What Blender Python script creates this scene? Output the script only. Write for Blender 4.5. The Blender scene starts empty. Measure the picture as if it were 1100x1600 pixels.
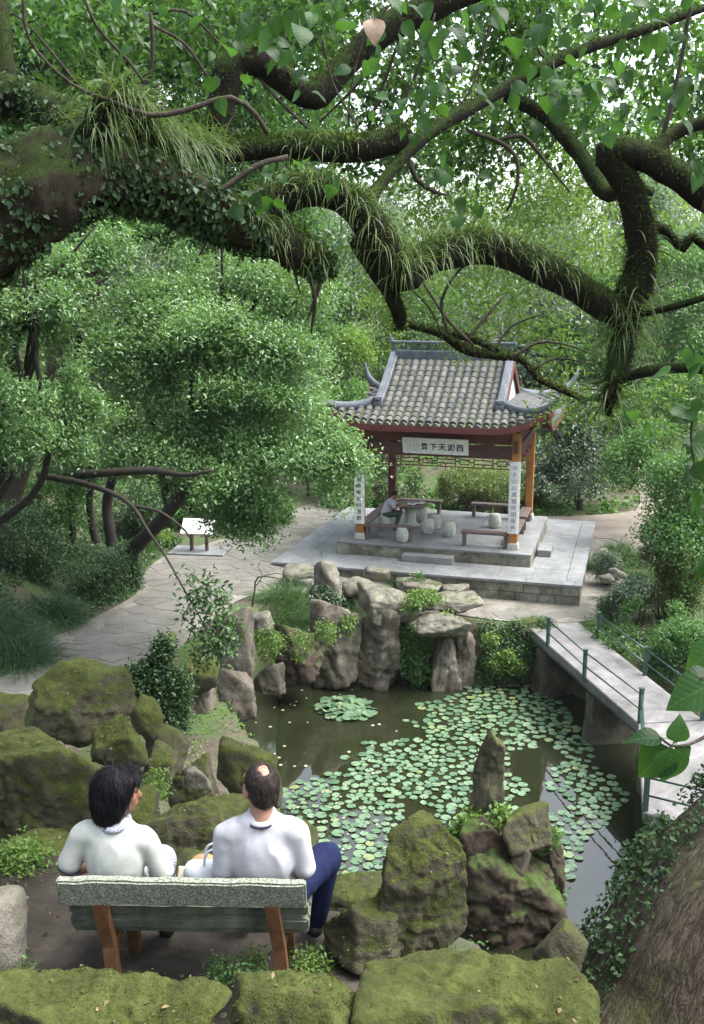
import bpy, bmesh, math, random
import numpy as np
from mathutils import Vector, Matrix

# ------------------------------------------------------------------ camera, sky, sun, exposure
SC = bpy.context.scene
COL = SC.collection
PITCH = math.radians(12.6)
FPX = 1570.0                      # focal length in photograph pixels (1100 x 1600)
CAMZ = 10.0
cam_d = bpy.data.cameras.new('camera')
cam_d.sensor_fit = 'VERTICAL'
cam_d.sensor_height = 24.0
cam_d.lens = 24.0 * FPX / 1600.0
cam_d.clip_start = 0.05
cam_d.clip_end = 600.0
cam = bpy.data.objects.new('camera', cam_d)
COL.objects.link(cam)
cam.location = (0, 0, CAMZ)
cam.rotation_euler = (math.radians(90) - PITCH, 0, 0)
SC.camera = cam

SUN_EL, SUN_AZ = math.radians(60), math.radians(88)      # azimuth clockwise from +Y
world = bpy.data.worlds.new('World')
SC.world = world
world.use_nodes = True
wn = world.node_tree
for n_ in list(wn.nodes):
    wn.nodes.remove(n_)
w_out = wn.nodes.new('ShaderNodeOutputWorld')
w_bg = wn.nodes.new('ShaderNodeBackground')
w_sky = wn.nodes.new('ShaderNodeTexSky')
w_sky.sky_type = 'NISHITA'
w_sky.sun_disc = False
w_sky.sun_elevation = SUN_EL
w_sky.sun_rotation = SUN_AZ
w_sky.air_density = 1.0
w_sky.dust_density = 4.0
w_sky.ozone_density = 0.6
w_bg.inputs['Strength'].default_value = 0.15
w_sat = wn.nodes.new('ShaderNodeHueSaturation')          # thin bright overcast: the blue is veiled
w_sat.inputs['Saturation'].default_value = 0.5
wn.links.new(w_sky.outputs[0], w_sat.inputs['Color'])
wn.links.new(w_sat.outputs[0], w_bg.inputs['Color'])
wn.links.new(w_bg.outputs[0], w_out.inputs['Surface'])
sun_d = bpy.data.lights.new('sun', 'SUN')
sun_d.energy = 1.5
sun_d.angle = math.radians(40)
sun_d.color = (1.0, 0.98, 0.94)
sun = bpy.data.objects.new('sun', sun_d)
COL.objects.link(sun)
sun.rotation_euler = (math.radians(90) - SUN_EL, 0, math.pi - SUN_AZ)
SC.view_settings.view_transform = 'Standard'
SC.view_settings.look = 'None'
SC.view_settings.gamma = 1.0
SC.view_settings.use_curve_mapping = False
SC.view_settings.exposure = 2.05
SC.cycles.max_bounces = 6
SC.cycles.diffuse_bounces = 4
SC.cycles.glossy_bounces = 3
SC.cycles.transmission_bounces = 4
SC.cycles.caustics_reflective = False
SC.cycles.caustics_refractive = False

# ------------------------------------------------------------------ measuring: photograph pixel -> point of the place
CT, ST = math.cos(PITCH), math.sin(PITCH)
def ray(px, py):
    dx, dy = (px - 550) / FPX, (800 - py) / FPX
    return np.array([dx, CT + dy * ST, -ST + dy * CT])
def G(px, py, z=0.0):
    r = ray(px, py)
    t = (z - CAMZ) / r[2]
    return np.array([r[0] * t, r[1] * t, z])
def A(px, py, Y):
    r = ray(px, py)
    t = Y / r[1]
    return np.array([r[0] * t, Y, CAMZ + r[2] * t])
def MPP(px, py, Y):                # metres per photograph pixel at that point
    return Y / ray(px, py)[1] / FPX

# ------------------------------------------------------------------ noise
def _hash(ix, iy, iz, seed):
    h = (ix * 374761393 + iy * 668265263 + iz * 2147483647 + seed * 974634777) & 0xFFFFFFFF
    h = ((h ^ (h >> 13)) * 1274126177) & 0xFFFFFFFF
    h = ((h ^ (h >> 15)) * 2246822519) & 0xFFFFFFFF
    return ((h ^ (h >> 16)) & 0xFFFF) / 32767.5 - 1.0
def vnoise(p, seed=0):
    p = np.asarray(p, float)
    i = np.floor(p).astype(np.int64)
    f = p - i
    f = f * f * (3 - 2 * f)
    out = 0
    for a in (0, 1):
        wx = f[:, 0] if a else 1 - f[:, 0]
        for b in (0, 1):
            wy = f[:, 1] if b else 1 - f[:, 1]
            for c in (0, 1):
                wz = f[:, 2] if c else 1 - f[:, 2]
                out = out + wx * wy * wz * _hash(i[:, 0] + a, i[:, 1] + b, i[:, 2] + c, seed)
    return out
def fbm(p, seed=0, octs=4, gain=0.5):
    p = np.asarray(p, float)
    s, amp, tot = 0, 1.0, 0
    for k in range(octs):
        s = s + amp * vnoise(p * (2.03 ** k) + 17.3 * k, seed + k)
        tot += amp
        amp *= gain
    return s / tot
def sstep(a, b, x):
    t = np.clip((np.asarray(x, float) - a) / (b - a), 0, 1)
    return t * t * (3 - 2 * t)

# ------------------------------------------------------------------ materials
MATS = {}
class NT:
    def __init__(s, name):
        s.m = bpy.data.materials.new(name)
        s.m.use_nodes = True
        s.t = s.m.node_tree
        s.b = s.t.nodes['Principled BSDF']
        s.out = s.t.nodes['Material Output']
        MATS[name] = s.m
    def n(s, kind, **kw):
        nd = s.t.nodes.new(kind)
        for k, v in kw.items():
            if k.startswith('i_'):
                nd.inputs[k[2:].replace('_', ' ')].default_value = v
            else:
                setattr(nd, k, v)
        return nd
    def l(s, a, b):
        s.t.links.new(a, b)
    def coord(s, what='Object'):
        return s.n('ShaderNodeTexCoord').outputs[what]
    def noise(s, scale, detail=5, rough=0.6, co=None, dist=0.0):
        nd = s.n('ShaderNodeTexNoise')
        nd.inputs['Scale'].default_value = scale
        nd.inputs['Detail'].default_value = detail
        nd.inputs['Roughness'].default_value = rough
        nd.inputs['Distortion'].default_value = dist
        s.l(co if co is not None else s.coord(), nd.inputs['Vector'])
        return nd.outputs['Fac']
    def ramp(s, fac, stops):
        nd = s.n('ShaderNodeValToRGB')
        el = nd.color_ramp.elements
        while len(el) < len(stops):
            el.new(0.5)
        for e, (p, c) in zip(el, stops):
            e.position = p
            e.color = (c[0], c[1], c[2], 1) if len(c) == 3 else c
        s.l(fac, nd.inputs[0])
        return nd.outputs[0]
    def mix(s, fac, a, b, mode='MIX'):
        nd = s.n('ShaderNodeMix', data_type='RGBA', blend_type=mode)
        if hasattr(fac, 'links'): s.l(fac, nd.inputs[0])
        else: nd.inputs[0].default_value = fac
        for v, k in ((a, 6), (b, 7)):
            if hasattr(v, 'links'): s.l(v, nd.inputs[k])
            else: nd.inputs[k].default_value = (v[0], v[1], v[2], 1)
        return nd.outputs[2]
    def math(s, op, a, b=None, clamp=False):
        nd = s.n('ShaderNodeMath', operation=op, use_clamp=clamp)
        for v, k in ((a, 0), (b, 1)):
            if v is None: continue
            if hasattr(v, 'links'): s.l(v, nd.inputs[k])
            else: nd.inputs[k].default_value = v
        return nd.outputs[0]
    def bump(s, h, strength=0.4, dist=0.02):
        nd = s.n('ShaderNodeBump')
        nd.inputs['Strength'].default_value = strength
        nd.inputs['Distance'].default_value = dist
        s.l(h, nd.inputs['Height'])
        s.l(nd.outputs[0], s.b.inputs['Normal'])
        return nd
    def up(s):
        g = s.n('ShaderNodeNewGeometry')
        sp = s.n('ShaderNodeSeparateXYZ')
        s.l(g.outputs['Normal'], sp.inputs[0])
        return sp.outputs[2]
    def island(s):
        return s.n('ShaderNodeNewGeometry').outputs['Random Per Island']

def plain(name, stops, scale=8, rough=0.8, bump=0.3, bdist=0.01, spec=0.3, detail=6, bscale=None):
    t = NT(name)
    f = t.noise(scale, detail, 0.65)
    t.l(t.ramp(f, stops), t.b.inputs['Base Color'])
    t.b.inputs['Roughness'].default_value = rough
    t.b.inputs['Specular IOR Level'].default_value = spec
    if bump:
        t.bump(t.noise(bscale or scale * 4, 6, 0.7), bump, bdist)
    return t.m

def stain(m, scale=0.6, lo=0.62, hi=1.15, seed=0.0):
    """weathering: large soft blotches and small specks multiplied into a material's own colour"""
    t = m.node_tree; b = t.nodes['Principled BSDF']; src = b.inputs['Base Color'].links[0].from_socket
    co = t.nodes.new('ShaderNodeTexCoord'); res = src
    for sc, a, c, f in ((scale, lo, hi, 1.0), (scale * 9, 0.72, 1.12, 0.7)):
        nz = t.nodes.new('ShaderNodeTexNoise'); nz.inputs['Scale'].default_value = sc; nz.inputs['Detail'].default_value = 7; nz.inputs['Roughness'].default_value = 0.72; nz.inputs['Distortion'].default_value = 0.7
        t.links.new(co.outputs['Object'], nz.inputs['Vector'])
        rp = t.nodes.new('ShaderNodeValToRGB'); rp.color_ramp.elements[0].position = 0.38; rp.color_ramp.elements[1].position = 0.66
        rp.color_ramp.elements[0].color = (a, a, a * 0.95, 1); rp.color_ramp.elements[1].color = (c, c, c, 1)
        t.links.new(nz.outputs['Fac'], rp.inputs[0])
        mx = t.nodes.new('ShaderNodeMix'); mx.data_type = 'RGBA'; mx.blend_type = 'MULTIPLY'; mx.inputs[0].default_value = f
        t.links.new(res, mx.inputs[6]); t.links.new(rp.outputs[0], mx.inputs[7]); res = mx.outputs[2]
    t.links.new(res, b.inputs['Base Color'])
def leafmat(name, dark, mid, light, trans=0.35, rough=0.42, spec=0.5):
    t = NT(name)
    big = t.noise(0.5, 3, 0.5)
    r = t.math('ADD', t.math('MULTIPLY', t.island(), 0.75), t.math('MULTIPLY', t.math('SUBTRACT', big, 0.37), 1.0), True)
    c = t.ramp(r, [(0.05, dark), (0.5, mid), (0.97, light)])
    t.l(c, t.b.inputs['Base Color'])
    t.b.inputs['Roughness'].default_value = rough
    t.b.inputs['Specular IOR Level'].default_value = spec
    tr = t.n('ShaderNodeBsdfTranslucent')
    t.l(t.mix(0.6, c, (light[0] * 1.2, light[1] * 1.25, light[2] * 0.6)), tr.inputs['Color'])
    mx = t.n('ShaderNodeMixShader')
    mx.inputs[0].default_value = trans
    t.l(t.b.outputs[0], mx.inputs[1])
    t.l(tr.outputs[0], mx.inputs[2])
    t.l(mx.outputs[0], t.out.inputs['Surface'])
    return t.m

def rockmat(name, stone, moss, amount, scale=1.0, crack=False):
    """stone = three colours, moss = two colours; moss settles on the faces that look up, broken by noise."""
    t = NT(name)
    co = t.coord()
    f1 = t.noise(2.2 * scale, 8, 0.65, co)
    f2 = t.noise(14 * scale, 8, 0.7, co)
    f3 = t.noise(60 * scale, 4, 0.7, co)
    st = t.ramp(f1, [(0.3, stone[0]), (0.52, stone[1]), (0.72, stone[2])])
    st = t.mix(0.55, st, t.ramp(f2, [(0.3, (0.35, 0.33, 0.3)), (0.7, (1.25, 1.2, 1.15))]), 'MULTIPLY')
    ms = t.ramp(t.math('ADD', t.math('MULTIPLY', f2, 0.6), t.math('MULTIPLY', f3, 0.4)), [(0.32, moss[0]), (0.66, moss[1])])
    u = t.math('MULTIPLY_ADD', t.up(), 0.5)
    u.node.inputs[2].default_value = amount
    w = t.math('ADD', u, t.math('MULTIPLY', t.math('SUBTRACT', f1, 0.5), 1.6))
    w = t.math('ADD', w, t.math('MULTIPLY', t.math('SUBTRACT', f2, 0.5), 1.1))
    mr = t.n('ShaderNodeMapRange', interpolation_type='SMOOTHSTEP')
    mr.inputs[1].default_value = 0.36
    mr.inputs[2].default_value = 0.64
    t.l(w, mr.inputs[0])
    stain = t.ramp(t.noise(1.1 * scale, 6, 0.7, co, 0.8), [(0.36, (0.42, 0.42, 0.38)), (0.52, (0.95, 0.95, 0.92)), (0.7, (1.2, 1.18, 1.12))])
    t.l(t.mix(0.85, t.mix(mr.outputs[0], st, ms), stain, 'MULTIPLY'), t.b.inputs['Base Color'])
    t.b.inputs['Roughness'].default_value = 0.92
    t.b.inputs['Specular IOR Level'].default_value = 0.2
    h = t.math('ADD', t.math('MULTIPLY', f2, 1.0), t.math('MULTIPLY', f3, 0.45))
    if crack:
        v = t.n('ShaderNodeTexVoronoi', feature='DISTANCE_TO_EDGE')
        v.inputs['Scale'].default_value = 3.2 * scale
        wv = t.n('ShaderNodeVectorMath', operation='MULTIPLY_ADD')
        nz = t.n('ShaderNodeTexNoise')
        nz.inputs['Scale'].default_value = 3 * scale
        nz.inputs['Detail'].default_value = 4
        t.l(co, nz.inputs['Vector'])
        t.l(nz.outputs['Color'], wv.inputs[0])
        wv.inputs[1].default_value = (0.6, 0.6, 0.6)
        t.l(co, wv.inputs[2])
        t.l(wv.outputs[0], v.inputs['Vector'])
        h = t.math('ADD', h, t.math('MULTIPLY', t.math('MINIMUM', v.outputs['Distance'], 0.05), 9.0))
    t.bump(h, 0.9, 0.045 / scale)
    return t.m

# ------------------------------------------------------------------ meshes
def link(name, me, mat=None, parent=None, smooth=False):
    o = bpy.data.objects.new(name, me)
    COL.objects.link(o)
    if mat is not None:
        me.materials.append(mat)
    if parent is not None:
        o.parent = parent
    if smooth:
        me.polygons.foreach_set('use_smooth', np.ones(len(me.polygons), bool))
    return o
def pydata(name, v, f, mat=None, parent=None, smooth=False):
    me = bpy.data.meshes.new(name)
    me.from_pydata([tuple(map(float, q)) for q in v], [], [tuple(map(int, q)) for q in f])
    me.update()
    return link(name, me, mat, parent, smooth)
def quickmesh(name, v, f):
    """numpy verts (N,3), faces (M,k) all with k corners"""
    me = bpy.data.meshes.new(name)
    v = np.ascontiguousarray(v, np.float32)
    f = np.ascontiguousarray(f, np.int32)
    k = f.shape[1]
    me.vertices.add(len(v))
    me.vertices.foreach_set('co', v.ravel())
    me.loops.add(f.size)
    me.loops.foreach_set('vertex_index', f.ravel())
    me.polygons.add(len(f))
    me.polygons.foreach_set('loop_start', np.arange(0, f.size, k, dtype=np.int32))
    me.update(calc_edges=True)
    me.validate()
    return me
def numpy_obj(name, v, f, mat=None, parent=None, smooth=False):
    return link(name, quickmesh(name, v, f), mat, parent, smooth)

class MB:
    def __init__(s):
        s.v, s.f = [], []
    def add(s, v, f):
        b = len(s.v)
        s.v += [tuple(map(float, q)) for q in v]
        s.f += [tuple(int(i) + b for i in q) for q in f]
        return s
    def box(s, c, size, rz=0.0, rx=0.0, ry=0.0, taper=1.0, ch=0.0):
        hx, hy, hz = size[0] / 2, size[1] / 2, size[2] / 2
        R = Matrix.Rotation(rz, 3, 'Z') @ Matrix.Rotation(ry, 3, 'Y') @ Matrix.Rotation(rx, 3, 'X')
        ch = min(ch, hx * 0.9, hy * 0.9, hz * 0.9)
        if ch <= 0:
            pts = [(sx * hx * (taper if sz > 0 else 1), sy * hy * (taper if sz > 0 else 1), sz * hz) for sz in (-1, 1) for sy in (-1, 1) for sx in (-1, 1)]
            fs = [(0, 2, 3, 1), (4, 5, 7, 6), (0, 1, 5, 4), (2, 6, 7, 3), (0, 4, 6, 2), (1, 3, 7, 5)]
            s.add([R @ Vector(p) + Vector(c) for p in pts], fs)
        else:
            bm = bmesh.new()
            bmesh.ops.create_cube(bm, size=1.0)
            for w in bm.verts:
                k = taper if w.co.z > 0 else 1
                w.co = Vector((w.co.x * 2 * hx * k, w.co.y * 2 * hy * k, w.co.z * 2 * hz))
            bmesh.ops.bevel(bm, geom=list(bm.edges), offset=ch, segments=2, affect='EDGES', profile=0.6)
            bm.verts.index_update()
            s.add([R @ w.co + Vector(c) for w in bm.verts], [[w.index for w in fc.verts] for fc in bm.faces])
            bm.free()
        return s
    def lathe(s, c, prof, n=20):
        v, f = [], []
        for r, z in prof:
            for k in range(n):
                a = 2 * math.pi * k / n
                v.append((c[0] + r * math.cos(a), c[1] + r * math.sin(a), c[2] + z))
        for i in range(len(prof) - 1):
            for k in range(n):
                f.append((i * n + k, i * n + (k + 1) % n, (i + 1) * n + (k + 1) % n, (i + 1) * n + k))
        f.append(tuple(range(n - 1, -1, -1)))
        f.append(tuple((len(prof) - 1) * n + k for k in range(n)))
        return s.add(v, f)
    def tube(s, pts, rad, n=8):
        v, f = tube_arrays(pts, rad, n)
        return s.add(v, f)
    def sweep(s, pts, prof, scales=None, upv=(0, 0, 1)):
        """prof: (side, up) pairs swept along pts"""
        pts = [Vector(p) for p in pts]
        n = len(prof)
        v, f = [], []
        for i, p in enumerate(pts):
            t = (pts[min(i + 1, len(pts) - 1)] - pts[max(i - 1, 0)]).normalized()
            side = t.cross(Vector(upv)).normalized()
            up = side.cross(t).normalized()
            k = 1 if scales is None else scales[i]
            v += [p + side * a * k + up * b * k for a, b in prof]
        for i in range(len(pts) - 1):
            for k in range(n):
                f.append((i * n + k, i * n + (k + 1) % n, (i + 1) * n + (k + 1) % n, (i + 1) * n + k))
        f.append(tuple(range(n - 1, -1, -1)))
        f.append(tuple((len(pts) - 1) * n + k for k in range(n)))
        return s.add(v, f)
    def build(s, name, mat=None, parent=None, smooth=False):
        return pydata(name, s.v, s.f, mat, parent, smooth)

def resample(pts, rad, step):
    """Catmull-Rom through the points"""
    P = np.asarray(pts, float)
    R = np.asarray(rad, float)
    Q = np.vstack([2 * P[0] - P[1], P, 2 * P[-1] - P[-2]])
    op, orr = [], []
    for i in range(len(P) - 1):
        p0, p1, p2, p3 = Q[i], Q[i + 1], Q[i + 2], Q[i + 3]
        n = max(2, int(np.linalg.norm(p2 - p1) / step))
        for k in range(n):
            t = k / n
            op.append(0.5 * (2 * p1 + (p2 - p0) * t + (2 * p0 - 5 * p1 + 4 * p2 - p3) * t * t + (3 * p1 - p0 - 3 * p2 + p3) * t ** 3))
            orr.append(R[i] + (R[i + 1] - R[i]) * (t * t * (3 - 2 * t)))
    op.append(P[-1]); orr.append(R[-1])
    return np.array(op), np.array(orr)
def frames(P):
    T = np.gradient(P, axis=0)
    T /= np.linalg.norm(T, axis=1)[:, None] + 1e-9
    ref = np.array([0.13, 0.2, 1.0]) if abs(T[0][2]) < 0.9 else np.array([1.0, 0.1, 0.0])
    N = np.zeros_like(P)
    nrm = ref - T[0] * ref.dot(T[0])
    nrm /= np.linalg.norm(nrm)
    for i in range(len(P)):
        nrm = nrm - T[i] * nrm.dot(T[i])
        nrm /= np.linalg.norm(nrm) + 1e-9
        N[i] = nrm
    return T, N, np.cross(T, N)
def tube_arrays(pts, rad, n=8, seed=None, amp=0.0, freq=4.0):
    P, R = np.asarray(pts, float), np.asarray(rad, float)
    T, N, B = frames(P)
    a = np.linspace(0, 2 * np.pi, n, endpoint=False)
    off = N[:, None] * np.cos(a)[None, :, None] + B[:, None] * np.sin(a)[None, :, None]
    V = P[:, None] + off * R[:, None, None]
    V = V.reshape(-1, 3)
    if amp:
        d = fbm(V * freq, seed or 0, 4, 0.55) + 0.35 * fbm(V * freq * 5, (seed or 0) + 9, 3, 0.6)
        V = V + (off.reshape(-1, 3)) * (d * amp * np.repeat(R, n))[:, None]
    f = []
    for i in range(len(P) - 1):
        for k in range(n):
            f.append((i * n + k, i * n + (k + 1) % n, (i + 1) * n + (k + 1) % n, (i + 1) * n + k))
    f.append(tuple(range(n - 1, -1, -1)))
    f.append(tuple((len(P) - 1) * n + k for k in range(n)))
    return V, f

# ------------------------------------------------------------------ naming
def tag(o, label=None, cat=None, group=None, kind=None):
    if label: o['label'] = label
    if cat: o['category'] = cat
    if group: o['group'] = group
    if kind: o['kind'] = kind
    return o
def empty(name, loc=(0, 0, 0), rz=0.0, label=None, cat=None, group=None):
    o = bpy.data.objects.new(name, None)
    o.empty_display_size = 0.2
    COL.objects.link(o)
    o.location = [float(q) for q in loc]
    o.rotation_euler = (0, 0, rz)
    return tag(o, label, cat, group)
def dup(o, parent=None):
    c = o.copy()
    COL.objects.link(c)
    if parent is not None:
        c.parent = parent
        c.matrix_parent_inverse = o.matrix_parent_inverse.copy()
    for ch in list(o.children):
        dup(ch, c)
    return c
RNG = np.random.default_rng(7)
random.seed(7)

# ------------------------------------------------------------------ foliage
def unit(v):
    return v / (np.linalg.norm(v, axis=-1, keepdims=True) + 1e-9)
def leaves_arrays(pos, axis, nrm, length, width, fold=0.25, droop=0.15):
    """each leaf = 4 verts, 2 faces folded on the midrib; (N,3) inputs"""
    axis = unit(axis)
    side = unit(np.cross(axis, nrm))
    nn = np.cross(side, axis)
    L, W = length[:, None], width[:, None]
    base = pos
    tip = pos + axis * L - nn * L * droop
    a = pos + axis * L * 0.45 - side * W * 0.5 + nn * W * fold
    b = pos + axis * L * 0.45 + side * W * 0.5 + nn * W * fold
    V = np.stack([base, a, tip, b], 1).reshape(-1, 3)
    i = np.arange(len(pos)) * 4
    F = np.concatenate([np.stack([i, i + 2, i + 1], 1), np.stack([i, i + 3, i + 2], 1)])
    return V, F
def crown_points(clumps, n_twigs, per, spread, rng, gaps=0.9, thr=-0.12, inner=0.55, low=0.35):
    c = np.asarray(clumps, float)
    w = (c[:, 3] * c[:, 4] + c[:, 3] * c[:, 5]) ** 1.0
    k = rng.choice(len(c), n_twigs, p=w / w.sum())
    d = unit(rng.normal(size=(n_twigs, 3)))
    flip = (d[:, 2] < -0.1) & (rng.random(n_twigs) > low)
    d[flip, 2] *= -1
    r = inner + (1 - inner) * rng.random(n_twigs) ** 0.6
    bump_ = 1 + 0.28 * fbm(d * 2.2 + c[k][:, :3], 5, 3)
    tw = c[k, :3] + d * c[k, 3:6] * (r * bump_)[:, None]
    keep = fbm(tw * gaps, 3, 3) > thr
    tw, d = tw[keep], d[keep]
    m = len(tw)
    out = unit(d + np.array([0, 0, 0.25]))
    P = np.repeat(tw, per, 0) + rng.normal(size=(m * per, 3)) * spread
    D = np.repeat(out, per, 0)
    return P, D
def split(C, n=5, f=0.5, seed=0, flat=0.8):
    """break every clump of a crown into smaller lumps sitting on its upper surface"""
    rr = np.random.default_rng(seed); out = []
    for c in np.asarray(C):
        d = unit(rr.normal(size=(n, 3))); d[:, 2] = np.abs(d[:, 2]) * 0.9 - 0.25
        for q in d:
            k = f * rr.uniform(.75, 1.25)
            out.append((*(c[:3] + q * c[3:6] * 0.72), c[3] * k, c[4] * k, c[5] * k * flat))
    return np.array(out)
def crown(name, clumps, n_twigs, per, spread, leaf, mat, parent=None, seed=1, droop=0.35, aspect=0.5, up=0.9, **kw):
    rng = np.random.default_rng(seed)
    P, D = crown_points(clumps, n_twigs, per, spread, rng, **kw)
    n = len(P)
    ax = unit(D * 0.7 + rng.normal(size=(n, 3)) * 0.75 + np.array([0, 0, -droop]))
    nr = unit(D * 0.5 + np.array([0, 0, up]) + rng.normal(size=(n, 3)) * 0.45)
    L = leaf * rng.uniform(0.65, 1.25, n)
    V, F = leaves_arrays(P, ax, nr, L, L * aspect * rng.uniform(0.8, 1.2, n))
    return numpy_obj(name, V, F, mat, parent)
def blades_arrays(pos, dirn, length, width, rng, nseg=4, droop=1.0, curl=0.0):
    """grass / fern blades: tapering strips that leave pos along dirn and fall over"""
    n = len(pos)
    dirn = unit(dirn)
    side = unit(np.cross(dirn, rng.normal(size=(n, 3))))
    p = pos.copy()
    d = dirn.copy()
    rows = []
    for k in range(nseg + 1):
        wk = width * (1 - (k / nseg) ** 1.6) * 0.5 + 0.0004
        rows.append(np.stack([p - side * wk[:, None], p + side * wk[:, None]], 1))
        d = unit(d + np.array([0, 0, -1.0]) * (droop / nseg) + rng.normal(size=(n, 3)) * curl / nseg)
        p = p + d * (length / nseg)[:, None]
    V = np.stack(rows, 1).reshape(-1, 3)
    b = np.arange(n) * (nseg + 1) * 2
    F = np.concatenate([np.stack([b + 2 * k, b + 2 * k + 1, b + 2 * k + 3, b + 2 * k + 2], 1) for k in range(nseg)])
    return V, F
# ------------------------------------------------------------------ the palette
M_soil = plain('soil', [(0.3, (0.035, 0.028, 0.018)), (0.55, (0.075, 0.06, 0.04)), (0.75, (0.12, 0.1, 0.065))], 3, 0.95, 0.6, 0.02)
def ground_mat():
    t = NT('ground')
    f = t.noise(0.8, 6, 0.6); g = t.noise(9, 6, 0.7)
    soil = t.ramp(g, [(0.3, (0.03, 0.025, 0.016)), (0.7, (0.09, 0.075, 0.05))])
    moss = t.ramp(g, [(0.3, (0.02, 0.045, 0.01)), (0.7, (0.065, 0.11, 0.022))])
    w = t.n('ShaderNodeMapRange'); w.inputs[1].default_value = 0.42; w.inputs[2].default_value = 0.58
    t.l(f, w.inputs[0])
    t.l(t.mix(w.outputs[0], soil, moss), t.b.inputs['Base Color'])
    t.b.inputs['Roughness'].default_value = 0.95
    t.bump(g, 0.6, 0.03)
    return t.m
M_ground = ground_mat()
M_ledge = plain('trodden_earth', [(0.3, (0.022, 0.018, 0.014)), (0.5, (0.05, 0.042, 0.034)), (0.75, (0.09, 0.078, 0.065))], 2.5, 0.95, 0.7, 0.02)
M_bed = plain('path_mortar', [(0.3, (0.14, 0.13, 0.11)), (0.5, (0.2, 0.19, 0.165)), (0.72, (0.26, 0.25, 0.225))], 1.6, 0.92, 0.5, 0.01, bscale=25)
def flag_mat():
    t = NT('flagstone')
    r = t.island(); f = t.noise(1.1, 7, 0.65); g = t.noise(22, 5, 0.7)
    a = t.ramp(r, [(0.0, (0.11, 0.106, 0.094)), (0.5, (0.135, 0.131, 0.118)), (1.0, (0.16, 0.156, 0.143))])
    b = t.ramp(f, [(0.35, (0.6, 0.62, 0.55)), (0.62, (1.1, 1.08, 1.05))])
    c = t.mix(0.8, a, b, 'MULTIPLY')
    c = t.mix(0.5, c, t.ramp(g, [(0.3, (0.6, 0.6, 0.6)), (0.7, (1.2, 1.2, 1.2))]), 'MULTIPLY')
    mossy = t.n('ShaderNodeMapRange'); mossy.inputs[1].default_value = 0.6; mossy.inputs[2].default_value = 0.75
    t.l(t.noise(0.7, 6, 0.7), mossy.inputs[0])
    t.l(t.mix(t.math('MULTIPLY', mossy.outputs[0], 0.5), c, (0.12, 0.14, 0.06)), t.b.inputs['Base Color'])
    t.b.inputs['Roughness'].default_value = 0.85
    t.bump(g, 0.4, 0.01)
    return t.m
M_flag = flag_mat()
M_dirt = plain('dirt_track', [(0.3, (0.1, 0.085, 0.068)), (0.5, (0.15, 0.132, 0.108)), (0.72, (0.2, 0.18, 0.15))], 0.9, 0.95, 0.5, 0.02, bscale=12)
M_slab = plain('pale_slab', [(0.3, (0.15, 0.16, 0.17)), (0.5, (0.2, 0.21, 0.22)), (0.72, (0.245, 0.255, 0.26))], 1.3, 0.6, 0.25, 0.004, 0.45, bscale=30)
def wall_mat():
    t = NT('weathered_plinth')
    f = t.noise(1.8, 7, 0.7); g = t.noise(16, 6, 0.7)
    c = t.ramp(f, [(0.3, (0.07, 0.075, 0.05)), (0.48, (0.17, 0.165, 0.13)), (0.68, (0.3, 0.29, 0.25))])
    c = t.mix(0.6, c, t.ramp(g, [(0.3, (0.55, 0.55, 0.5)), (0.7, (1.2, 1.2, 1.2))]), 'MULTIPLY')
    t.l(c, t.b.inputs['Base Color']); t.b.inputs['Roughness'].default_value = 0.92
    t.bump(g, 0.5, 0.012)
    return t.m
M_plinth = wall_mat()
M_conc = plain('bridge_concrete', [(0.3, (0.13, 0.128, 0.13)), (0.5, (0.19, 0.187, 0.19)), (0.72, (0.245, 0.24, 0.245))], 1.2, 0.88, 0.35, 0.006, bscale=35)
M_concd = rockmat('mossy_concrete', [(0.06, 0.06, 0.05), (0.13, 0.125, 0.1), (0.22, 0.21, 0.18)], [(0.03, 0.05, 0.015), (0.08, 0.11, 0.03)], 0.1, 1.0, False)
stain(M_slab, 0.5, 0.7, 1.12); stain(M_conc, 0.55, 0.62, 1.12); stain(M_bed, 0.5); stain(M_ledge, 1.0, 0.5, 1.2)
def rail_mat():
    t = NT('green_rail_paint')
    c = t.ramp(t.noise(18, 5, 0.7), [(0.3, (0.012, 0.035, 0.03)), (0.7, (0.03, 0.07, 0.06))])
    t.l(c, t.b.inputs['Base Color']); t.b.inputs['Roughness'].default_value = 0.35
    t.b.inputs['Specular IOR Level'].default_value = 0.6
    t.bump(t.noise(60, 3), 0.15, 0.002)
    return t.m
M_rail = rail_mat()
def water_mat():
    t = NT('pond_water')
    t.b.inputs['Base Color'].default_value = (0.02, 0.024, 0.011, 1)
    t.b.inputs['Roughness'].default_value = 0.02
    t.b.inputs['IOR'].default_value = 1.7
    t.b.inputs['Specular IOR Level'].default_value = 0.5
    murk = t.ramp(t.noise(0.5, 4, 0.6), [(0.3, (0.011, 0.014, 0.006)), (0.7, (0.022, 0.026, 0.013))])
    t.l(murk, t.b.inputs['Base Color'])
    t.bump(t.noise(3.0, 3, 0.5), 0.06, 0.02)
    return t.m
M_water = water_mat()
STONE_G = [(0.055, 0.052, 0.036), (0.12, 0.112, 0.08), (0.22, 0.205, 0.155)]
STONE_P = [(0.075, 0.066, 0.054), (0.2, 0.178, 0.15), (0.38, 0.35, 0.31)]
MOSS_Y = [(0.026, 0.036, 0.009), (0.108, 0.128, 0.033)]
MOSS_G = [(0.022, 0.045, 0.012), (0.08, 0.12, 0.028)]
M_rock_moss = rockmat('mossy_rock', STONE_G, MOSS_Y, 0.4, 1.3)
M_rock_half = rockmat('half_mossy_rock', STONE_G, MOSS_Y, 0.2, 1.3)
M_rock_pale = rockmat('pale_pink_rock', STONE_P, MOSS_G, -0.12, 1.0)
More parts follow.
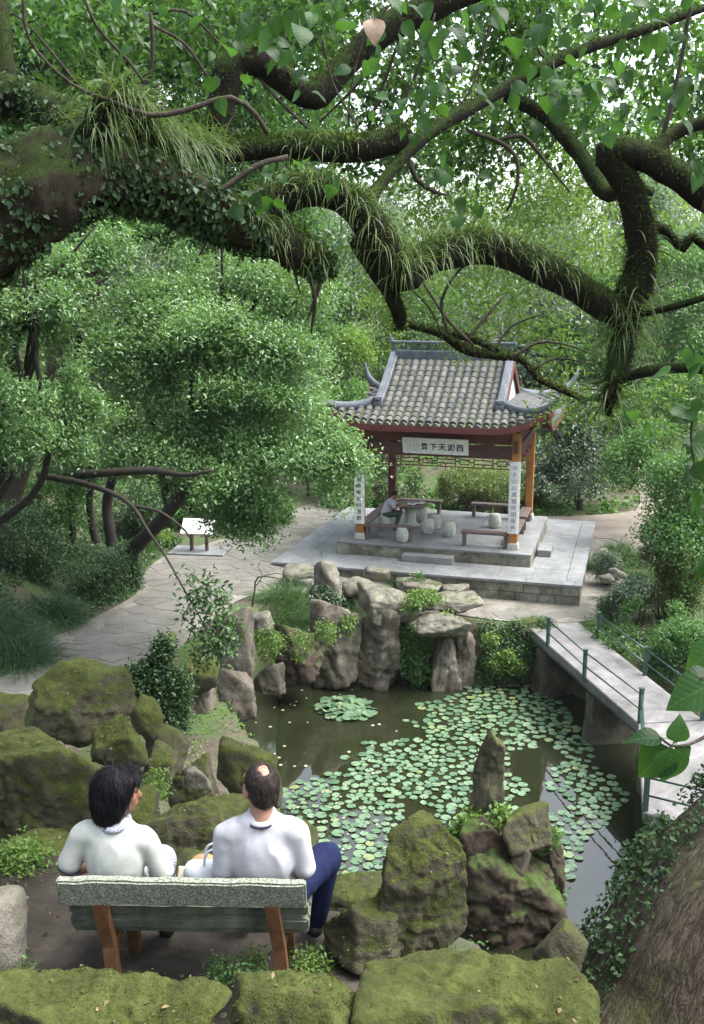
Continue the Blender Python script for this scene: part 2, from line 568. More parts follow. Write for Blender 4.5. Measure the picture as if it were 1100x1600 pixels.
M_rock_isle = rockmat('island_rock', [(0.028, 0.022, 0.018), (0.08, 0.062, 0.05), (0.18, 0.15, 0.125)], MOSS_G, 0.14, 1.0)
M_rock_grey = rockmat('grey_rock', [(0.12, 0.115, 0.1), (0.24, 0.23, 0.2), (0.36, 0.34, 0.3)], MOSS_G, -0.1, 1.2)

L_CAMPHOR = leafmat('camphor_leaf', (0.044, 0.105, 0.032), (0.1, 0.205, 0.066), (0.185, 0.31, 0.125), 0.38, 0.33, 0.6)
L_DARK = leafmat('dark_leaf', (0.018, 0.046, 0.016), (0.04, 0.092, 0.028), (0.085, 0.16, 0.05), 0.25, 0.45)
L_MID = leafmat('mid_leaf', (0.026, 0.08, 0.018), (0.058, 0.15, 0.033), (0.125, 0.255, 0.068), 0.42, 0.45)
L_LIME = leafmat('lime_leaf', (0.05, 0.1, 0.018), (0.1, 0.19, 0.035), (0.17, 0.28, 0.06), 0.45, 0.5)
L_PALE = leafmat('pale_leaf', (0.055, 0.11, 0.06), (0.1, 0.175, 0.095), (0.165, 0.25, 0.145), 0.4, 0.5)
L_GREY = leafmat('grey_green_leaf', (0.035, 0.068, 0.04), (0.07, 0.12, 0.07), (0.14, 0.2, 0.12), 0.25, 0.4, 0.6)
L_GRASS = leafmat('grass_blade', (0.025, 0.07, 0.018), (0.055, 0.13, 0.035), (0.11, 0.2, 0.06), 0.3, 0.45)
L_FERN = leafmat('fern_frond', (0.025, 0.06, 0.01), (0.06, 0.115, 0.024), (0.125, 0.18, 0.05), 0.4, 0.5)
L_IVY = leafmat('ivy_leaf', (0.012, 0.03, 0.012), (0.03, 0.068, 0.022), (0.06, 0.11, 0.04), 0.2, 0.55, 0.3)
L_PAD = leafmat('lily_pad', (0.09, 0.17, 0.085), (0.15, 0.25, 0.13), (0.22, 0.32, 0.16), 0.1, 0.28, 0.6)
L_BIG = leafmat('near_leaf', (0.018, 0.06, 0.014), (0.04, 0.11, 0.024), (0.08, 0.18, 0.045), 0.35, 0.32, 0.6)
def bark_mat(name, a, b, moss, amount, scale=1.0):
    t = NT(name)
    co = t.coord()
    mp = t.n('ShaderNodeMapping'); mp.inputs['Scale'].default_value = (1, 1, 0.35)
    t.l(co, mp.inputs[0])
    f = t.noise(14 * scale, 8, 0.75, mp.outputs[0], 0.6); g = t.noise(4 * scale, 5, 0.6, co); h = t.noise(70 * scale, 4, 0.7, co)
    c = t.ramp(f, [(0.3, a), (0.7, b)])
    u = t.math('ADD', t.math('MULTIPLY', t.up(), 0.5), t.math('MULTIPLY', t.math('SUBTRACT', g, 0.5), 1.5))
    mr = t.n('ShaderNodeMapRange', interpolation_type='SMOOTHSTEP')
    mr.inputs[1].default_value = 0.1 - amount; mr.inputs[2].default_value = 0.45 - amount
    t.l(u, mr.inputs[0])
    ms = t.ramp(h, [(0.3, moss[0]), (0.7, moss[1])])
    t.l(t.mix(mr.outputs[0], c, ms), t.b.inputs['Base Color'])
    t.b.inputs['Roughness'].default_value = 0.95
    t.b.inputs['Specular IOR Level'].default_value = 0.15
    t.bump(t.math('ADD', f, t.math('MULTIPLY', h, 0.4)), 0.9, 0.03)
    return t.m
M_bark_old = bark_mat('old_mossy_bark', (0.005, 0.0045, 0.003), (0.022, 0.019, 0.014), [(0.006, 0.013, 0.003), (0.036, 0.06, 0.012)], 0.14)
M_bark = bark_mat('grey_bark', (0.025, 0.02, 0.016), (0.09, 0.075, 0.06), [(0.03, 0.045, 0.015), (0.06, 0.08, 0.025)], -0.25)
def trunk_mat():
    t = NT('furrowed_bark')
    co = t.n('ShaderNodeTexCoord').outputs['UV']
    mp = t.n('ShaderNodeMapping'); mp.inputs['Scale'].default_value = (66, 13, 1)
    t.l(co, mp.inputs[0])
    n1 = t.noise(1.0, 6, 0.62, mp.outputs[0], 0.9)
    n2 = t.noise(2.7, 4, 0.6, mp.outputs[0], 0.5)
    r1 = t.math('MULTIPLY', t.math('ABSOLUTE', t.math('SUBTRACT', n1, 0.5)), 6.5, True)
    r2 = t.math('MULTIPLY', t.math('ABSOLUTE', t.math('SUBTRACT', n2, 0.5)), 5.0, True)
    e = t.math('MULTIPLY', t.math('POWER', r1, 0.7), t.math('ADD', 0.55, t.math('MULTIPLY', r2, 0.45)))
    o = t.coord(); g = t.noise(2.0, 6, 0.65, o); h = t.noise(40, 5, 0.7, o)
    c = t.ramp(e, [(0.0, (0.03, 0.024, 0.017)), (0.4, (0.085, 0.072, 0.056)), (1.0, (0.13, 0.114, 0.092))])
    c = t.mix(0.6, c, t.ramp(h, [(0.3, (0.6, 0.58, 0.55)), (0.7, (1.2, 1.2, 1.15))]), 'MULTIPLY')
    c = t.mix(0.6, c, t.ramp(g, [(0.3, (0.5, 0.48, 0.46)), (0.7, (1.2, 1.2, 1.15))]), 'MULTIPLY')
    mr = t.n('ShaderNodeMapRange', interpolation_type='SMOOTHSTEP'); mr.inputs[1].default_value = 0.52; mr.inputs[2].default_value = 0.7
    t.l(g, mr.inputs[0])
    t.l(t.mix(t.math('MULTIPLY', mr.outputs[0], 0.8), c, (0.075, 0.085, 0.025)), t.b.inputs['Base Color'])
    t.b.inputs['Roughness'].default_value = 0.93; t.b.inputs['Specular IOR Level'].default_value = 0.15
    t.bump(t.math('ADD', e, t.math('MULTIPLY', h, 0.4)), 0.9, 0.02)
    return t.m
M_trunk = trunk_mat()

# ------------------------------------------------------------------ the lie of the land
POND = np.array([G(*p)[:2] for p in [(292, 1165), (320, 1142), (388, 1092), (440, 1056), (482, 1040), (530, 1032), (590, 1046), (655, 1072), (745, 1072), (800, 1068), (862, 1072), (895, 1085)]]
    + [(6.2, 22.4), (7.7, 20.9), (9.3, 22.0), (9.3, 25.4), (10.6, 27.6), (14, 27.5), (16, 23), (14.5, 18), (11.5, 15.2), (8.2, 12.8), (6.0, 10.8), (2.5, 10.4), (-0.3, 11.6), (-0.8, 14.2), (-1.3, 17.2), (-2.2, 19.0)])
def poly_sd(P, x, y):
    """signed distance to a polygon, negative inside"""
    x, y = np.asarray(x, float), np.asarray(y, float)
    d = np.full(x.shape, 1e9)
    ins = np.zeros(x.shape, bool)
    n = len(P)
    for i in range(n):
        a, b = P[i], P[(i + 1) % n]
        e = b - a
        t = np.clip(((x - a[0]) * e[0] + (y - a[1]) * e[1]) / (e @ e), 0, 1)
        d = np.minimum(d, np.hypot(x - a[0] - t * e[0], y - a[1] - t * e[1]))
        c = ((a[1] > y) != (b[1] > y))
        xi = a[0] + (y - a[1]) * e[0] / (e[1] if abs(e[1]) > 1e-12 else 1e-12)
        ins ^= c & (x < xi)
    return np.where(ins, -d, d)
LEDGE = 6.35
def zflat(x, y):
    """level of the garden floor: paths and plaza"""
    return 1.45 + 0.55 * sstep(4.5, -4.5, x)
def zg(x, y):
    x, y = np.broadcast_arrays(np.asarray(x, float), np.asarray(y, float))
    shp = x.shape
    x, y = x.ravel(), y.ravel()
    p3 = np.stack([x, y, x * 0], 1)
    n1 = fbm(p3 * 0.18, 2, 2)
    pl = zflat(x, y)
    z = pl.copy()
    # bank left of the path, wooded slope behind the pavilion, right bank
    bank = np.clip(-6.6 - x - 0.35 * np.clip(22 - y, -8, 30) * (y < 22), 0, 40)
    z = z + np.minimum(bank * 0.5, 4.0 + 0.12 * bank)
    hill = np.clip(y - (37.3 + 0.25 * np.clip(x - 6, 0, 30)), 0, 60) * 0.34 * sstep(37, 46, y)
    cap = 6.5 + 15 * sstep(2, -20, x)
    z = z + cap * (1 - np.exp(-hill / cap))
    z = z + np.clip(x - 12.5, 0, 30) * 0.35
    z = z + n1 * 0.35 * sstep(0.0, 3.0, bank) + n1 * 0.8 * sstep(40, 50, y)
    # the rockery mound the bench stands on
    ye = 5.4 + 0.6 * sstep(-0.5, -1.2, x) - 0.75 * sstep(0.6, 1.0, x) - 1.5 * sstep(0.95, 1.4, x)
    near = LEDGE - np.clip(y - ye, 0, 30) * 1.35 + 0.12 * n1
    near = near + np.clip((3.0 - y) * 1.2, 0, 2.0)
    lowland = np.where((y < 14) & (x > -1.4), 0.7, pl)
    z = np.where(y < 18, np.maximum(near, np.where(x > -2.5, lowland, z)), z)
    d = poly_sd(POND, x, y)
    k = sstep(-0.15, 0.45, d + 0.15 * fbm(p3 * 1.3, 4, 2))
    z = np.where((near > 1.6) & (y < 12), z, -0.8 + (z + 0.8) * k)
    return z.reshape(shp)
def on(px, py, z0=1.9):
    """where the ray through a photograph pixel meets the land"""
    lo, hi = 2.0, 120.0
    r = ray(px, py)
    ts = np.linspace(lo, hi, 2400)
    P = ts[:, None] * r[None] / r[1]
    zz = CAMZ + P[:, 2]
    g = zg(P[:, 0], P[:, 1])
    i = int(np.argmax(zz < g))
    return np.array([P[i, 0], P[i, 1], g[i]])

xs = np.concatenate([np.arange(-60, -14, 1.5), np.arange(-14, 16, 0.25), np.arange(16, 62, 1.5)])
ys = np.concatenate([np.arange(-14, 0, 1.0), np.arange(0, 40, 0.25), np.arange(40, 140, 1.6), ])
GX, GY = np.meshgrid(xs, ys)
GZ = zg(GX, GY)
GV = np.stack([GX.ravel(), GY.ravel(), GZ.ravel()], 1)
nx, ny = len(xs), len(ys)
ii, jj = np.meshgrid(np.arange(nx - 1), np.arange(ny - 1))
b0 = (jj * nx + ii).ravel()
ground = numpy_obj('ground', GV, np.stack([b0, b0 + 1, b0 + nx + 1, b0 + nx], 1), M_ground, None, True)
tag(ground, 'mossy earth of the garden rising into a wooded slope', 'ground', kind='structure')

def sheet(name, poly, zfun, mat, step=0.3, lift=0.03):
    """a ground-hugging sheet with a clean outline"""
    bm = bmesh.new()
    vs = [bm.verts.new((p[0], p[1], 0)) for p in poly]
    bm.faces.new(vs)
    x0, y0 = np.min(poly, 0); x1, y1 = np.max(poly, 0)
    for v in np.arange(math.floor(x0 / step) * step + step, x1, step):
        bmesh.ops.bisect_plane(bm, geom=bm.verts[:] + bm.edges[:] + bm.faces[:], plane_co=(v, 0, 0), plane_no=(1, 0, 0))
    for v in np.arange(math.floor(y0 / step) * step + step, y1, step):
        bmesh.ops.bisect_plane(bm, geom=bm.verts[:] + bm.edges[:] + bm.faces[:], plane_co=(0, v, 0), plane_no=(0, 1, 0))
    bmesh.ops.triangulate(bm, faces=bm.faces[:])
    co = np.array([v.co[:] for v in bm.verts])
    zz = zfun(co[:, 0], co[:, 1]) + lift
    for v, q in zip(bm.verts, zz): v.co.z = q
    bmesh.ops.recalc_face_normals(bm, faces=bm.faces[:])
    if sum(f.normal.z for f in bm.faces) < 0:
        bmesh.ops.reverse_faces(bm, faces=bm.faces[:])
    me = bpy.data.meshes.new(name)
    bm.to_mesh(me); bm.free()
    return link(name, me, mat)
def smooth_poly(P, n=4):
    P = np.asarray(P, float); out = []
    N = len(P)
    for i in range(N):
        p0, p1, p2, p3 = P[i - 1], P[i], P[(i + 1) % N], P[(i + 2) % N]
        for k in range(n):
            t = k / n
            out.append(0.5 * (2 * p1 + (p2 - p0) * t + (2 * p0 - 5 * p1 + 4 * p2 - p3) * t * t + (3 * p1 - p0 - 3 * p2 + p3) * t ** 3))
    return np.array(out)

wp = [(-4.2, 9.5), (18, 9.5), (18, 30), (-4.2, 30)]
wv = []
xw, yw = np.linspace(-4.4, 18, 12), np.linspace(9.2, 30, 12)
WX, WY = np.meshgrid(xw, yw)
bw = (np.arange(11)[:, None] * 12 + np.arange(11)[None]).ravel()
water = numpy_obj('pond_water', np.stack([WX.ravel(), WY.ravel(), WX.ravel() * 0], 1), np.stack([bw, bw + 1, bw + 13, bw + 12], 1), M_water)
tag(water, 'still dark green water of the lily pond', 'water', kind='structure')

# ------------------------------------------------------------------ paved path with crazy paving
gp = lambda px, py: G(px, py, zflat(0 if px > 300 else -5, 20) if px < 600 else 1.45)[:2]
PATH = smooth_poly([gp(*p) for p in [(-130, 1090), (0, 1062), (80, 1008), (150, 966), (212, 930), (224, 900), (258, 870), (330, 862), (400, 838), (470, 800), (540, 782)]]
                   + [(2.0, 36.3), (9.0, 35.2), (9.6, 32.5), (8.1, 30.5), (8.2, 28.6), (7.6, 26.2), (6.2, 25.05), (4.4, 24.95), (2.6, 25.5), (0.9, 25.9)]
                   + [gp(*p) for p in [(505, 915), (470, 935), (390, 945), (330, 985), (262, 1030), (200, 1070), (100, 1120), (-80, 1200)]], 3)
path = sheet('path', PATH, zg, M_bed, 0.35, 0.03)
tag(path, 'pale crazy-paved garden path curving from lower left to the pavilion', 'path', kind='structure')
# flagstones: jittered cells clipped against their neighbours
def clip_cell(poly, a, b, shrink):
    m = (a + b) / 2; nrm = (b - a) / np.linalg.norm(b - a); m = m - nrm * shrink
    out = []
    for i in range(len(poly)):
        p, q = poly[i], poly[(i + 1) % len(poly)]
        dp, dq = (p - m) @ nrm, (q - m) @ nrm
        if dp <= 0: out.append(p)
        if dp * dq < 0: out.append(p + (q - p) * dp / (dp - dq))
    return out
seeds = []
for gx in np.arange(-12, 10, 0.62):
    for gy in np.arange(14, 37, 0.55):
        seeds.append((gx + RNG.uniform(-.27, .27) + (0.3 if int(gy / 0.55) % 2 else 0), gy + RNG.uniform(-.24, .24)))
seeds = np.array(seeds)
sd = poly_sd(PATH, seeds[:, 0], seeds[:, 1])
cells = []
for i in np.where(sd < -0.2)[0]:
    s = seeds[i]
    if 33 > s[1] > 24.2 and -2.2 < s[0] < 7.9 and s[1] > 25.7 + 0.0 * s[0]:   # under the pavilion terrace
        continue
    poly = [s + np.array(q) for q in ((-.6, -.6), (.6, -.6), (.6, .6), (-.6, .6))]
    dist = np.hypot(*(seeds - s).T)
    for j in np.argsort(dist)[1:15]:
        poly = clip_cell(poly, s, seeds[j], 0.012 + 0.008 * random.random())
        if len(poly) < 3: break
    if len(poly) >= 3:
        if max(poly_sd(PATH, np.array(poly)[:, 0], np.array(poly)[:, 1])) < 0.02:
            cells.append((np.hypot(*s), s, np.array(poly)))
cells.sort(key=lambda c: c[0])
rest = MB()
for k, (dd, s, poly) in enumerate(cells):
    z0 = zg(poly[:, 0], poly[:, 1])
    h = 0.036 + random.uniform(-.002, .006)
    top = np.column_stack([poly, z0 + h]); bot = np.column_stack([poly, z0 - 0.01])
    n = len(poly)
    fs = [tuple(range(n))] + [(i, n + i, n + (i + 1) % n, (i + 1) % n) for i in range(n)]
    v = np.vstack([top, bot])
    if k < 290:
        pydata('paving_stone', v, fs, M_flag, path)
    else:
        rest.add(v, fs)
o = rest.build('paving_stones', M_flag, path)
o['kind'] = 'stuff'
# dirt track going off behind the terrace, to the right
DIRT = smooth_poly([(4.6, 35.0), (9.0, 33.7), (8.8, 31.0), (10.6, 30.2), (13.6, 32.2), (14.0, 35.0), (13.4, 38.5), (13.2, 44), (12.6, 44), (11.3, 38.8), (9, 37.4), (6, 37.0)], 4)
o = sheet('dirt_track', DIRT, zg, M_dirt, 0.4, 0.06)
tag(o, 'bare pale dirt track leading away behind the terrace', 'track', kind='structure')
# trodden earth round the bench
LED = smooth_poly([(-2.6, 3.0), (2.6, 3.0), (2.6, 4.5), (0.9, 4.62), (0.3, 5.3), (-0.6, 5.45), (-1.4, 5.8), (-2.8, 5.9)], 3)
o = sheet('bench_terrace', LED, zg, M_ledge, 0.2, 0.012)
tag(o, 'bare trodden earth under the bench', 'ground', kind='structure')

# ------------------------------------------------------------------ footbridge
BZ = 1.47
bridge = empty('footbridge', (5.3, 21.0, BZ), 0, 'low zigzag concrete footbridge with thin green rails over the pond', 'footbridge')
def par(o, p):
    o.parent = p
    o.matrix_parent_inverse = Matrix.Translation(-p.location) if p.rotation_euler.z == 0 else p.matrix_basis.inverted()
    return o
def slab_poly(name, poly, z0, z1, mat, parent=None):
    n = len(poly)
    v = [(p[0], p[1], z1) for p in poly] + [(p[0], p[1], z0) for p in poly]
    f = [tuple(range(n)), tuple(range(2 * n - 1, n - 1, -1))] + [(i, n + i, n + (i + 1) % n, (i + 1) % n) for i in range(n)]
    o = pydata(name, v, f, mat)
    bm = bmesh.new(); bm.from_mesh(o.data)
    bmesh.ops.recalc_face_normals(bm, faces=bm.faces[:])
    bmesh.ops.bevel(bm, geom=[e for e in bm.edges if all(abs(q.co.z - z1) < 1e-4 for q in e.verts)], offset=0.015, segments=2, affect='EDGES')
    bm.to_mesh(o.data); bm.free()
    if parent: par(o, parent)
    return o
pL = [(4.44, 25.05), (5.74, 18.72), (4.85, 15.25)]
pR = [(5.84, 25.35), (7.1, 18.9), (9.3, 16.3)]
slab_poly('deck_span', [pL[0], pL[1], pR[1], pR[0]], BZ - 0.2, BZ, M_conc, bridge)
slab_poly('deck_span', [(5.735, 18.71), (4.85, 15.25), (5.6, 14.7), (8.6, 13.2), (10.2, 15.5), (7.105, 18.89)], BZ - 0.2, BZ - 0.006, M_conc, bridge)
def edge_beam(a, b):
    mb = MB(); a, b = np.array(a), np.array(b); L = np.hypot(*(b - a)); c = (a + b) / 2
    mb.box((c[0], c[1], BZ - 0.25), (L, 0.16, 0.098), math.atan2(b[1] - a[1], b[0] - a[0]), ch=0.01)
    par(mb.build('edge_beam', M_concd), bridge)
edge_beam((4.6, 24.8), (5.84, 18.85)); edge_beam((5.8, 25.0), (6.98, 19.0)); edge_beam((5.82, 18.55), (4.98, 15.35))
for (x, y, w, d_, a) in ((5.85, 21.1, 1.2, 0.45, 0.2), (6.4, 18.6, 1.2, 0.45, 0.1), (5.25, 15.15, 0.8, 0.55, -0.4), (5.5, 24.0, 1.7, 0.6, 0.2)):
    mb = MB(); mb.box((0, 0, 0), (w, d_, BZ + 0.3), a, taper=0.94, ch=0.05)
    bm = bmesh.new(); me = bpy.data.meshes.new('pier')
    me.from_pydata(mb.v, [], mb.f); bm.from_mesh(me)
    bmesh.ops.subdivide_edges(bm, edges=bm.edges[:], cuts=5, use_grid_fill=True)
    co = np.array([v.co[:] for v in bm.verts]); dd = fbm(co * 2.5 + x, 3, 4)
    for v, q in zip(bm.verts, dd): v.co += Vector((v.co.x, v.co.y, 0)).normalized() * float(q) * 0.07
    bm.to_mesh(me); bm.free()
    o = link('pier', me, M_concd, None, True); o.location = (x, y, (BZ - 0.41 - 0.9) / 2 + 0.05)
    o.scale = (1, 1, (BZ - 0.2 + 0.9) / (BZ + 0.3) * 0.93)
    par(o, bridge)
def post(x, y, h=0.62, t=0.075):
    mb = MB(); mb.box((x, y, BZ + h / 2 - 0.04), (t, t, h + 0.08), 0.2, ch=0.006)
    mb.box((x, y, BZ + h + 0.012), (t * 1.25, t * 1.25, 0.022), 0.2, ch=0.004)
    return par(mb.build('post', M_rail), bridge)
def rail(a, b, z):
    mb = MB(); mb.tube([(a[0], a[1], z), ((a[0] + b[0]) / 2, (a[1] + b[1]) / 2, z - 0.004), (b[0], b[1], z)], [0.019] * 3, 8)
    return par(mb.build('rail', M_rail, None, True), bridge)
L1, L2, L3, L4 = (4.80, 23.35), (5.2, 21.15), (5.78, 18.78), (4.90, 15.30)
L5 = (6.9, 14.15)
R1, R2, R3 = (6.12, 23.75), (6.6, 21.3), (7.08, 18.9)
for q in (L1, L2, L3, L4, L5, R1, R2, R3): post(*q, h=0.66 if q in (L1, L2, R1, R2) else 0.72)
for a, b in ((L1, L2), (L2, L3), (L3, L4), (L4, L5), (R1, R2), (R2, R3), (R3, (9.35, 16.4))):
    for z in (BZ + 0.6, BZ + 0.28): rail(a, b, z)
post(9.35, 16.4)
# ------------------------------------------------------------------ pavilion and terrace
PA = math.radians(-16.0)
PC = np.array([3.09, 31.52, 2.40])
UU, VV = np.array([math.cos(PA), math.sin(PA)]), np.array([-math.sin(PA), math.cos(PA)])
def loc(px, py, z=2.4):
    """photograph pixel on level z -> pavilion's own (u, v)"""
    q = G(px, py, z)[:2] - PC[:2]
    return q @ UU, q @ VV
M_wood = plain('orange_wood', [(0.3, (0.22, 0.085, 0.018)), (0.5, (0.34, 0.14, 0.03)), (0.75, (0.43, 0.19, 0.05))], 3, 0.45, 0.2, 0.004, 0.5)
M_redwood = plain('dark_red_wood', [(0.3, (0.06, 0.014, 0.012)), (0.7, (0.12, 0.028, 0.022))], 4, 0.5, 0.2, 0.004, 0.4)  # wood of upper beams and boards; also the rear-left column's shaded tone
M_beam = plain('maroon_beam', [(0.3, (0.045, 0.018, 0.017)), (0.7, (0.1, 0.042, 0.04))], 5, 0.6, 0.25, 0.006, 0.4)
M_eave = plain('red_eave_paint', [(0.3, (0.075, 0.018, 0.017)), (0.7, (0.13, 0.034, 0.031))], 6, 0.6, 0.2, 0.005, 0.4)
M_white = plain('white_board', [(0.3, (0.72, 0.72, 0.73)), (0.7, (0.82, 0.82, 0.82))], 4, 0.5, 0.05, 0.002, 0.4)
M_plaster = plain('white_plaster', [(0.3, (0.5, 0.49, 0.46)), (0.7, (0.74, 0.73, 0.7))], 2, 0.9, 0.2, 0.004)
M_ink = plain('ink', [(0.3, (0.012, 0.014, 0.016)), (0.7, (0.03, 0.033, 0.036))], 30, 0.6, 0)
M_inkp = plain('faded_ink', [(0.3, (0.16, 0.17, 0.19)), (0.7, (0.3, 0.31, 0.33))], 30, 0.6, 0)
M_ridge = plain('ridge_mortar', [(0.3, (0.045, 0.055, 0.068)), (0.5, (0.075, 0.088, 0.104)), (0.72, (0.125, 0.138, 0.152))], 3, 0.75, 0.4, 0.008, 0.4)
def tile_mat():
    t = NT('grey_roof_tile')
    r = t.island() ; oi = t.n('ShaderNodeObjectInfo').outputs['Random']
    g = t.noise(26, 5, 0.7); f = t.noise(5, 6, 0.7)
    k = t.math('FRACT', t.math('ADD', t.math('MULTIPLY', r, 3.7), oi))
    c = t.ramp(k, [(0.0, (0.042, 0.046, 0.048)), (0.5, (0.066, 0.069, 0.07)), (1.0, (0.1, 0.101, 0.1))])
    c = t.mix(0.7, c, t.ramp(f, [(0.3, (0.55, 0.56, 0.5)), (0.7, (1.3, 1.28, 1.25))]), 'MULTIPLY')
    mr = t.n('ShaderNodeMapRange'); mr.inputs[1].default_value = 0.58; mr.inputs[2].default_value = 0.7
    t.l(g, mr.inputs[0])
    t.l(t.mix(t.math('MULTIPLY', mr.outputs[0], 0.55), c, (0.13, 0.15, 0.04)), t.b.inputs['Base Color'])
    t.b.inputs['Roughness'].default_value = 0.85
    t.bump(g, 0.5, 0.01)
    return t.m
M_tile = tile_mat()
M_pan = plain('mossy_pan_tile', [(0.32, (0.05, 0.052, 0.045)), (0.5, (0.075, 0.085, 0.04)), (0.64, (0.12, 0.16, 0.04)), (0.75, (0.09, 0.09, 0.075))], 5, 0.95, 0.7, 0.02, 0.2)
M_stool = plain('pale_stone_stool', [(0.3, (0.27, 0.29, 0.24)), (0.5, (0.38, 0.4, 0.34)), (0.75, (0.48, 0.49, 0.43))], 5, 0.8, 0.35, 0.006)
M_bench = plain('brown_stone_bench', [(0.3, (0.05, 0.036, 0.03)), (0.5, (0.1, 0.07, 0.06)), (0.75, (0.19, 0.145, 0.12))], 4, 0.55, 0.25, 0.005, 0.5)

stain(M_plinth, 0.9, 0.55, 1.35); stain(M_white, 1.2, 0.86, 1.02)
# terrace: slabs on top, two courses of blocks round the edge
TZ = 2.06
terrace = empty('stone_terrace', (PC[0], PC[1], TZ), PA, 'low pale stone terrace with a block-built front wall, under the pavilion', 'terrace')
U0, U1, V0, V1 = -4.5, 4.46, -4.14, 3.85
MB().box(((U0 + U1) / 2, (V0 + V1) / 2, -0.43), (U1 - U0 - 0.12, V1 - V0 - 0.12, 0.74)).build('core', M_plinth, terrace)
x = U0
k = 0
while x < U1 - 0.05:                                   # coping along the front edge
    w = min(random.uniform(1.25, 1.75), U1 - x + 0.04)
    MB().box((x + w / 2, V0 + 0.16, -0.032), (w - 0.008, 0.42, 0.075), ch=0.008).build('coping_slab', M_slab, terrace)
    x += w
y = V0 + 0.375
while y < V1 - 0.05:
    w = min(random.uniform(1.2, 1.7), V1 - y)
    MB().box((U1 - 0.19, y + w / 2, -0.032), (0.44, w - 0.008, 0.075), ch=0.008).build('coping_slab', M_slab, terrace)
    y += w
vs = [-3.76, -2.66, 2.66, V1]
def slabs(u0, u1, v0, v1, nu, nv, z, mat, parent, name='floor_slab'):
    du, dv = (u1 - u0) / nu, (v1 - v0) / nv
    for i in range(nu):
        for j in range(nv):
            MB().box((u0 + (i + .5) * du, v0 + (j + .5) * dv, z - 0.03 + random.uniform(-.002, .002)), (du - 0.008, dv - 0.008, 0.06), ch=0.005).build(name, mat, parent)
slabs(U0, U1 - 0.42, V0 + 0.375, -2.68, 9, 1, -0.004, M_slab, terrace)
slabs(2.96, U1 - 0.42, -2.68, V1, 1, 6, -0.004, M_slab, terrace)
slabs(U0, -2.96, -2.68, V1, 2, 6, -0.004, M_slab, terrace)
slabs(-2.96, 2.96, 2.64, V1, 6, 1, -0.004, M_slab, terrace)
for side in (0, 1):
    for course in range(2):
        p = (U0 if side == 0 else V0) + (0.0 if course else 0.02)
        end = U1 if side == 0 else V1
        while p < end - 0.06:
            w = min(random.uniform(0.42, 0.7), end - p)
            if end - p - w < 0.15: w = end - p
            dz = -0.075 - 0.265 * course - 0.13
            o = random.uniform(-.006, .008)
            c = (p + w / 2, V0 + 0.07 - o, dz) if side == 0 else (U1 - 0.075 + o, p + w / 2, dz)
            s = (w - 0.012, 0.12, 0.252) if side == 0 else (0.12, w - 0.012, 0.252)
            if not (side == 1 and p + w / 2 < V0 + 0.15):
                MB().box(c, s, ch=0.012).build('wall_block', M_plinth, terrace)
            p += w

pav = empty('pavilion', PC, PA, 'square Chinese pavilion with grey tiled upswept roof and orange columns', 'pavilion')
MB().box((0, 0, -0.2), (5.86, 5.2, 0.33), ch=0.015).build('plinth', M_plinth, pav)
slabs(-2.95, 2.95, -2.62, 2.62, 6, 5, 0.018, M_slab, pav)
MB().box((-0.05, -2.86, -0.24), (1.52, 0.4, 0.2), ch=0.015).build('step', M_slab, pav)
MB().box((3.2, -0.9, -0.24), (0.42, 0.95, 0.2), ch=0.015).build('step', M_slab, pav)
HU, HV = 2.35, 2.05
for (su, sv) in ((-1, -1), (1, -1), (1, 1), (-1, 1)):
    m_ = M_redwood if (su, sv) == (-1, 1) else M_wood  # rear-left column is orange too; its shade is put in as dark red
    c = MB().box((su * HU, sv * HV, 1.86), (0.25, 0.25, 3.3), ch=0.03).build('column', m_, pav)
    if m_ is M_redwood: c['label'] = 'column with its shade painted dark red'
    MB().box((su * HU, sv * HV, 0.115), (0.34, 0.34, 0.2), ch=0.03, taper=0.9).build('column_base', M_stool, pav)
    MB().box((su * (HU - 0.0), sv * (HV + 0.17 if sv < 0 else HV + 0.17) , 3.08), (0.12, 0.1, 0.36), ch=0.02).build('corbel', M_beam, pav)
for sv in (-1, 1):
    MB().box((0, sv * HV, 2.905), (2 * HU - 0.252, 0.14, 0.35), ch=0.012).build('beam', M_beam, pav)
    MB().box((0, sv * HV, 3.34), (2 * HU - 0.252, 0.1, 0.4), ch=0.012).build('upper_beam', M_redwood, pav)
    for su in (-1, 0, 1):
        MB().box((su * 1.55, sv * HV, 3.11), (0.3, 0.11, 0.058), ch=0.01).build('beam_block', M_beam, pav)
for su in (-1, 1):
    MB().box((su * HU, 0, 2.905), (0.14, 2 * HV - 0.252, 0.35), ch=0.012).build('beam', M_beam, pav)
    MB().box((su * HU, 0, 3.34), (0.1, 2 * HV - 0.252, 0.4), ch=0.012).build('upper_beam', M_redwood, pav)
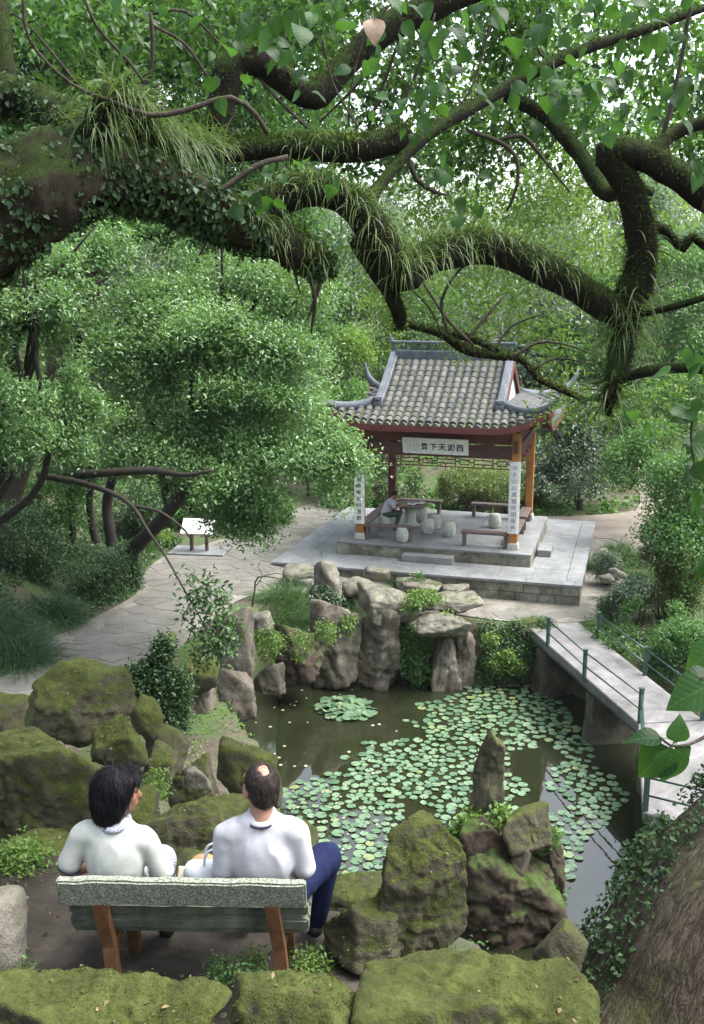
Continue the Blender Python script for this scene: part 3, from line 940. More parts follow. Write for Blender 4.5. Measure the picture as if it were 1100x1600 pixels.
# lattice friezes
def frieze(L, place):
    mb = MB(); t = 0.028
    def bar(x0, z0, x1, z1):
        cx, cz = (x0 + x1) / 2, (z0 + z1) / 2
        if abs(x1 - x0) > abs(z1 - z0): mb.box(place(cx, cz), size(abs(x1 - x0), t, t))
        else: mb.box(place(cx, cz), size(t, t * 0.9, abs(z1 - z0)))
    size = lambda a, b, c: (a, b, c) if place(1, 0)[0] != place(0, 0)[0] else (b, a, c)
    z0, z1 = 2.40, 2.72
    bar(-L, z0, L, z0); bar(-L, z1 - 0.015, L, z1 - 0.015)
    n = 8; w = 2 * L / n
    for i in range(n):
        a = -L + i * w
        bar(a + 0.01, z0, a + 0.01, z1)
        if i % 2:
            bar(a + w * .25, z0 + .08, a + w * .75, z0 + .08); bar(a + w * .25, z1 - .1, a + w * .75, z1 - .1)
            bar(a + w * .25, z0 + .08, a + w * .25, z1 - .1); bar(a + w * .75, z0 + .08, a + w * .75, z1 - .1)
            bar(a, (z0 + z1) / 2, a + w * .25, (z0 + z1) / 2); bar(a + w * .75, (z0 + z1) / 2, a + w, (z0 + z1) / 2)
        else:
            bar(a + w * .5, z0, a + w * .5, z0 + .1); bar(a + w * .5, z1 - .1, a + w * .5, z1)
            bar(a, z0 + .1, a + w, z0 + .1); bar(a, z1 - .1, a + w, z1 - .1)
    bar(L - 0.01, z0, L - 0.01, z1)
    mb.build('lattice', M_eave, pav)
frieze(HU - 0.13, lambda a, z: (a, -HV, z)); frieze(HU - 0.13, lambda a, z: (a, HV, z))
frieze(HV - 0.13, lambda a, z: (HU, a, z)); frieze(HV - 0.13, lambda a, z: (-HU, a, z))

# lettering
def text(name, body, size, mat, parent, loc_, rot=(math.pi / 2, 0, 0), bold=0.0, depth=0.0015, squash=1.0):
    cu = bpy.data.curves.new(name, 'FONT')
    cu.body = body; cu.size = size; cu.align_x = 'CENTER'; cu.align_y = 'CENTER'
    cu.offset = bold; cu.extrude = depth; cu.resolution_u = 3
    tmp = bpy.data.objects.new('tmp', cu); COL.objects.link(tmp)
    dg = bpy.context.evaluated_depsgraph_get()
    me = bpy.data.meshes.new_from_object(tmp.evaluated_get(dg))
    bpy.data.objects.remove(tmp); bpy.data.curves.remove(cu)
    me.name = name
    xs_ = [v.co.x for v in me.vertices]; ys_ = [v.co.y for v in me.vertices]
    cx_, cy_ = (min(xs_) + max(xs_)) / 2, (min(ys_) + max(ys_)) / 2
    for v in me.vertices: v.co.x = (v.co.x - cx_) * squash; v.co.y -= cy_
    me.materials.clear()
    o = link(name, me, mat, parent); o.location = loc_; o.rotation_euler = rot
    return o
pl = MB().box((0, 0, 0), (1.98, 0.035, 0.5), ch=0.008).build('name_board', M_white, pav)
pl.location = (-0.02, -HV - 0.17, 3.02); pl.rotation_euler = (math.radians(14), 0, math.radians(-0.6))
for k, ch_ in enumerate('西湖天下景'):
    text('character', ch_, 0.235, M_ink, pl, (0.74 - k * 0.265, -0.0195, -0.02), bold=0.006)
mb = MB()
for i in range(8):
    for j in range(9):
        mb.box((-0.9 + i * 0.057, -0.019, 0.17 - j * 0.041), (0.022, 0.002, 0.024))
o = mb.build('fine_inscription', M_inkp, pl); o['kind'] = 'stuff'
for su, words_ in ((1, '水水山山處處明明秀秀'), (-1, '晴晴雨雨時時好好奇奇')):
    mb = MB()
    prof = [(-0.16, -0.165), (-0.1, -0.182), (0, -0.188), (0.1, -0.182), (0.16, -0.165), (0.16, -0.13), (-0.16, -0.13)]
    n = len(prof); v = [(a, b, z) for z in (0.52, 2.66) for a, b in prof]
    mb.add(v, [tuple(range(n - 1, -1, -1)), tuple(range(n, 2 * n))] + [(i, (i + 1) % n, n + (i + 1) % n, n + i) for i in range(n)])
    bd = mb.build('couplet_board', M_white, pav)
    bd.location = (su * HU, -HV, 0)
    for k, ch_ in enumerate(words_):
        text('character', ch_, 0.16, M_ink if su < 0 else M_inkp, bd, (0, -0.1915, 2.5 - k * 0.2), bold=0.0015)

# roof
EU, EV, ZE, RISE = 3.35, 3.05, 3.70, 1.78
GU, GV_ = 1.85, 1.9
def zF(v): return ZE + RISE * np.clip(1 - np.abs(v) / EV, 0, 1) ** 1.25
KS = (zF(GV_) - ZE) / (EU - GU)
def lift(u, v):
    c = np.clip((np.minimum(np.abs(u) / EU, np.abs(v) / EV) - 0.5) / 0.5, 0, 1.4)
    return 0.6 * c ** 2.2
def zr(u, v):
    side = np.where(np.abs(u) > GU, ZE + KS * np.clip(EU - np.abs(u), 0, 9), 99)
    return np.minimum(zF(v), side) + lift(u, v)
def roof_sheet(name, off, mat, step=0.12, m=0.0):
    us = np.unique(np.concatenate([np.arange(-EU, EU + 1e-6, step), [-GU - .001, -GU, GU, GU + .001, EU]])); vs_ = np.unique(np.concatenate([np.arange(-EV, EV + 1e-6, step), [EV]]))
    A_, B_ = np.meshgrid(us, vs_)
    z = zr(A_, B_) + off
    n1, n2 = len(us), len(vs_)
    i_, j_ = np.meshgrid(np.arange(n1 - 1), np.arange(n2 - 1)); b = (j_ * n1 + i_).ravel()
    return numpy_obj(name, np.stack([A_.ravel(), B_.ravel(), z.ravel()], 1), np.stack([b, b + 1, b + n1 + 1, b + n1], 1), mat, pav)
roof_sheet('pan_tiles', 0.0, M_pan)
roof_sheet('roof_boards', -0.09, M_redwood)
# rafters under the eaves
mb = MB()
for u in np.arange(-3.2, 3.21, 0.26):
    for s in (-1, 1):
        v0, v1 = s * 2.0, s * 2.98
        mb.tube([(u, v0, float(zr(u, v0)) - 0.16), (u, (v0 + v1) / 2, float(zr(u, (v0 + v1) / 2)) - 0.145), (u, v1, float(zr(u, v1)) - 0.14)], [0.038] * 3, 6)
for v in np.arange(-2.9, 2.91, 0.26):
    for s in (-1, 1):
        u0, u1 = s * 2.3, s * 3.28
        mb.tube([(u0, v, float(zr(u0, v)) - 0.16), ((u0 + u1) / 2, v, float(zr((u0 + u1) / 2, v)) - 0.145), (u1, v, float(zr(u1, v)) - 0.14)], [0.038] * 3, 6)
o = mb.build('rafters', M_eave, pav); o['kind'] = 'stuff'
# eave boards
def edge(pts, name, prof, mat, off):
    P = [(u, v, float(zr(np.array(u), np.array(v))) + off) for u, v in pts]
    return MB().sweep(P, prof).build(name, mat, pav)
eb = [(-0.02, -0.13), (0.03, -0.13), (0.03, 0.055), (-0.02, 0.055)]
for s in (-1, 1):
    edge([(u, s * EV) for u in np.linspace(-EU, EU, 49)], 'eave_board', eb, M_eave, -0.03)
    edge([(s * EU, v) for v in np.linspace(-EV, EV, 45)], 'eave_board', eb, M_eave, -0.03)
# barrel tiles
TL = 0.285
def tile_mesh():
    n = 7; v, f = [], []
    for (y, r, dz) in ((0, 0.1, 0.014), (TL, 0.092, 0.0)):
        for k in range(n):
            a = math.pi * k / (n - 1)
            v.append((r * math.cos(a), -y, r * math.sin(a) * 0.95 + dz))
    # y runs uphill in the tile's own frame: -y is uphill, 0 the lower lip
    v = [(x, -y_, z) for x, y_, z in v]
    f = [(k, k + 1, n + k + 1, n + k) for k in range(n - 1)] + [tuple(range(n - 1, -1, -1))]
    me = bpy.data.meshes.new('roof_tile'); me.from_pydata(v, [], f); me.update()
    me.materials.append(M_tile)
    return me, np.array(v), f
tme, tv, tf = tile_mesh()
def hip_v(u):
    lo, hi = GV_, EV
    tgt = ZE + KS * (EU - abs(u))
    for _ in range(30):
        m_ = (lo + hi) / 2
        if zF(m_) > tgt: lo = m_
        else: hi = m_
    return lo
def frame_at(u, v, du, dv):
    """matrix: local +y points uphill (direction du,dv in plan), z off the surface"""
    e = 0.03
    p = Vector((u, v, float(zr(np.array(u), np.array(v)))))
    q = Vector((u + du * e, v + dv * e, float(zr(np.array(u + du * e), np.array(v + dv * e)))))
    t = (q - p).normalized()
    s = Vector((dv, -du, 0)); s = (s - t * s.dot(t)).normalized()
    n = s.cross(t)
    M = Matrix((s, t, n)).transposed().to_4x4(); M.translation = p
    return M
front, others = [], []
for u in np.arange(-3.24, 3.25, 0.24):
    for s in (-1, 1):
        vtop = 0.12 if abs(u) < GU - 0.12 else (0.12 if abs(u) < GU - 0.02 else hip_v(u) + 0.05)
        v = EV + 0.03
        while v > vtop + 0.1:
            (front if s < 0 else others).append(frame_at(u, s * v, 0, -s))
            sl = math.hypot(1, (float(zF(v - .1)) - float(zF(v))) / 0.1)
            v -= (TL - 0.03) / sl
for v in np.arange(-2.94, 2.95, 0.24):
    for s in (-1, 1):
        lim = GU + 0.15 if abs(v) < GV_ else None
        if lim is None:
            t = float(zF(v)); lim = EU - (t - ZE) / KS + 0.05
        u = EU + 0.03
        while u > lim + 0.1:
            others.append(frame_at(s * u, v, -s, 0))
            u -= (TL - 0.03) / 1.06
rough = lambda: Matrix.Rotation(random.uniform(-.03, .03), 4, 'Z') @ Matrix.Rotation(random.uniform(-.025, .035), 4, 'X')
front.sort(key=lambda M: abs(M.translation.x - 0.6) + 0.2 * abs(M.translation.y))
sv_, sf_ = [], []
for k, M in enumerate(front + others):
    M = M @ rough()
    if k < 296:
        o = bpy.data.objects.new('roof_tile', tme); COL.objects.link(o); o.parent = pav; o.matrix_local = M
    else:
        Rm = np.array(M.to_3x3()); b = len(sv_) * len(tv)
        sv_.append(tv @ Rm.T + np.array(M.translation)); sf_ += [tuple(i + b for i in q) for q in tf]
o = pydata('roof_tiles', np.vstack(sv_), sf_, M_tile, pav); o['kind'] = 'stuff'
# ridges
zt = ZE + RISE
rg = MB()
MB().box((0, 0, zt + 0.06), (2 * GU + 0.1, 0.24, 0.26), ch=0.02).build('ridge_base', M_ridge, pav)
mb = MB()
for k in range(30):
    x = -GU + 0.1 + k * (2 * GU - 0.2) / 29
    mb.box((x, 0, zt + 0.305), (0.03, 0.07, 0.25), ry=0.62 if k % 2 else 0.45)
o = mb.build('ridge_openwork', M_ridge, pav); o['kind'] = 'stuff'
MB().box((0, 0, zt + 0.45), (2 * GU + 0.3, 0.2, 0.075), ch=0.025).build('ridge_cap', M_ridge, pav)
for s in (-1, 1):
    MB().box((s * (GU + 0.0), 0, zt + 0.30), (0.1, 0.12, 0.215), ch=0.01).build('ridge_end', M_ridge, pav)
    MB().sweep([(s * (GU + 0.05), 0, zt + 0.49), (s * (GU + 0.12), 0, zt + 0.56), (s * (GU + 0.13), 0, zt + 0.66)], [(-.05, -.05), (.05, -.05), (.05, .05), (-.05, .05)], [1, .8, .5], (0, 1, 0)).build('ridge_finial', M_ridge, pav)
dprof = [(-.13, -.06), (.13, -.06), (.13, .1), (.085, .13), (.085, .2), (.06, .25), (-.06, .25), (-.085, .2), (-.085, .13), (-.13, .1)]
hprof = [(-.1, -.06), (.1, -.06), (.1, .1), (.07, .17), (0, .2), (-.07, .17), (-.1, .1)]
for su in (-1, 1):
    for sv in (-1, 1):
        P = [(su * (GU - 0.03), sv * v, float(zF(v))) for v in np.linspace(0.06, 1.98, 14)]
        MB().sweep(P, dprof).build('descending_ridge', M_ridge, pav)
        e = P[-1]
        mb = MB().box((e[0], e[1] + sv * 0.09, e[2] + 0.06), (0.27, 0.16, 0.36), ch=0.02)
        mb.box((e[0], e[1] + sv * 0.19, e[2] + 0.02), (0.2, 0.06, 0.12), ch=0.02).box((e[0], e[1] + sv * 0.185, e[2] + 0.17), (0.14, 0.05, 0.07), ch=0.015)
        mb.build('ridge_mask', M_ridge, pav)
        # hip ridge running out into the upturned horn
        P, S = [], []
        for t in np.linspace(0, 1, 16):
            u, v = GU + 0.08 + t * (EU - GU - 0.08), GV_ + 0.06 + t * (EV - GV_ - 0.06)
            P.append((su * u, sv * v, float(zr(np.array(u), np.array(v))) + 0.02)); S.append(1.0 - 0.1 * t)
        for a, (dx, dz) in enumerate(((0.12, 0.08), (0.24, 0.2), (0.33, 0.36), (0.39, 0.54), (0.42, 0.72))):
            P.append((su * (EU + dx * .8), sv * (EV + dx * .62), P[15][2] + dz)); S.append((0.82, 0.68, 0.52, 0.36, 0.18)[a])
        MB().sweep(P, hprof, S).build('hip_ridge', M_ridge, pav, True)
        MB().box((su * (EU - 0.02), sv * (EV - 0.02), float(zr(EU, EV)) - 0.12), (0.2, 0.2, 0.16), math.radians(45), ch=0.02).build('corner_beam_end', M_eave, pav)
        mb = MB().sweep([(su * 2.3, sv * 2.0, 3.78), (su * 2.85, sv * 2.55, 3.74), (su * EU, sv * EV, float(zr(EU, EV)) - 0.16)], [(-.06, -.08), (.06, -.08), (.06, .06), (-.06, .06)])
        mb.build('corner_rafter', M_eave, pav)
for su in (-1, 1):                                      # gables
    vv = np.linspace(-1.92, 1.92, 25)
    top = [(su * (GU + 0.02), v, float(zF(v)) - 0.02) for v in vv]
    bot = [(su * (GU + 0.02), v, float(zF(GV_)) - 0.1) for v in vv]
    mb = MB(); n = len(vv)
    inn = [(p[0] - su * 0.1, p[1], p[2]) for p in top]; inb = [(p[0] - su * 0.1, p[1], p[2]) for p in bot]
    mb.add(top + bot + inn + inb, [(i, i + 1, n + i + 1, n + i) for i in range(n - 1)] + [(2 * n + i, 3 * n + i, 3 * n + i + 1, 2 * n + i + 1) for i in range(n - 1)])
    mb.build('gable_wall', M_plaster, pav)
    MB().sweep([(su * (GU + 0.11), v, float(zF(v)) - 0.1) for v in vv], [(-.02, -.13), (.02, -.13), (.02, .05), (-.02, .05)]).build('bargeboard', M_eave, pav)
MB().box((0, 0, zt - 0.25), (2 * GU + 0.2, 0.2, 0.2)).build('ridge_beam', M_redwood, pav)

# ------------------------------------------------------------------ what stands in the pavilion
def L2W(u, v, z=0.0):
    q = PC[:2] + UU * u + VV * v
    return (q[0], q[1], PC[2] + 0.02 + z)
def stone_bench(u, v, length, along, label):
    b = empty('stone_bench', L2W(u, v), PA + (0 if along == 'u' else math.pi / 2), label, 'bench', 'low benches between the columns')
    MB().box((0, 0, 0.43), (length, 0.32, 0.07), ch=0.012).build('seat', M_bench, b)
    for s in (-1, 1):
        MB().box((s * (length / 2 - 0.09), 0, 0.198), (0.09, 0.26, 0.394), ch=0.008).build('leg', M_bench, b)
    return b
stone_bench(-1.46, -2.02, 1.5, 'u', 'brown bench at the pavilion front beside the left couplet column')
stone_bench(1.5, -2.02, 1.42, 'u', 'brown bench at the pavilion front beside the right couplet column')
stone_bench(-2.3, -0.05, 3.6, 'v', 'long brown bench along the pavilion side behind the reading man')
stone_bench(2.32, -0.9, 1.7, 'v', 'brown bench on the open right side nearest the front right column')
stone_bench(2.32, 1.05, 1.5, 'v', 'brown bench on the right side reaching the rear right column')
stone_bench(-1.35, 2.02, 1.5, 'u', 'dark bench at the pavilion rear just behind the stone table')
stone_bench(1.25, 2.02, 1.65, 'u', 'dark bench at the pavilion rear in front of the clipped hedge')
def drum(px, py, label, s=1.0):
    u, v = loc(px, py, 2.42)
    o = empty('drum_stool', L2W(u, v), random.uniform(0, 6), label, 'stool', 'stone drum stools')
    pr = [(0.15, 0), (0.165, 0.012), (0.172, 0.04), (0.2, 0.12), (0.212, 0.225), (0.2, 0.33), (0.172, 0.41), (0.165, 0.438), (0.15, 0.45)]
    MB().lathe((0, 0, 0), [(r * s, z * s) for r, z in pr], 24).build('drum', M_stool, o, True)
    mb = MB()
    for z in (0.06, 0.39):
        for k in range(18):
            a = k * math.pi / 9
            mb.box((0.186 * s * math.cos(a), 0.186 * s * math.sin(a), z * s), (0.022, 0.022, 0.022), a, ch=0.008)
    q = mb.build('studs', M_stool, o); q['kind'] = 'stuff'
    return o, u, v
drum(668, 833, 'pale stone drum stool near the table, front one of an overlapping pair')
drum(679, 826, 'pale stone drum stool near the table, half hidden behind another stool')
drum(702, 838, 'pale stone drum stool alone in the middle of the pavilion floor')
drum(773, 824, 'pale stone drum stool close to the right couplet column and rear bench')
stool_man, MU, MV = drum(602, 826, 'pale stone drum stool under the reading man')
drum(629, 846, 'pale stone drum stool half hidden under the front left bench')
drum(657, 813, 'pale stone drum stool tucked behind the stone table')
tu, tv2 = loc(641, 822, 2.42)
tb = empty('stone_table', L2W(tu, tv2), PA, 'round stone pedestal table with papers on it, beside the reading man', 'table')
MB().lathe((0, 0, 0), [(0.3, 0), (0.31, 0.05), (0.24, 0.09), (0.19, 0.2), (0.18, 0.38), (0.2, 0.55), (0.27, 0.64), (0.3, 0.67)], 24).build('pedestal', M_stool, tb, True)
MB().lathe((0, 0, 0.672), [(0.5, 0), (0.53, 0.012), (0.535, 0.045), (0.52, 0.07), (0.4, 0.074)], 32).build('table_top', M_bench, tb)
def paper(du, dv, rz, w, label):
    n = 8; v = []; f = []
    for i in range(n + 1):
        for j in (0, 1):
            v.append((w * (i / n - .5), 0.13 * (j * 2 - 1), 0.004 + 0.02 * (1 + math.sin(i * 1.1 + j)) * (0.4 + i / n)))
    for i in range(n): f.append((2 * i, 2 * i + 2, 2 * i + 3, 2 * i + 1))
    o = pydata('paper', v, f, M_white); o.location = L2W(tu + du, tv2 + dv, 0.75); o.rotation_euler = (0, 0, PA + rz)
    so = o.modifiers.new('thick', 'SOLIDIFY'); so.thickness = 0.004
    return tag(o, label, 'paper')
paper(0.1, -0.1, 0.2, 0.36, 'white sheets lying open on the stone table')
paper(0.32, 0.12, 0.7, 0.26, 'white curled sheet at the far edge of the stone table')
# information board left of the pavilion
sg = on(303, 866)
sign = empty('information_board', (sg[0], sg[1], sg[2] - 0.02), math.radians(-8), 'sloping white information board on two brown posts beside the path', 'sign')
MB().box((0.15, 0.15, 0.06), (1.75, 1.0, 0.1), ch=0.015).build('plinth', M_slab, sign)
for s in (-1, 1):
    MB().box((0.15 + s * 0.24, 0.1, 0.42), (0.1, 0.1, 0.62), ch=0.01).build('post', M_bench, sign)
pn = MB().box((0, 0, 0), (1.0, 0.6, 0.05), ch=0.01).build('panel', M_white, sign); pn.location = (0.12, 0.12, 0.86); pn.rotation_euler = (math.radians(38), 0, math.radians(2))
mb = MB()
for r in range(9):
    x = -0.44
    while x < 0.4:
        w = random.uniform(0.05, 0.16); mb.box((x + w / 2, 0.22 - r * 0.05, 0.0262), (w, 0.012, 0.001)); x += w + 0.025
o = mb.build('fine_print', plain('pale_print', [(0.3, (0.4, 0.42, 0.46)), (0.7, (0.5, 0.52, 0.56))], 20, 0.6, 0), pn); o['kind'] = 'stuff'
# ------------------------------------------------------------------ rocks
def ico(sub):
    bm = bmesh.new(); bmesh.ops.create_icosphere(bm, subdivisions=sub, radius=1.0)
    v = np.array([q.co[:] for q in bm.verts]); f = np.array([[q.index for q in fc.verts] for fc in bm.faces]); bm.free()
    return v, f
ICO = {k: ico(k) for k in (2, 3, 4, 5, 6)}
def rock_arrays(rad, seed, sub=5, facets=11, sharp=38.0, rough=0.9, rot=None, boxy=0.35):
    """angular stone: a soft intersection of cleavage planes, then broken up by noise"""
    rng = np.random.default_rng(seed)
    d, f = ICO[sub]
    n = unit(rng.normal(size=(facets, 3)))
    h = rng.uniform(0.6, 1.0, facets)
    ax = np.array([[1, 0, 0], [-1, 0, 0], [0, 1, 0], [0, -1, 0], [0, 0, 1], [0, 0, -1]], float) + rng.normal(size=(6, 3)) * 0.22
    n = np.vstack([n, unit(ax)]); h = np.concatenate([h, np.full(6, 0.86) + rng.uniform(-.1, .1, 6) * (1 - boxy)])
    q = np.clip(d @ n.T, 1e-3, None) / h[None]
    r = (np.sum(q ** sharp, 1)) ** (-1 / sharp)
    v = d * r[:, None]
    ext = (v.max(0) - v.min(0)) / 2
    v = (v - (v.max(0) + v.min(0)) / 2) / ext
    v = v * np.asarray(rad)
    s = float(np.mean(rad))
    g = unit(d / np.asarray(rad))
    p = v / s + seed * 3.7
    big = fbm(p * 1.4, seed, 3)
    rid = 1 - np.abs(fbm(p * 2.6 + np.array([0, 0, 5]), seed + 3, 4)) * 2
    strat = -np.abs(vnoise(np.stack([p[:, 0] * 0.8, p[:, 1] * 0.8, p[:, 2] * 5.5], 1), seed + 8))
    fine = fbm(p * 8, seed + 5, 4, 0.6)
    v = v + g * s * rough * (0.10 * big - 0.15 * np.clip(rid - 0.5, 0, 1) + 0.06 * strat + 0.04 * fine)[:, None]
    if rot is not None:
        v = v @ np.array(rot.to_matrix()).T if hasattr(rot, 'to_matrix') else v @ np.array(rot).T
    return v, f
def px_box(x0, y0, x1, y1, Y, k=0.8):
    cx, cy = (x0 + x1) / 2, (y0 + y1) / 2
    c = A(cx, cy, Y); m = MPP(cx, cy, Y)
    dl = PITCH + math.atan((cy - 800) / FPX)
    rx = (x1 - x0) / 2 * m; hh = (y1 - y0) / 2 * m
    ry = min(k * rx, 0.8 * hh / math.sin(dl))
    rz = math.sqrt(max(hh * hh - (ry * math.sin(dl)) ** 2, 0.05 * hh * hh)) / math.cos(dl)
    return c, (rx, ry, rz)
def rock(name, box, Y, seed, mat, label, sub=4, k=0.8, rz=0.0, parent=None, cat='rock', grow=1.0, group=None, tilt=None, **kw):
    c, r = px_box(*box, Y, k)
    v, f = rock_arrays(np.array(r) * grow, seed, sub, **kw)
    if tilt is not None:
        v = v @ np.array(Matrix.Rotation(tilt[0], 3, 'X') @ Matrix.Rotation(tilt[1], 3, 'Y')).T
    o = numpy_obj(name, v, f, mat, None, True)
    o.location = c; o.rotation_euler = (0, 0, rz)
    if parent is None: tag(o, label, cat, group)
    else: par(o, parent)
    return o
# close round the bench
rock('mossy_boulder', (-60, 1506, 360, 1690), 3.75, 11, M_rock_moss, 'long low mossy boulder filling the bottom left corner in front of the bench', 6, 0.55)
rock('mossy_boulder', (352, 1508, 600, 1700), 3.55, 12, M_rock_moss, 'bright mossy boulder at the bottom edge between two longer boulders', 5, 0.8)
rock('mossy_boulder', (520, 1484, 945, 1730), 3.75, 13, M_rock_moss, 'broad mossy boulder with a fallen leaf on it beside the big trunk', 6, 0.6, boxy=0.2)
rock('standing_boulder', (572, 1284, 735, 1530), 5.05, 30, M_rock_moss, 'tall leaning mossy slab standing just right of the bench', 6, 0.55, 0.35, tilt=(0.05, 0.12))
rock('low_rock', (500, 1395, 640, 1515), 4.95, 15, M_rock_half, 'dark low rock at the foot of the leaning mossy slab', 5, 0.8)
rock('flat_rock', (470, 1366, 620, 1440), 5.9, 16, M_rock_half, 'flat grey rock at the ledge edge beside the man in navy trousers', 5, 0.8)
rock('wedge_rock', (832, 1440, 918, 1540), 4.7, 17, M_rock_half, 'small dark wedge rock between the broad boulder and the trunk', 4, 0.8)
rock('round_stone', (-80, 1388, 40, 1520), 4.5, 18, M_rock_grey, 'smooth round grey stone at the left edge beside the bench', 4, 0.9, rough=0.25, facets=6, sharp=5)
# rockery between the bench and the path
rock('block_boulder', (50, 1026, 208, 1165), 8.6, 21, M_rock_moss, 'big tilted block of mossy stone rising highest above the path', 5, 0.7, 0.5, tilt=(0.0, 0.25))
rock('round_boulder', (138, 1118, 238, 1212), 7.9, 22, M_rock_moss, 'rounded mossy block leaning under the highest tilted boulder', 5, 0.8)
rock('wide_boulder', (-90, 1132, 186, 1320), 7.0, 23, M_rock_moss, 'very wide mossy boulder behind the woman at the left edge', 6, 0.6)
rock('wedge_rock', (203, 1088, 258, 1155), 9.2, 24, M_rock_moss, 'pointed dark green rock wedge beside the ivy covered bank', 4)
rock('small_rock', (216, 1162, 278, 1222), 8.0, 25, M_rock_half, 'small half mossy rock right of the rounded block', 4)
rock('sloping_rock', (226, 1135, 296, 1215), 9.3, 26, M_rock_half, 'pale sloping rock below the ivy bank', 4)
rock('loose_stone', (288, 1196, 332, 1234), 8.0, 27, M_rock_grey, 'small loose pale stone lying on the rockery above the pond', 4)
rock('split_rock', (210, 1236, 425, 1375), 6.7, 28, M_rock_half, 'big split rock between the heads of the couple', 6, 0.7)
rock('water_side_boulder', (338, 1152, 440, 1260), 9.2, 29, M_rock_moss, 'mossy boulder standing against the water above the man', 5)
rock('shaded_rock', (-40, 1285, 130, 1400), 6.4, 31, M_rock_moss, 'low shaded rock under the very wide boulder', 5)
rock('small_rock', (262, 1335, 350, 1400), 5.9, 32, M_rock_half, 'small pale rock behind the white bag', 4)
rock('shaded_rock', (150, 1225, 250, 1330), 6.9, 33, M_rock_moss, 'dark rock directly behind the head of the woman', 4)
rock('buried_rock', (-40, 1080, 80, 1190), 9.6, 34, M_rock_half, 'dark half buried rock left of the tilted block', 4)
rock('buried_rock', (255, 1180, 345, 1290), 8.4, 35, M_rock_half, 'broken stony slope under the loose pale stone', 5)
rock('shore_rock', (395, 1285, 500, 1390), 7.6, 36, M_rock_half, 'low shore rock hidden behind the man in white', 4)
# short moss growing out of the boulders, and a few leaves caught on them
L_MOSS = leafmat('boulder_moss', (0.02, 0.028, 0.006), (0.06, 0.074, 0.018), (0.13, 0.15, 0.04), 0.25, 0.85, 0.1)
L_DRY = leafmat('caught_leaf', (0.05, 0.035, 0.02), (0.13, 0.095, 0.05), (0.26, 0.2, 0.12), 0.1, 0.7, 0.2)
def moss_fuzz(o, n, seed):
    rr = np.random.default_rng(seed); me = o.data; m = len(me.vertices)
    co = np.zeros(m * 3, np.float32); no = np.zeros(m * 3, np.float32)
    me.vertices.foreach_get('co', co); me.vertex_normals.foreach_get('vector', no)
    co, no = co.reshape(-1, 3).astype(float), no.reshape(-1, 3).astype(float)
    w = np.clip(no[:, 2] + 0.55, 0, 1) * (fbm(co * 4.5, seed, 3) > -0.12)
    k = rr.choice(m, n, p=w / w.sum())
    p = co[k] + rr.normal(size=(n, 3)) * .006; q = no[k]
    V, F = blades_arrays(p - q * .004, q + rr.normal(size=(n, 3)) * .6, rr.uniform(.004, .012, n), rr.uniform(.003, .006, n), rr, 2, .5)
    f = numpy_obj('moss', V, F, L_MOSS, o); f['kind'] = 'stuff'
    k = rr.choice(m, 26, p=w ** 3 / (w ** 3).sum()); L = rr.uniform(.015, .04, 26)
    V, F = leaves_arrays(co[k] + no[k] * .008, rr.normal(size=(26, 3)) * np.array([1, 1, .2]), no[k] + rr.normal(size=(26, 3)) * .25, L, L * .55)
    f = numpy_obj('caught_leaves', V, F, L_DRY, o); f['kind'] = 'stuff'
for k_, o_ in enumerate([q for q in COL.objects if q.parent is None and q.name.split('.')[0] in ('mossy_boulder', 'standing_boulder', 'wide_boulder', 'block_boulder', 'round_boulder', 'split_rock', 'flat_rock', 'low_rock', 'water_side_boulder', 'shaded_rock')]):
    moss_fuzz(o_, 3500 if o_.name.startswith('mossy') else 1800, 900 + k_)
# stones along the far bank
rock('pointed_rock', (232, 992, 280, 1090), 16.4, 41, M_rock_moss, 'pointed ivy-clad rock rising from the bank beside the path', 4)
pi = empty('bank_pillar', A(316, 1085, 18.2), 0, 'pinkish stone pillar with an overhanging mossy cap at the pond corner', 'rock')
rock('stem', (290, 1060, 342, 1189), 18.3, 42, M_rock_pale, '', 4, facets=4, boxy=.95, sharp=60, rough=1.3, parent=pi)
rock('cap', (280, 1012, 346, 1082), 18.3, 43, M_rock_moss, '', 4, parent=pi)
rock('bank_rock', (338, 1040, 402, 1124), 20.3, 44, M_rock_pale, 'pale triangular rock at the waterline with white streaks', 4, facets=4, boxy=.95, sharp=60, rough=1.3)
rock('bank_rock', (335, 950, 402, 1084), 20.9, 45, M_rock_pale, 'upright pale rock under the drooping twigs at the path edge', 4, facets=4, boxy=.95, sharp=60, rough=1.3)
rock('bank_rock', (382, 955, 428, 1010), 21.8, 46, M_rock_grey, 'pale overhanging rock above a dark hollow in the bank', 4)
rock('bank_rock', (392, 1030, 446, 1092), 21.6, 47, M_rock_pale, 'low pink rock at the waterline below the hollow', 4, facets=4, boxy=.95, sharp=60, rough=1.3)
rock('bank_rock', (432, 975, 500, 1080), 23.3, 48, M_rock_isle, 'brown bank rock below the hanging grass', 5, facets=4, boxy=.95, sharp=60, rough=1.3, grow=1.15)
rock('bank_rock', (490, 940, 565, 1064), 24.4, 49, M_rock_pale, 'reddish bank rock under the upright standing stone', 5, facets=4, boxy=.95, sharp=60, rough=1.3, grow=1.2)
rock('standing_stone', (490, 872, 536, 958), 25.2, 50, M_rock_grey, 'upright brown standing stone on the bank with grass at its foot', 4, facets=9)
m1 = empty('overhanging_rock', A(608, 985, 24.3), 0, 'large flat-topped overhanging rock on the far bank, left one of two', 'rock', 'overhanging rocks')
rock('stem', (550, 940, 628, 1080), 24.3, 51, M_rock_pale, '', 5, facets=4, boxy=.95, sharp=60, rough=1.3, parent=m1)
rock('side_stem', (605, 945, 664, 1024), 24.9, 52, M_rock_pale, '', 4, facets=4, boxy=.95, sharp=60, rough=1.3, parent=m1)
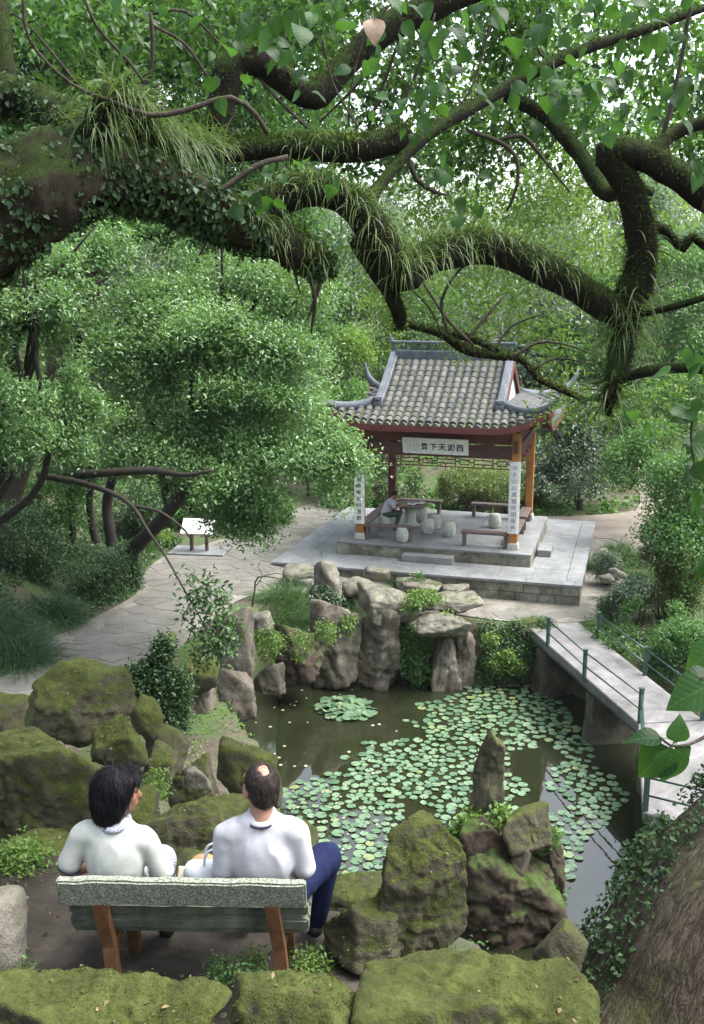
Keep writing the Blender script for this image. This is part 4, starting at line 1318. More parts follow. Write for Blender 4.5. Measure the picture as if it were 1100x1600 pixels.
rock('cap', (558, 914, 662, 972), 24.6, 53, M_rock_grey, '', 5, parent=m1, facets=9, k=0.9)
m2 = empty('overhanging_rock', A(703, 1000, 23.9), 0, 'tall pillar rock with a flat overhanging cap, right one of two by the water', 'rock', 'overhanging rocks')
rock('stem', (672, 968, 722, 1110), 24.1, 54, M_rock_pale, '', 5, facets=4, boxy=.95, sharp=60, rough=1.3, parent=m2)
rock('stem', (712, 975, 746, 1104), 24.3, 55, M_rock_pale, '', 4, facets=4, boxy=.95, sharp=60, rough=1.3, parent=m2)
rock('cap', (648, 952, 735, 1000), 23.9, 56, M_rock_grey, '', 5, parent=m2, facets=9)
rock('upper_cap', (655, 922, 758, 965), 24.9, 57, M_rock_grey, '', 5, parent=m2, facets=9)
rock('bank_rock', (830, 1020, 894, 1112), 23.9, 58, M_rock_isle, 'dark mossy rock under the near end of the bridge', 4)
rock('bank_rock', (795, 965, 860, 1010), 24.8, 59, M_rock_half, 'ivy-topped rock beside the first bridge post', 4)
rock('bank_rock', (735, 990, 800, 1104), 24.9, 60, M_rock_isle, 'dark bank rock behind the hanging ivy', 4)
rock('bank_rock', (640, 1000, 690, 1099), 25.0, 69, M_rock_isle, 'shadowed rock in the gap between the two overhanging rocks', 4, facets=4, boxy=.95, sharp=60, rough=1.3)
for bx, Y, s, l in (((534, 900, 585, 932), 26.3, 61, 'flat pale stone on the bank just right of the standing stone'), ((566, 884, 610, 908), 27.3, 62, 'pale flat stone in front of the grass tuft by the terrace'),
                    ((615, 902, 692, 926), 27.2, 63, 'long flat stone lying against the terrace wall'), ((948, 886, 980, 906), 27.8, 64, 'small pale stone at the path edge right of the terrace'),
                    ((926, 856, 952, 874), 29.6, 65, 'pale stone by the right side of the terrace'), ((936, 896, 962, 912), 27.1, 66, 'low flat stone near the terrace corner'),
                    ((690, 912, 735, 935), 26.8, 67, 'weathered stone above the pillar rock'), ((440, 880, 500, 905), 27.0, 68, 'low stone at the path edge left of the standing stone')):
    rock('path_stone', bx, Y, s, M_rock_grey, l, 3, facets=8)
# the island
isl = empty('island_rock', A(795, 1360, 14.6), 0, 'rock island in the pond with a broken grey top and shadowed hollow face', 'rock')
rock('base', (702, 1300, 890, 1482), 14.5, 71, M_rock_isle, '', 6, 0.9, parent=isl, rough=1.2)
rock('shoulder', (712, 1280, 806, 1410), 14.4, 72, M_rock_isle, '', 5, parent=isl)
rock('block', (780, 1258, 862, 1340), 14.3, 73, M_rock_half, '', 5, parent=isl)
rock('flank', (828, 1285, 884, 1430), 14.7, 74, M_rock_isle, '', 5, parent=isl)
rock('rib', (796, 1315, 828, 1390), 14.15, 75, M_rock_pale, '', 4, parent=isl)
rock('standing_stone', (736, 1140, 792, 1300), 15.0, 76, M_rock_half, 'slim upright stone like a post standing on the rock island', 5, facets=4, boxy=.9, tilt=(0, 0.14), grow=0.97)

# ------------------------------------------------------------------ bodies: smooth union of rounded volumes, surfaced on a grid
def sd_cap(P, a, b, ra, rb):
    a, b = np.asarray(a, np.float32), np.asarray(b, np.float32)
    e = b - a; L2 = float(e @ e) + 1e-9
    t = np.clip(((P - a) @ e) / L2, 0, 1)
    return np.linalg.norm(P - a - t[..., None] * e, axis=-1) - (ra + (rb - ra) * t)
def sd_ell(P, c, r, rot=None):
    q = P - np.asarray(c, np.float32)
    if rot is not None: q = q @ np.array(rot, np.float32)
    r = np.asarray(r, np.float32)
    k = np.linalg.norm(q / r, axis=-1)
    return k * (k - 1) / (np.linalg.norm(q / (r * r), axis=-1) + 1e-6)
def smin(a, b, k):
    h = np.clip(0.5 + 0.5 * (b - a) / k, 0, 1)
    return b + (a - b) * h - k * h * (1 - h)
def surface(name, fn, lo, hi, res, mat, parent=None, local=None):
    lo, hi = np.array(lo, float), np.array(hi, float)
    n = np.ceil((hi - lo) / res).astype(int) + 1
    X, Y, Z = [lo[i] + np.arange(n[i]) * res for i in range(3)]
    P = np.stack(np.meshgrid(X, Y, Z, indexing='ij'), -1).astype(np.float32)
    D = fn(P)
    ins = D < 0
    cs = [ins[dx:n[0] - 1 + dx, dy:n[1] - 1 + dy, dz:n[2] - 1 + dz] for dx in (0, 1) for dy in (0, 1) for dz in (0, 1)]
    cnt = sum(c.astype(np.int8) for c in cs)
    act = (cnt > 0) & (cnt < 8)
    idx = -np.ones(act.shape, np.int64); ij = np.argwhere(act); idx[act] = np.arange(len(ij))
    acc = np.zeros((len(ij), 3)); num = np.zeros(len(ij))
    cor = [(dx, dy, dz) for dx in (0, 1) for dy in (0, 1) for dz in (0, 1)]
    for a in range(8):
        for b in range(a + 1, 8):
            if sum(abs(cor[a][k] - cor[b][k]) for k in range(3)) != 1: continue
            ia, ib = ij + cor[a], ij + cor[b]
            va, vb = D[tuple(ia.T)], D[tuple(ib.T)]
            m = (va < 0) != (vb < 0)
            t = np.where(m, va / np.where(m, va - vb, 1), 0)
            acc += np.where(m[:, None], ia + t[:, None] * (ib - ia), 0); num += m
    V = lo + acc / num[:, None] * res
    F = []
    for axn in range(3):
        sl0 = [slice(None)] * 3; sl1 = [slice(None)] * 3
        sl0[axn] = slice(0, -1); sl1[axn] = slice(1, None)
        e0, e1 = ins[tuple(sl0)], ins[tuple(sl1)]
        eg = np.argwhere(e0 != e1)
        o1, o2 = [k for k in range(3) if k != axn]
        ok = (eg[:, o1] > 0) & (eg[:, o2] > 0) & (eg[:, o1] < n[o1] - 1) & (eg[:, o2] < n[o2] - 1)
        eg = eg[ok]
        quad = []
        for (a, b) in ((-1, -1), (0, -1), (0, 0), (-1, 0)):
            c = eg.copy(); c[:, o1] += a; c[:, o2] += b
            quad.append(idx[tuple(c.T)])
        q = np.stack(quad, 1)
        fl = e0[tuple(eg.T)] ^ (axn == 1)
        q = np.where(fl[:, None], q, q[:, ::-1])
        F.append(q)
    F = np.concatenate(F)
    o = numpy_obj(name, V, F, mat, parent, True)
    return o
def union(prims, k=0.03):
    def fn(P):
        d = None
        for p in prims:
            q = sd_cap(P, *p[1:]) if p[0] == 'c' else sd_ell(P, *p[1:])
            d = q if d is None else smin(d, q, k)
        return d
    return fn
def pbounds(prims, m=0.05):
    lo, hi = np.full(3, 9.0), np.full(3, -9.0)
    for p in prims:
        pts = [(np.array(p[1]), p[3]), (np.array(p[2]), p[4])] if p[0] == 'c' else [(np.array(p[1]), max(p[2]))]
        for c, r in pts:
            lo = np.minimum(lo, c - r); hi = np.maximum(hi, c + r)
    return lo - m, hi + m
def wrinkled(fn, amp, freq, seed):
    def g(P):
        d = fn(P)
        near = np.abs(d) < 0.03
        q = P[near].astype(float)
        w = fbm(q * np.array(freq), seed, 3)
        d[near] += (np.abs(w) * 2 - 0.5) * amp
        return d
    return g
def hand(root, tip_dir, side_dir, s=1.0, curl=0.5):
    """palm, four unequal fingers bent at the knuckle and a thumb leaving the side of the palm"""
    root = np.array(root, float); t = unit(np.array(tip_dir, float)); sd = np.array(side_dir, float); sd = unit(sd - t * (sd @ t)); dn = np.cross(t, sd)
    if dn[2] > 0: dn = -dn
    pr = [('c', root, root + t * 0.075 * s, 0.026 * s, 0.03 * s), ('c', root + sd * 0.018 * s, root + t * 0.075 * s + sd * 0.024 * s, 0.018 * s, 0.016 * s), ('c', root - sd * 0.018 * s, root + t * 0.072 * s - sd * 0.024 * s, 0.018 * s, 0.016 * s)]
    for k, L in enumerate((0.068, 0.078, 0.072, 0.056)):
        a = root + t * 0.08 * s + sd * (0.028 - 0.019 * k) * s
        b = a + (t * (1 - 0.3 * curl) + dn * curl * 0.6) * L * 0.5 * s
        c = b + (t * (1 - curl) + dn * curl) * L * 0.5 * s
        pr += [('c', a, b, 0.0095 * s, 0.009 * s), ('c', b, c, 0.009 * s, 0.0075 * s)]
    a = root + t * 0.03 * s + sd * 0.03 * s
    b = a + (t * 0.6 + sd * 0.8) * 0.04 * s
    pr += [('c', a, b, 0.012 * s, 0.011 * s), ('c', b, b + (t * 0.9 + sd * 0.2 + dn * 0.3) * 0.034 * s, 0.011 * s, 0.009 * s)]
    return pr
M_skin = plain('skin', [(0.3, (0.27, 0.14, 0.095)), (0.7, (0.34, 0.19, 0.135))], 9, 0.5, 0.1, 0.002, 0.4)
M_skin2 = plain('sunned_skin', [(0.3, (0.2, 0.09, 0.055)), (0.7, (0.28, 0.135, 0.085))], 9, 0.5, 0.1, 0.002, 0.4)
def cloth(name, a, b, sc=40, bump=0.25):
    return plain(name, [(0.3, a), (0.7, b)], sc, 0.9, bump, 0.004, 0.15, bscale=220)
M_shirtm = cloth('white_knit', (0.38, 0.38, 0.41), (0.45, 0.45, 0.48))
M_shirtw = cloth('cream_knit', (0.38, 0.4, 0.365), (0.45, 0.465, 0.435))
M_navy = cloth('navy_cloth', (0.008, 0.012, 0.04), (0.014, 0.02, 0.062))
M_olive = cloth('olive_cloth', (0.03, 0.045, 0.03), (0.055, 0.075, 0.05))
M_stripe = plain('navy_trim', [(0.3, (0.015, 0.018, 0.035)), (0.7, (0.03, 0.035, 0.06))], 60, 0.9, 0.1, 0.002)
def hair_mat(name, a, b):
    t = NT(name)
    mp = t.n('ShaderNodeMapping'); mp.inputs['Scale'].default_value = (90, 90, 7)
    t.l(t.coord(), mp.inputs[0])
    f = t.noise(1.0, 4, 0.6, mp.outputs[0], 0.5)
    t.l(t.ramp(f, [(0.35, a), (0.7, b)]), t.b.inputs['Base Color'])
    t.b.inputs['Roughness'].default_value = 0.5
    t.b.inputs['Specular IOR Level'].default_value = 0.12
    t.bump(f, 0.7, 0.006)
    return t.m
M_hairw = hair_mat('black_hair', (0.003, 0.003, 0.004), (0.01, 0.01, 0.013))
M_hairm = hair_mat('dark_thin_hair', (0.016, 0.012, 0.011), (0.045, 0.036, 0.033))
def check_mat():
    t = NT('checked_cloth')
    ck = t.n('ShaderNodeTexChecker'); ck.inputs['Scale'].default_value = 90
    ck.inputs['Color1'].default_value = (0.36, 0.38, 0.42, 1); ck.inputs['Color2'].default_value = (0.16, 0.18, 0.25, 1)
    t.l(t.coord(), ck.inputs['Vector']); t.l(ck.outputs['Color'], t.b.inputs['Base Color']); t.b.inputs['Roughness'].default_value = 0.9
    return t.m
M_check = check_mat()
M_shoe = plain('black_shoe', [(0.3, (0.012, 0.012, 0.014)), (0.7, (0.03, 0.03, 0.034))], 20, 0.35, 0.1, 0.002, 0.5)
def RZ(a): return np.array(Matrix.Rotation(a, 3, 'Z'), float)
def head_prims(c, turn, s=1.0, nod=0.0):
    """skull, jaw, nose, lips, brow, ears; c = centre of the skull; the face looks along +y turned by turn"""
    R = np.array(Matrix.Rotation(turn, 3, 'Z') @ Matrix.Rotation(nod, 3, 'X'), float)
    T = lambda q: np.array(c) + R @ (np.array(q) * s)
    pr = [('e', T((0, -.008, .012)), (.077 * s, .097 * s, .1 * s), R), ('e', T((0, .03, -.045)), (.06 * s, .065 * s, .065 * s), R),
          ('c', T((0, .06, -.085)), T((0, .068, -.095)), .03 * s, .022 * s), ('c', T((0, .086, .012)), T((0, .11, -.03)), .011 * s, .014 * s),
          ('c', T((-.02, .088, -.062)), T((.02, .088, -.062)), .011 * s, .011 * s), ('c', T((-.04, .078, .03)), T((.04, .078, .03)), .016 * s, .016 * s),
          ('e', T((-.042, .068, -.02)), (.022 * s,) * 3), ('e', T((.042, .068, -.02)), (.022 * s,) * 3)]
    for sx in (-1, 1):
        pr += [('e', T((sx * .08, -.002, -.008)), (.012 * s, .022 * s, .034 * s), R), ('e', T((sx * .078, .006, -.034)), (.01 * s, .012 * s, .014 * s))]
    return pr, T, R
def strands(hair, n, length, seed, lift_=0.004):
    """locks of hair lying down over the hair mass"""
    rr = np.random.default_rng(seed); me = hair.data; m = len(me.vertices)
    co = np.zeros(m * 3, np.float32); no = np.zeros(m * 3, np.float32)
    me.vertices.foreach_get('co', co); me.vertex_normals.foreach_get('vector', no)
    k = rr.integers(0, m, n); p, q = co.reshape(-1, 3)[k].astype(float), no.reshape(-1, 3)[k].astype(float)
    d = np.array([0, 0, -1.0]) - q * (-q[:, 2:3]); d = unit(d + q * 0.04 + rr.normal(size=p.shape) * 0.13)
    side = unit(np.cross(d, q)); rows = []; w = rr.uniform(.0012, .0032, n)[:, None]; x = p + q * lift_ * rr.random((n, 1))
    L = (length * rr.uniform(.5, 1.3, n))[:, None]
    for j in range(4):
        rows.append(np.stack([x - side * w * (1 - j / 3.4), x + side * w * (1 - j / 3.4)], 1)); x = x + d * L / 3; d = unit(d - q * 0.16 + np.array([0, 0, -.12]))
    V = np.stack(rows, 1).reshape(-1, 3); b = np.arange(n) * 8
    F = np.concatenate([np.stack([b + 2 * j, b + 2 * j + 1, b + 2 * j + 3, b + 2 * j + 2], 1) for j in range(3)])
    o = numpy_obj('strands', V, F, me.materials[0], hair); o['kind'] = 'stuff'
def eyes(T, parent, s=1.0):
    for sx in (-1, 1):
        v, f = ICO[2]
        o = numpy_obj('eye', v * 0.011 * s + T((sx * .031, .086, .01)), f, M_eye, parent, True)
M_eye = plain('eye', [(0.3, (0.05, 0.03, 0.02)), (0.7, (0.1, 0.06, 0.05))], 30, 0.2, 0)
def ring(name, c, rx, ry, r, mat, parent, tilt=0.0, R=None, n=28, flat=1.0):
    pts = []
    for k in range(n + 1):
        a = 2 * math.pi * k / n
        q = np.array([rx * math.cos(a), ry * math.sin(a), tilt * math.sin(a)])
        if R is not None: q = R @ q
        pts.append(np.array(c) + q)
    V, F = tube_arrays(pts, [r] * (n + 1), 8)
    return pydata(name, V, F, mat, parent, True)
def cut(fn, *planes):
    def g(P):
        d = fn(P)
        for (c, nrm) in planes:
            d = np.maximum(d, (P - np.asarray(c, np.float32)) @ np.asarray(unit(np.array(nrm, float)), np.float32))
        return d
    return g
def add_surface(name, prims, k, res, mat, parent, wr=None, planes=(), sub=None):
    fn = union(prims, k)
    if wr: fn = wrinkled(fn, *wr)
    if planes: fn = cut(fn, *planes)
    if sub is not None:
        f0 = fn
        fn = lambda P: np.maximum(f0(P), -sub(P))
    lo, hi = pbounds(prims)
    return surface(name, fn, lo, hi, res, mat, parent)

# ------------------------------------------------------------------ bench and the couple on it
BX, BY = (286 - 550) / FPX * 5.02, 4.46
M_terr = plain('speckled_bench_stone', [(0.34, (0.06, 0.075, 0.045)), (0.46, (0.15, 0.17, 0.125)), (0.55, (0.24, 0.26, 0.21)), (0.66, (0.38, 0.39, 0.36))], 105, 0.85, 0.35, 0.004, 0.3, 3)
M_slat = plain('mossy_slat', [(0.3, (0.045, 0.055, 0.04)), (0.5, (0.1, 0.115, 0.085)), (0.72, (0.19, 0.2, 0.16))], 7, 0.9, 0.5, 0.006, 0.2, bscale=60)
M_leg = plain('rusty_brown_leg', [(0.3, (0.045, 0.02, 0.009)), (0.5, (0.1, 0.046, 0.018)), (0.75, (0.16, 0.085, 0.04))], 9, 0.75, 0.4, 0.004, 0.3)
bench = empty('park_bench', (BX, BY, LEDGE + 0.02), math.radians(-1.2), 'weathered park bench with speckled stone back and rusty legs seen from behind', 'bench')
def worn(mb_box, size, name, mat, locn, rot, seed, amp=0.004):
    bm = bmesh.new(); bmesh.ops.create_cube(bm, size=1.0)
    for v in bm.verts: v.co = Vector((v.co.x * size[0], v.co.y * size[1], v.co.z * size[2]))
    bmesh.ops.bevel(bm, geom=bm.edges[:], offset=min(size) * 0.2, segments=2, affect='EDGES')
    L = [e for e in bm.edges if abs((e.verts[0].co - e.verts[1].co).x) > size[0] * 0.5]
    bmesh.ops.subdivide_edges(bm, edges=L, cuts=24, use_grid_fill=True)
    co = np.array([v.co[:] for v in bm.verts]); d = fbm(co * 9, seed, 3)
    for v, q in zip(bm.verts, d): v.co.z += float(q) * amp * 1.5; v.co.y += float(q) * amp
    me = bpy.data.meshes.new(name); bm.to_mesh(me); bm.free()
    o = link(name, me, mat, bench, False); o.location = locn; o.rotation_euler = rot
    return o
BL = 1.235
worn(None, (BL, 0.05, 0.165), 'back_rail', M_terr, (0, 0.0, 0.70), (math.radians(14), 0, 0), 1, 0.006)
worn(None, (BL - 0.02, 0.045, 0.07), 'slat', M_slat, (0.012, 0.085, 0.558), (math.radians(12), 0, 0), 2)
worn(None, (BL - 0.02, 0.045, 0.07), 'slat', M_slat, (0.014, 0.1, 0.47), (math.radians(12), 0, 0), 3)
for k in range(4):
    worn(None, (BL - 0.02, 0.095, 0.045), 'seat_slat', M_slat, (0.012, 0.17 + k * 0.105, 0.405), (0, 0, 0), 4 + k)
for sx in (-0.39, 0.475):
    lg = MB()
    lg.sweep([(sx - 0.035, 0.02, 0.63), (sx, 0.05, 0.36), (sx + 0.03, 0.03, 0.0)], [(-.032, -.03), (.032, -.03), (.032, .03), (-.032, .03)], None, (0, 1, 0))
    lg.build('leg', M_leg, bench)
    MB().sweep([(sx, 0.06, 0.355), (sx, 0.5, 0.355)], [(-.03, -.028), (.03, -.028), (.03, .024), (-.03, .024)]).build('seat_bearer', M_leg, bench)
    MB().sweep([(sx, 0.47, 0.328), (sx + 0.01, 0.5, 0.0)], [(-.03, -.03), (.03, -.03), (.03, .03), (-.03, .03)], None, (0, 1, 0)).build('leg', M_leg, bench)

def man():
    o = empty('person', ((410 - 550) / FPX * 5.2, 4.69, LEDGE + 0.02), 0, 'balding man in white polo shirt and navy trousers on the bench', 'person')
    hc = (-0.005, 0.035, 1.135)
    hp, T, R = head_prims(hc, math.radians(28), 1.06, math.radians(-4))
    body = hp + [('c', (0, -.012, .95), (0, .02, 1.06), .06, .056), ('e', (0, 0, .78), (.15, .1, .2)), ('c', (-.13, 0, .905), (.13, 0, .905), .05, .05), ('e', (0, .02, .58), (.14, .11, .15)),
        ('c', (-.19, 0, .88), (-.2, .0, .66), .045, .042), ('c', (-.2, 0, .66), (-.05, .2, .66), .042, .03), ('c', (.19, 0, .88), (.21, .02, .66), .045, .042), ('c', (.21, .02, .66), (.06, .23, .7), .042, .03),
        ('c', (-.09, .03, .47), (-.13, .44, .49), .07, .055), ('c', (-.13, .44, .49), (-.15, .5, .09), .05, .036), ('c', (.09, .03, .47), (.32, .3, .55), .07, .055), ('c', (.32, .3, .55), (.24, .42, .09), .05, .036)]
    body += hand((-.05, .2, .66), (1, .15, .05), (0, 0, 1), 0.95) + hand((.06, .23, .7), (-1, 0.1, -.1), (0, 0, 1), 0.95)
    add_surface('body', body, 0.022, 0.0085, M_skin, o)
    eyes(T, o, 1.05)
    shirt = [('e', (0, -.005, .77), (.172, .118, .2)), ('c', (-.135, -.004, .908), (.135, -.004, .908), .066, .066), ('c', (-.06, -.012, .955), (.06, -.012, .955), .05, .05), ('e', (0, .03, .57), (.17, .135, .16)),
             ('c', (-.182, 0, .885), (-.202, .0, .68), .062, .064), ('c', (.182, 0, .885), (.212, .02, .685), .062, .064)]
    add_surface('shirt', shirt, 0.03, 0.008, M_shirtm, o, (0.013, (5.5, 5.5, 3.2), 4), [((0, 0, .46), (0, 0, -1))])
    ring('collar', (0, 0.0, .985), .066, .068, .017, M_shirtm, o, 0.016)
    ring('collar_stripe', (0, 0.0, .978), .078, .08, .0075, M_stripe, o, 0.016)
    hair = [('e', T((0, -.012, .016)), (.089, .108, .108), R), ('e', T((0, -.055, -.04)), (.07, .05, .055), R)]
    fy = R @ np.array((0, 1, 0.12))
    bald = lambda P: 0.012 * fbm(P.reshape(-1, 3) * 45, 3, 2).reshape(P.shape[:-1]) + np.minimum(sd_ell(P, T((0.0, -.055, .112)), (.033, .042, .04), R), sd_ell(P, T((0, .085, .09)), (.06, .055, .06), R))
    hs = add_surface('hair', hair, 0.02, 0.006, M_hairm, o, (0.004, (30, 30, 30), 2), [(T((0, .034, 0)), fy), (T((0, 0, -.078)), (0, .1, -1))], bald)
    strands(hs, 2600, .022, 1, .002)
    tr = [('e', (0, .03, .49), (.165, .13, .1)), ('c', (-.09, .03, .48), (-.13, .45, .5), .09, .072), ('c', (-.13, .45, .5), (-.15, .5, .1), .07, .06), ('c', (.09, .03, .48), (.32, .31, .555), .095, .08), ('c', (.32, .31, .555), (.25, .42, .1), .078, .07)]
    add_surface('trousers', tr, 0.03, 0.009, M_navy, o, (0.011, (7, 7, 4), 9), [((0, 0, .075), (0, 0, -1))])
    for (x, y) in ((-.15, .53), (.25, .46)):
        add_surface('shoe', [('c', (x, y - .06, .045), (x, y + .12, .035), .045, .038), ('e', (x, y - .05, .06), (.045, .06, .05))], 0.02, 0.008, M_shoe, o, None, [((0, 0, 0), (0, 0, -1))])
    return o
man()
def woman():
    o = empty('person', ((182 - 550) / FPX * 5.2, 4.68, LEDGE + 0.02), 0, 'woman with black bobbed hair in a white short-sleeved top on the bench', 'person')
    hc = (0.02, 0.03, 1.115)
    hp, T, R = head_prims(hc, math.radians(-74), 1.02, math.radians(-6))
    sh = lambda x: .895 - .04 * x / .18
    body = hp + [('c', (0, -.01, .93), (0.01, .02, 1.04), .048, .047), ('e', (0, 0, .77), (.14, .09, .19)), ('c', (-.13, 0, .9), (.13, 0, .87), .045, .045), ('e', (0, .02, .57), (.14, .11, .14)),
        ('c', (-.18, 0, .87), (-.25, .0, .67), .042, .04), ('c', (-.25, 0, .67), (-.14, .2, .61), .04, .028), ('c', (.17, 0, .85), (.235, .01, .64), .042, .04), ('c', (.235, .01, .64), (.14, .22, .58), .04, .028),
        ('c', (-.08, .03, .46), (-.1, .42, .48), .07, .055), ('c', (-.1, .42, .48), (-.03, .46, .08), .046, .034), ('c', (.08, .03, .46), (.16, .34, .52), .07, .055), ('c', (.16, .34, .52), (.16, .44, .08), .046, .034)]
    body += hand((-.14, .2, .61), (.8, .6, 0), (0, 0, 1), 0.88) + hand((.14, .22, .58), (-.8, .6, 0), (0, 0, 1), 0.88)
    add_surface('body', body, 0.02, 0.008, M_skin2, o)
    eyes(T, o)
    top = [('e', (0, -.005, .76), (.162, .11, .2)), ('c', (-.135, -.002, .9), (.13, -.002, .868), .06, .06), ('c', (-.05, -.012, .94), (.06, -.012, .93), .046, .046), ('e', (0, .03, .57), (.165, .13, .15)),
           ('c', (-.178, 0, .873), (-.235, .0, .73), .058, .062), ('c', (.168, 0, .85), (.23, .008, .67), .058, .062)]
    add_surface('top', top, 0.03, 0.008, M_shirtw, o, (0.011, (5.5, 5.5, 3.0), 14), [((0, 0, .46), (0, 0, -1))])
    ring('collar', (0.005, 0.0, .962), .066, .068, .019, M_check, o, 0.016)
    for a, b in (((-.178, 0, .873), (-.235, .0, .73)), ((.168, 0, .85), (.23, .008, .67))):
        a, b = np.array(a), np.array(b); t = unit(b - a); s1 = unit(np.cross(t, (0, 1, 0))); s2 = np.cross(t, s1)
        M = np.stack([s1, s2, t], 1)
        ring('sleeve_trim', b + t * 0.035, .056, .056, .0065, M_stripe, o, 0.0, M)
    hair = [('e', T((0, -.02, .02)), (.098, .118, .112), R), ('e', T((0, -.06, -.06)), (.098, .075, .1), R), ('e', T((0, -.05, -.13)), (.085, .06, .055), R), ('e', T((.06, -.01, -.04)), (.035, .05, .09), R), ('e', T((-.066, .0, -.06)), (.035, .055, .1), R), ('e', T((0.0, .066, .078)), (.07, .045, .04), R)]
    fy = R @ np.array((0, 1, -0.25))
    face = lambda P: sd_ell(P, T((0, .135, -.035)), (.1, .105, .095), R)
    hs = add_surface('hair', hair, 0.03, 0.007, M_hairw, o, (0.006, (16, 16, 5), 2), [], face)
    strands(hs, 5200, .05, 2, .003)
    tr = [('e', (0, .03, .48), (.16, .13, .1)), ('c', (-.08, .03, .47), (-.1, .43, .49), .09, .074), ('c', (-.1, .43, .49), (-.03, .46, .1), .07, .05), ('c', (.08, .03, .47), (.165, .34, .53), .09, .074), ('c', (.165, .34, .53), (.16, .44, .1), .07, .05)]
    add_surface('trousers', tr, 0.03, 0.009, M_check, o, (0.006, (7, 7, 4), 19), [((0, 0, .09), (0, 0, -1))])
    for (x, y) in ((-.03, .48), (.16, .46)):
        add_surface('shoe', [('c', (x, y - .06, .042), (x + .02, y + .12, .032), .04, .034), ('e', (x, y - .05, .055), (.04, .055, .045))], 0.02, 0.008, M_shoe, o, None, [((0, 0, 0), (0, 0, -1))])
    return o
woman()
def reader():
    o = empty('person', (L2W(MU, MV)[0], L2W(MU, MV)[1], L2W(MU, MV)[2]), PA - math.radians(82), 'man in a white shirt and olive trousers reading at the stone table', 'person')
    hc = (0.0, 0.3, 1.12)
    hp, T, R = head_prims(hc, math.radians(-8), 1.05, math.radians(-28))
    body = hp + [('c', (0, .2, .97), (0, .27, 1.05), .06, .055), ('c', (0, .02, .55), (0, .15, .86), .13, .13), ('c', (-.15, .17, .91), (.15, .17, .91), .05, .05),
        ('c', (-.19, .18, .89), (-.24, .34, .74), .045, .04), ('c', (-.24, .34, .74), (-.06, .56, .79), .04, .03), ('c', (.19, .18, .89), (.25, .34, .74), .045, .04), ('c', (.25, .34, .74), (.08, .56, .79), .04, .03),
        ('c', (-.1, .03, .5), (-.15, .44, .5), .075, .06), ('c', (-.15, .44, .5), (-.17, .34, .08), .05, .036), ('c', (.1, .03, .5), (.15, .44, .5), .075, .06), ('c', (.15, .44, .5), (.16, .36, .08), .05, .036)]
    body += hand((-.06, .56, .79), (.5, .85, 0), (1, 0, 0), 0.9, 0.3) + hand((.08, .56, .79), (-.5, .85, 0), (-1, 0, 0), 0.9, 0.3)
    add_surface('body', body, 0.022, 0.011, M_skin, o)
    eyes(T, o)
    add_surface('shirt', [('c', (0, .02, .54), (0, .14, .84), .158, .15), ('c', (-.14, .165, .915), (.14, .165, .915), .065, .065), ('c', (0, .18, .95), (0, .2, .97), .065, .065), ('c', (-.19, .18, .89), (-.235, .3, .78), .064, .062), ('c', (.19, .18, .89), (.245, .3, .78), .064, .062)], 0.03, 0.012, M_shirtm, o, (0.008, (6, 6, 4), 3))
    add_surface('hair', [('e', T((0, -.014, .02)), (.09, .11, .11), R)], 0.02, 0.009, M_hairw, o, None, [(T((0, .05, 0)), R @ np.array((0, 1, .1))), (T((0, 0, -.06)), R @ np.array((0, .2, -1)))])
    add_surface('trousers', [('e', (0, .03, .5), (.17, .15, .1)), ('c', (-.1, .03, .5), (-.15, .45, .51), .095, .078), ('c', (-.15, .45, .51), (-.17, .34, .1), .075, .06), ('c', (.1, .03, .5), (.15, .45, .51), .095, .078), ('c', (.15, .45, .51), (.16, .36, .1), .075, .06)], 0.03, 0.012, M_olive, o, (0.01, (7, 7, 4), 5))
    for x in (-.17, .16):
        add_surface('shoe', [('c', (x, .32, .045), (x, .5, .035), .045, .038)], 0.02, 0.011, M_shoe, o, None, [((0, 0, 0), (0, 0, -1))])
reader()
# things lying on the bench between them
M_canvas = cloth('white_canvas', (0.46, 0.48, 0.53), (0.54, 0.56, 0.6))
M_straw = plain('straw', [(0.3, (0.2, 0.13, 0.06)), (0.7, (0.36, 0.26, 0.14))], 60, 0.9, 0.4, 0.004)
M_cream = plain('cream_paper', [(0.3, (0.55, 0.5, 0.36)), (0.7, (0.66, 0.61, 0.46))], 8, 0.8, 0.1, 0.003)
bag = empty('tote_bag', ((322 - 550) / FPX * 5.2, 4.76, LEDGE + 0.45), 0.1, 'white canvas bag with loop handles standing on the bench between the couple', 'bag')
add_surface('bag_body', [('e', (0, 0, .11), (.13, .075, .15)), ('c', (-.09, 0, .05), (.09, 0, .05), .07, .07), ('c', (-.09, 0, .2), (.09, 0, .19), .05, .05)], 0.04, 0.01, M_canvas, bag, (0.012, (6, 6, 5), 7), [((0, 0, 0.001), (0, 0, -1))])
for y in (-.03, .03):
    P, Rr = resample([(-.02, y, .2), (-.015, y, .3), (.02, y, .335), (.05, y, .3), (.06, y, .2)], [.007] * 5, 0.02)
    V, F = tube_arrays(P, Rr, 8); pydata('handle', V, F, M_canvas, bag, True)
hat = empty('straw_hat', ((316 - 550) / FPX * 5.45, 4.95, LEDGE + 0.34), 0.2, 'tan straw hat behind the white bag on the bench', 'hat')
MB().lathe((0, 0, 0.14), [(0.0, .12), (0.06, .118), (0.085, .09), (0.092, .02), (0.1, .004), (0.15, -.012), (0.152, -.016), (0.1, -.002), (0.086, .015), (0.08, .085), (0.0, .112)], 28).build('crown', M_straw, hat, True)
MB().lathe((0, 0, 0), [(0.08, 0), (0.09, .05), (0.088, .14), (0.07, .15)], 24).build('folded_crown', M_straw, hat, True)
bk = MB().box((0, 0, 0.12), (0.16, 0.03, 0.23), rx=-0.25, ch=0.006)
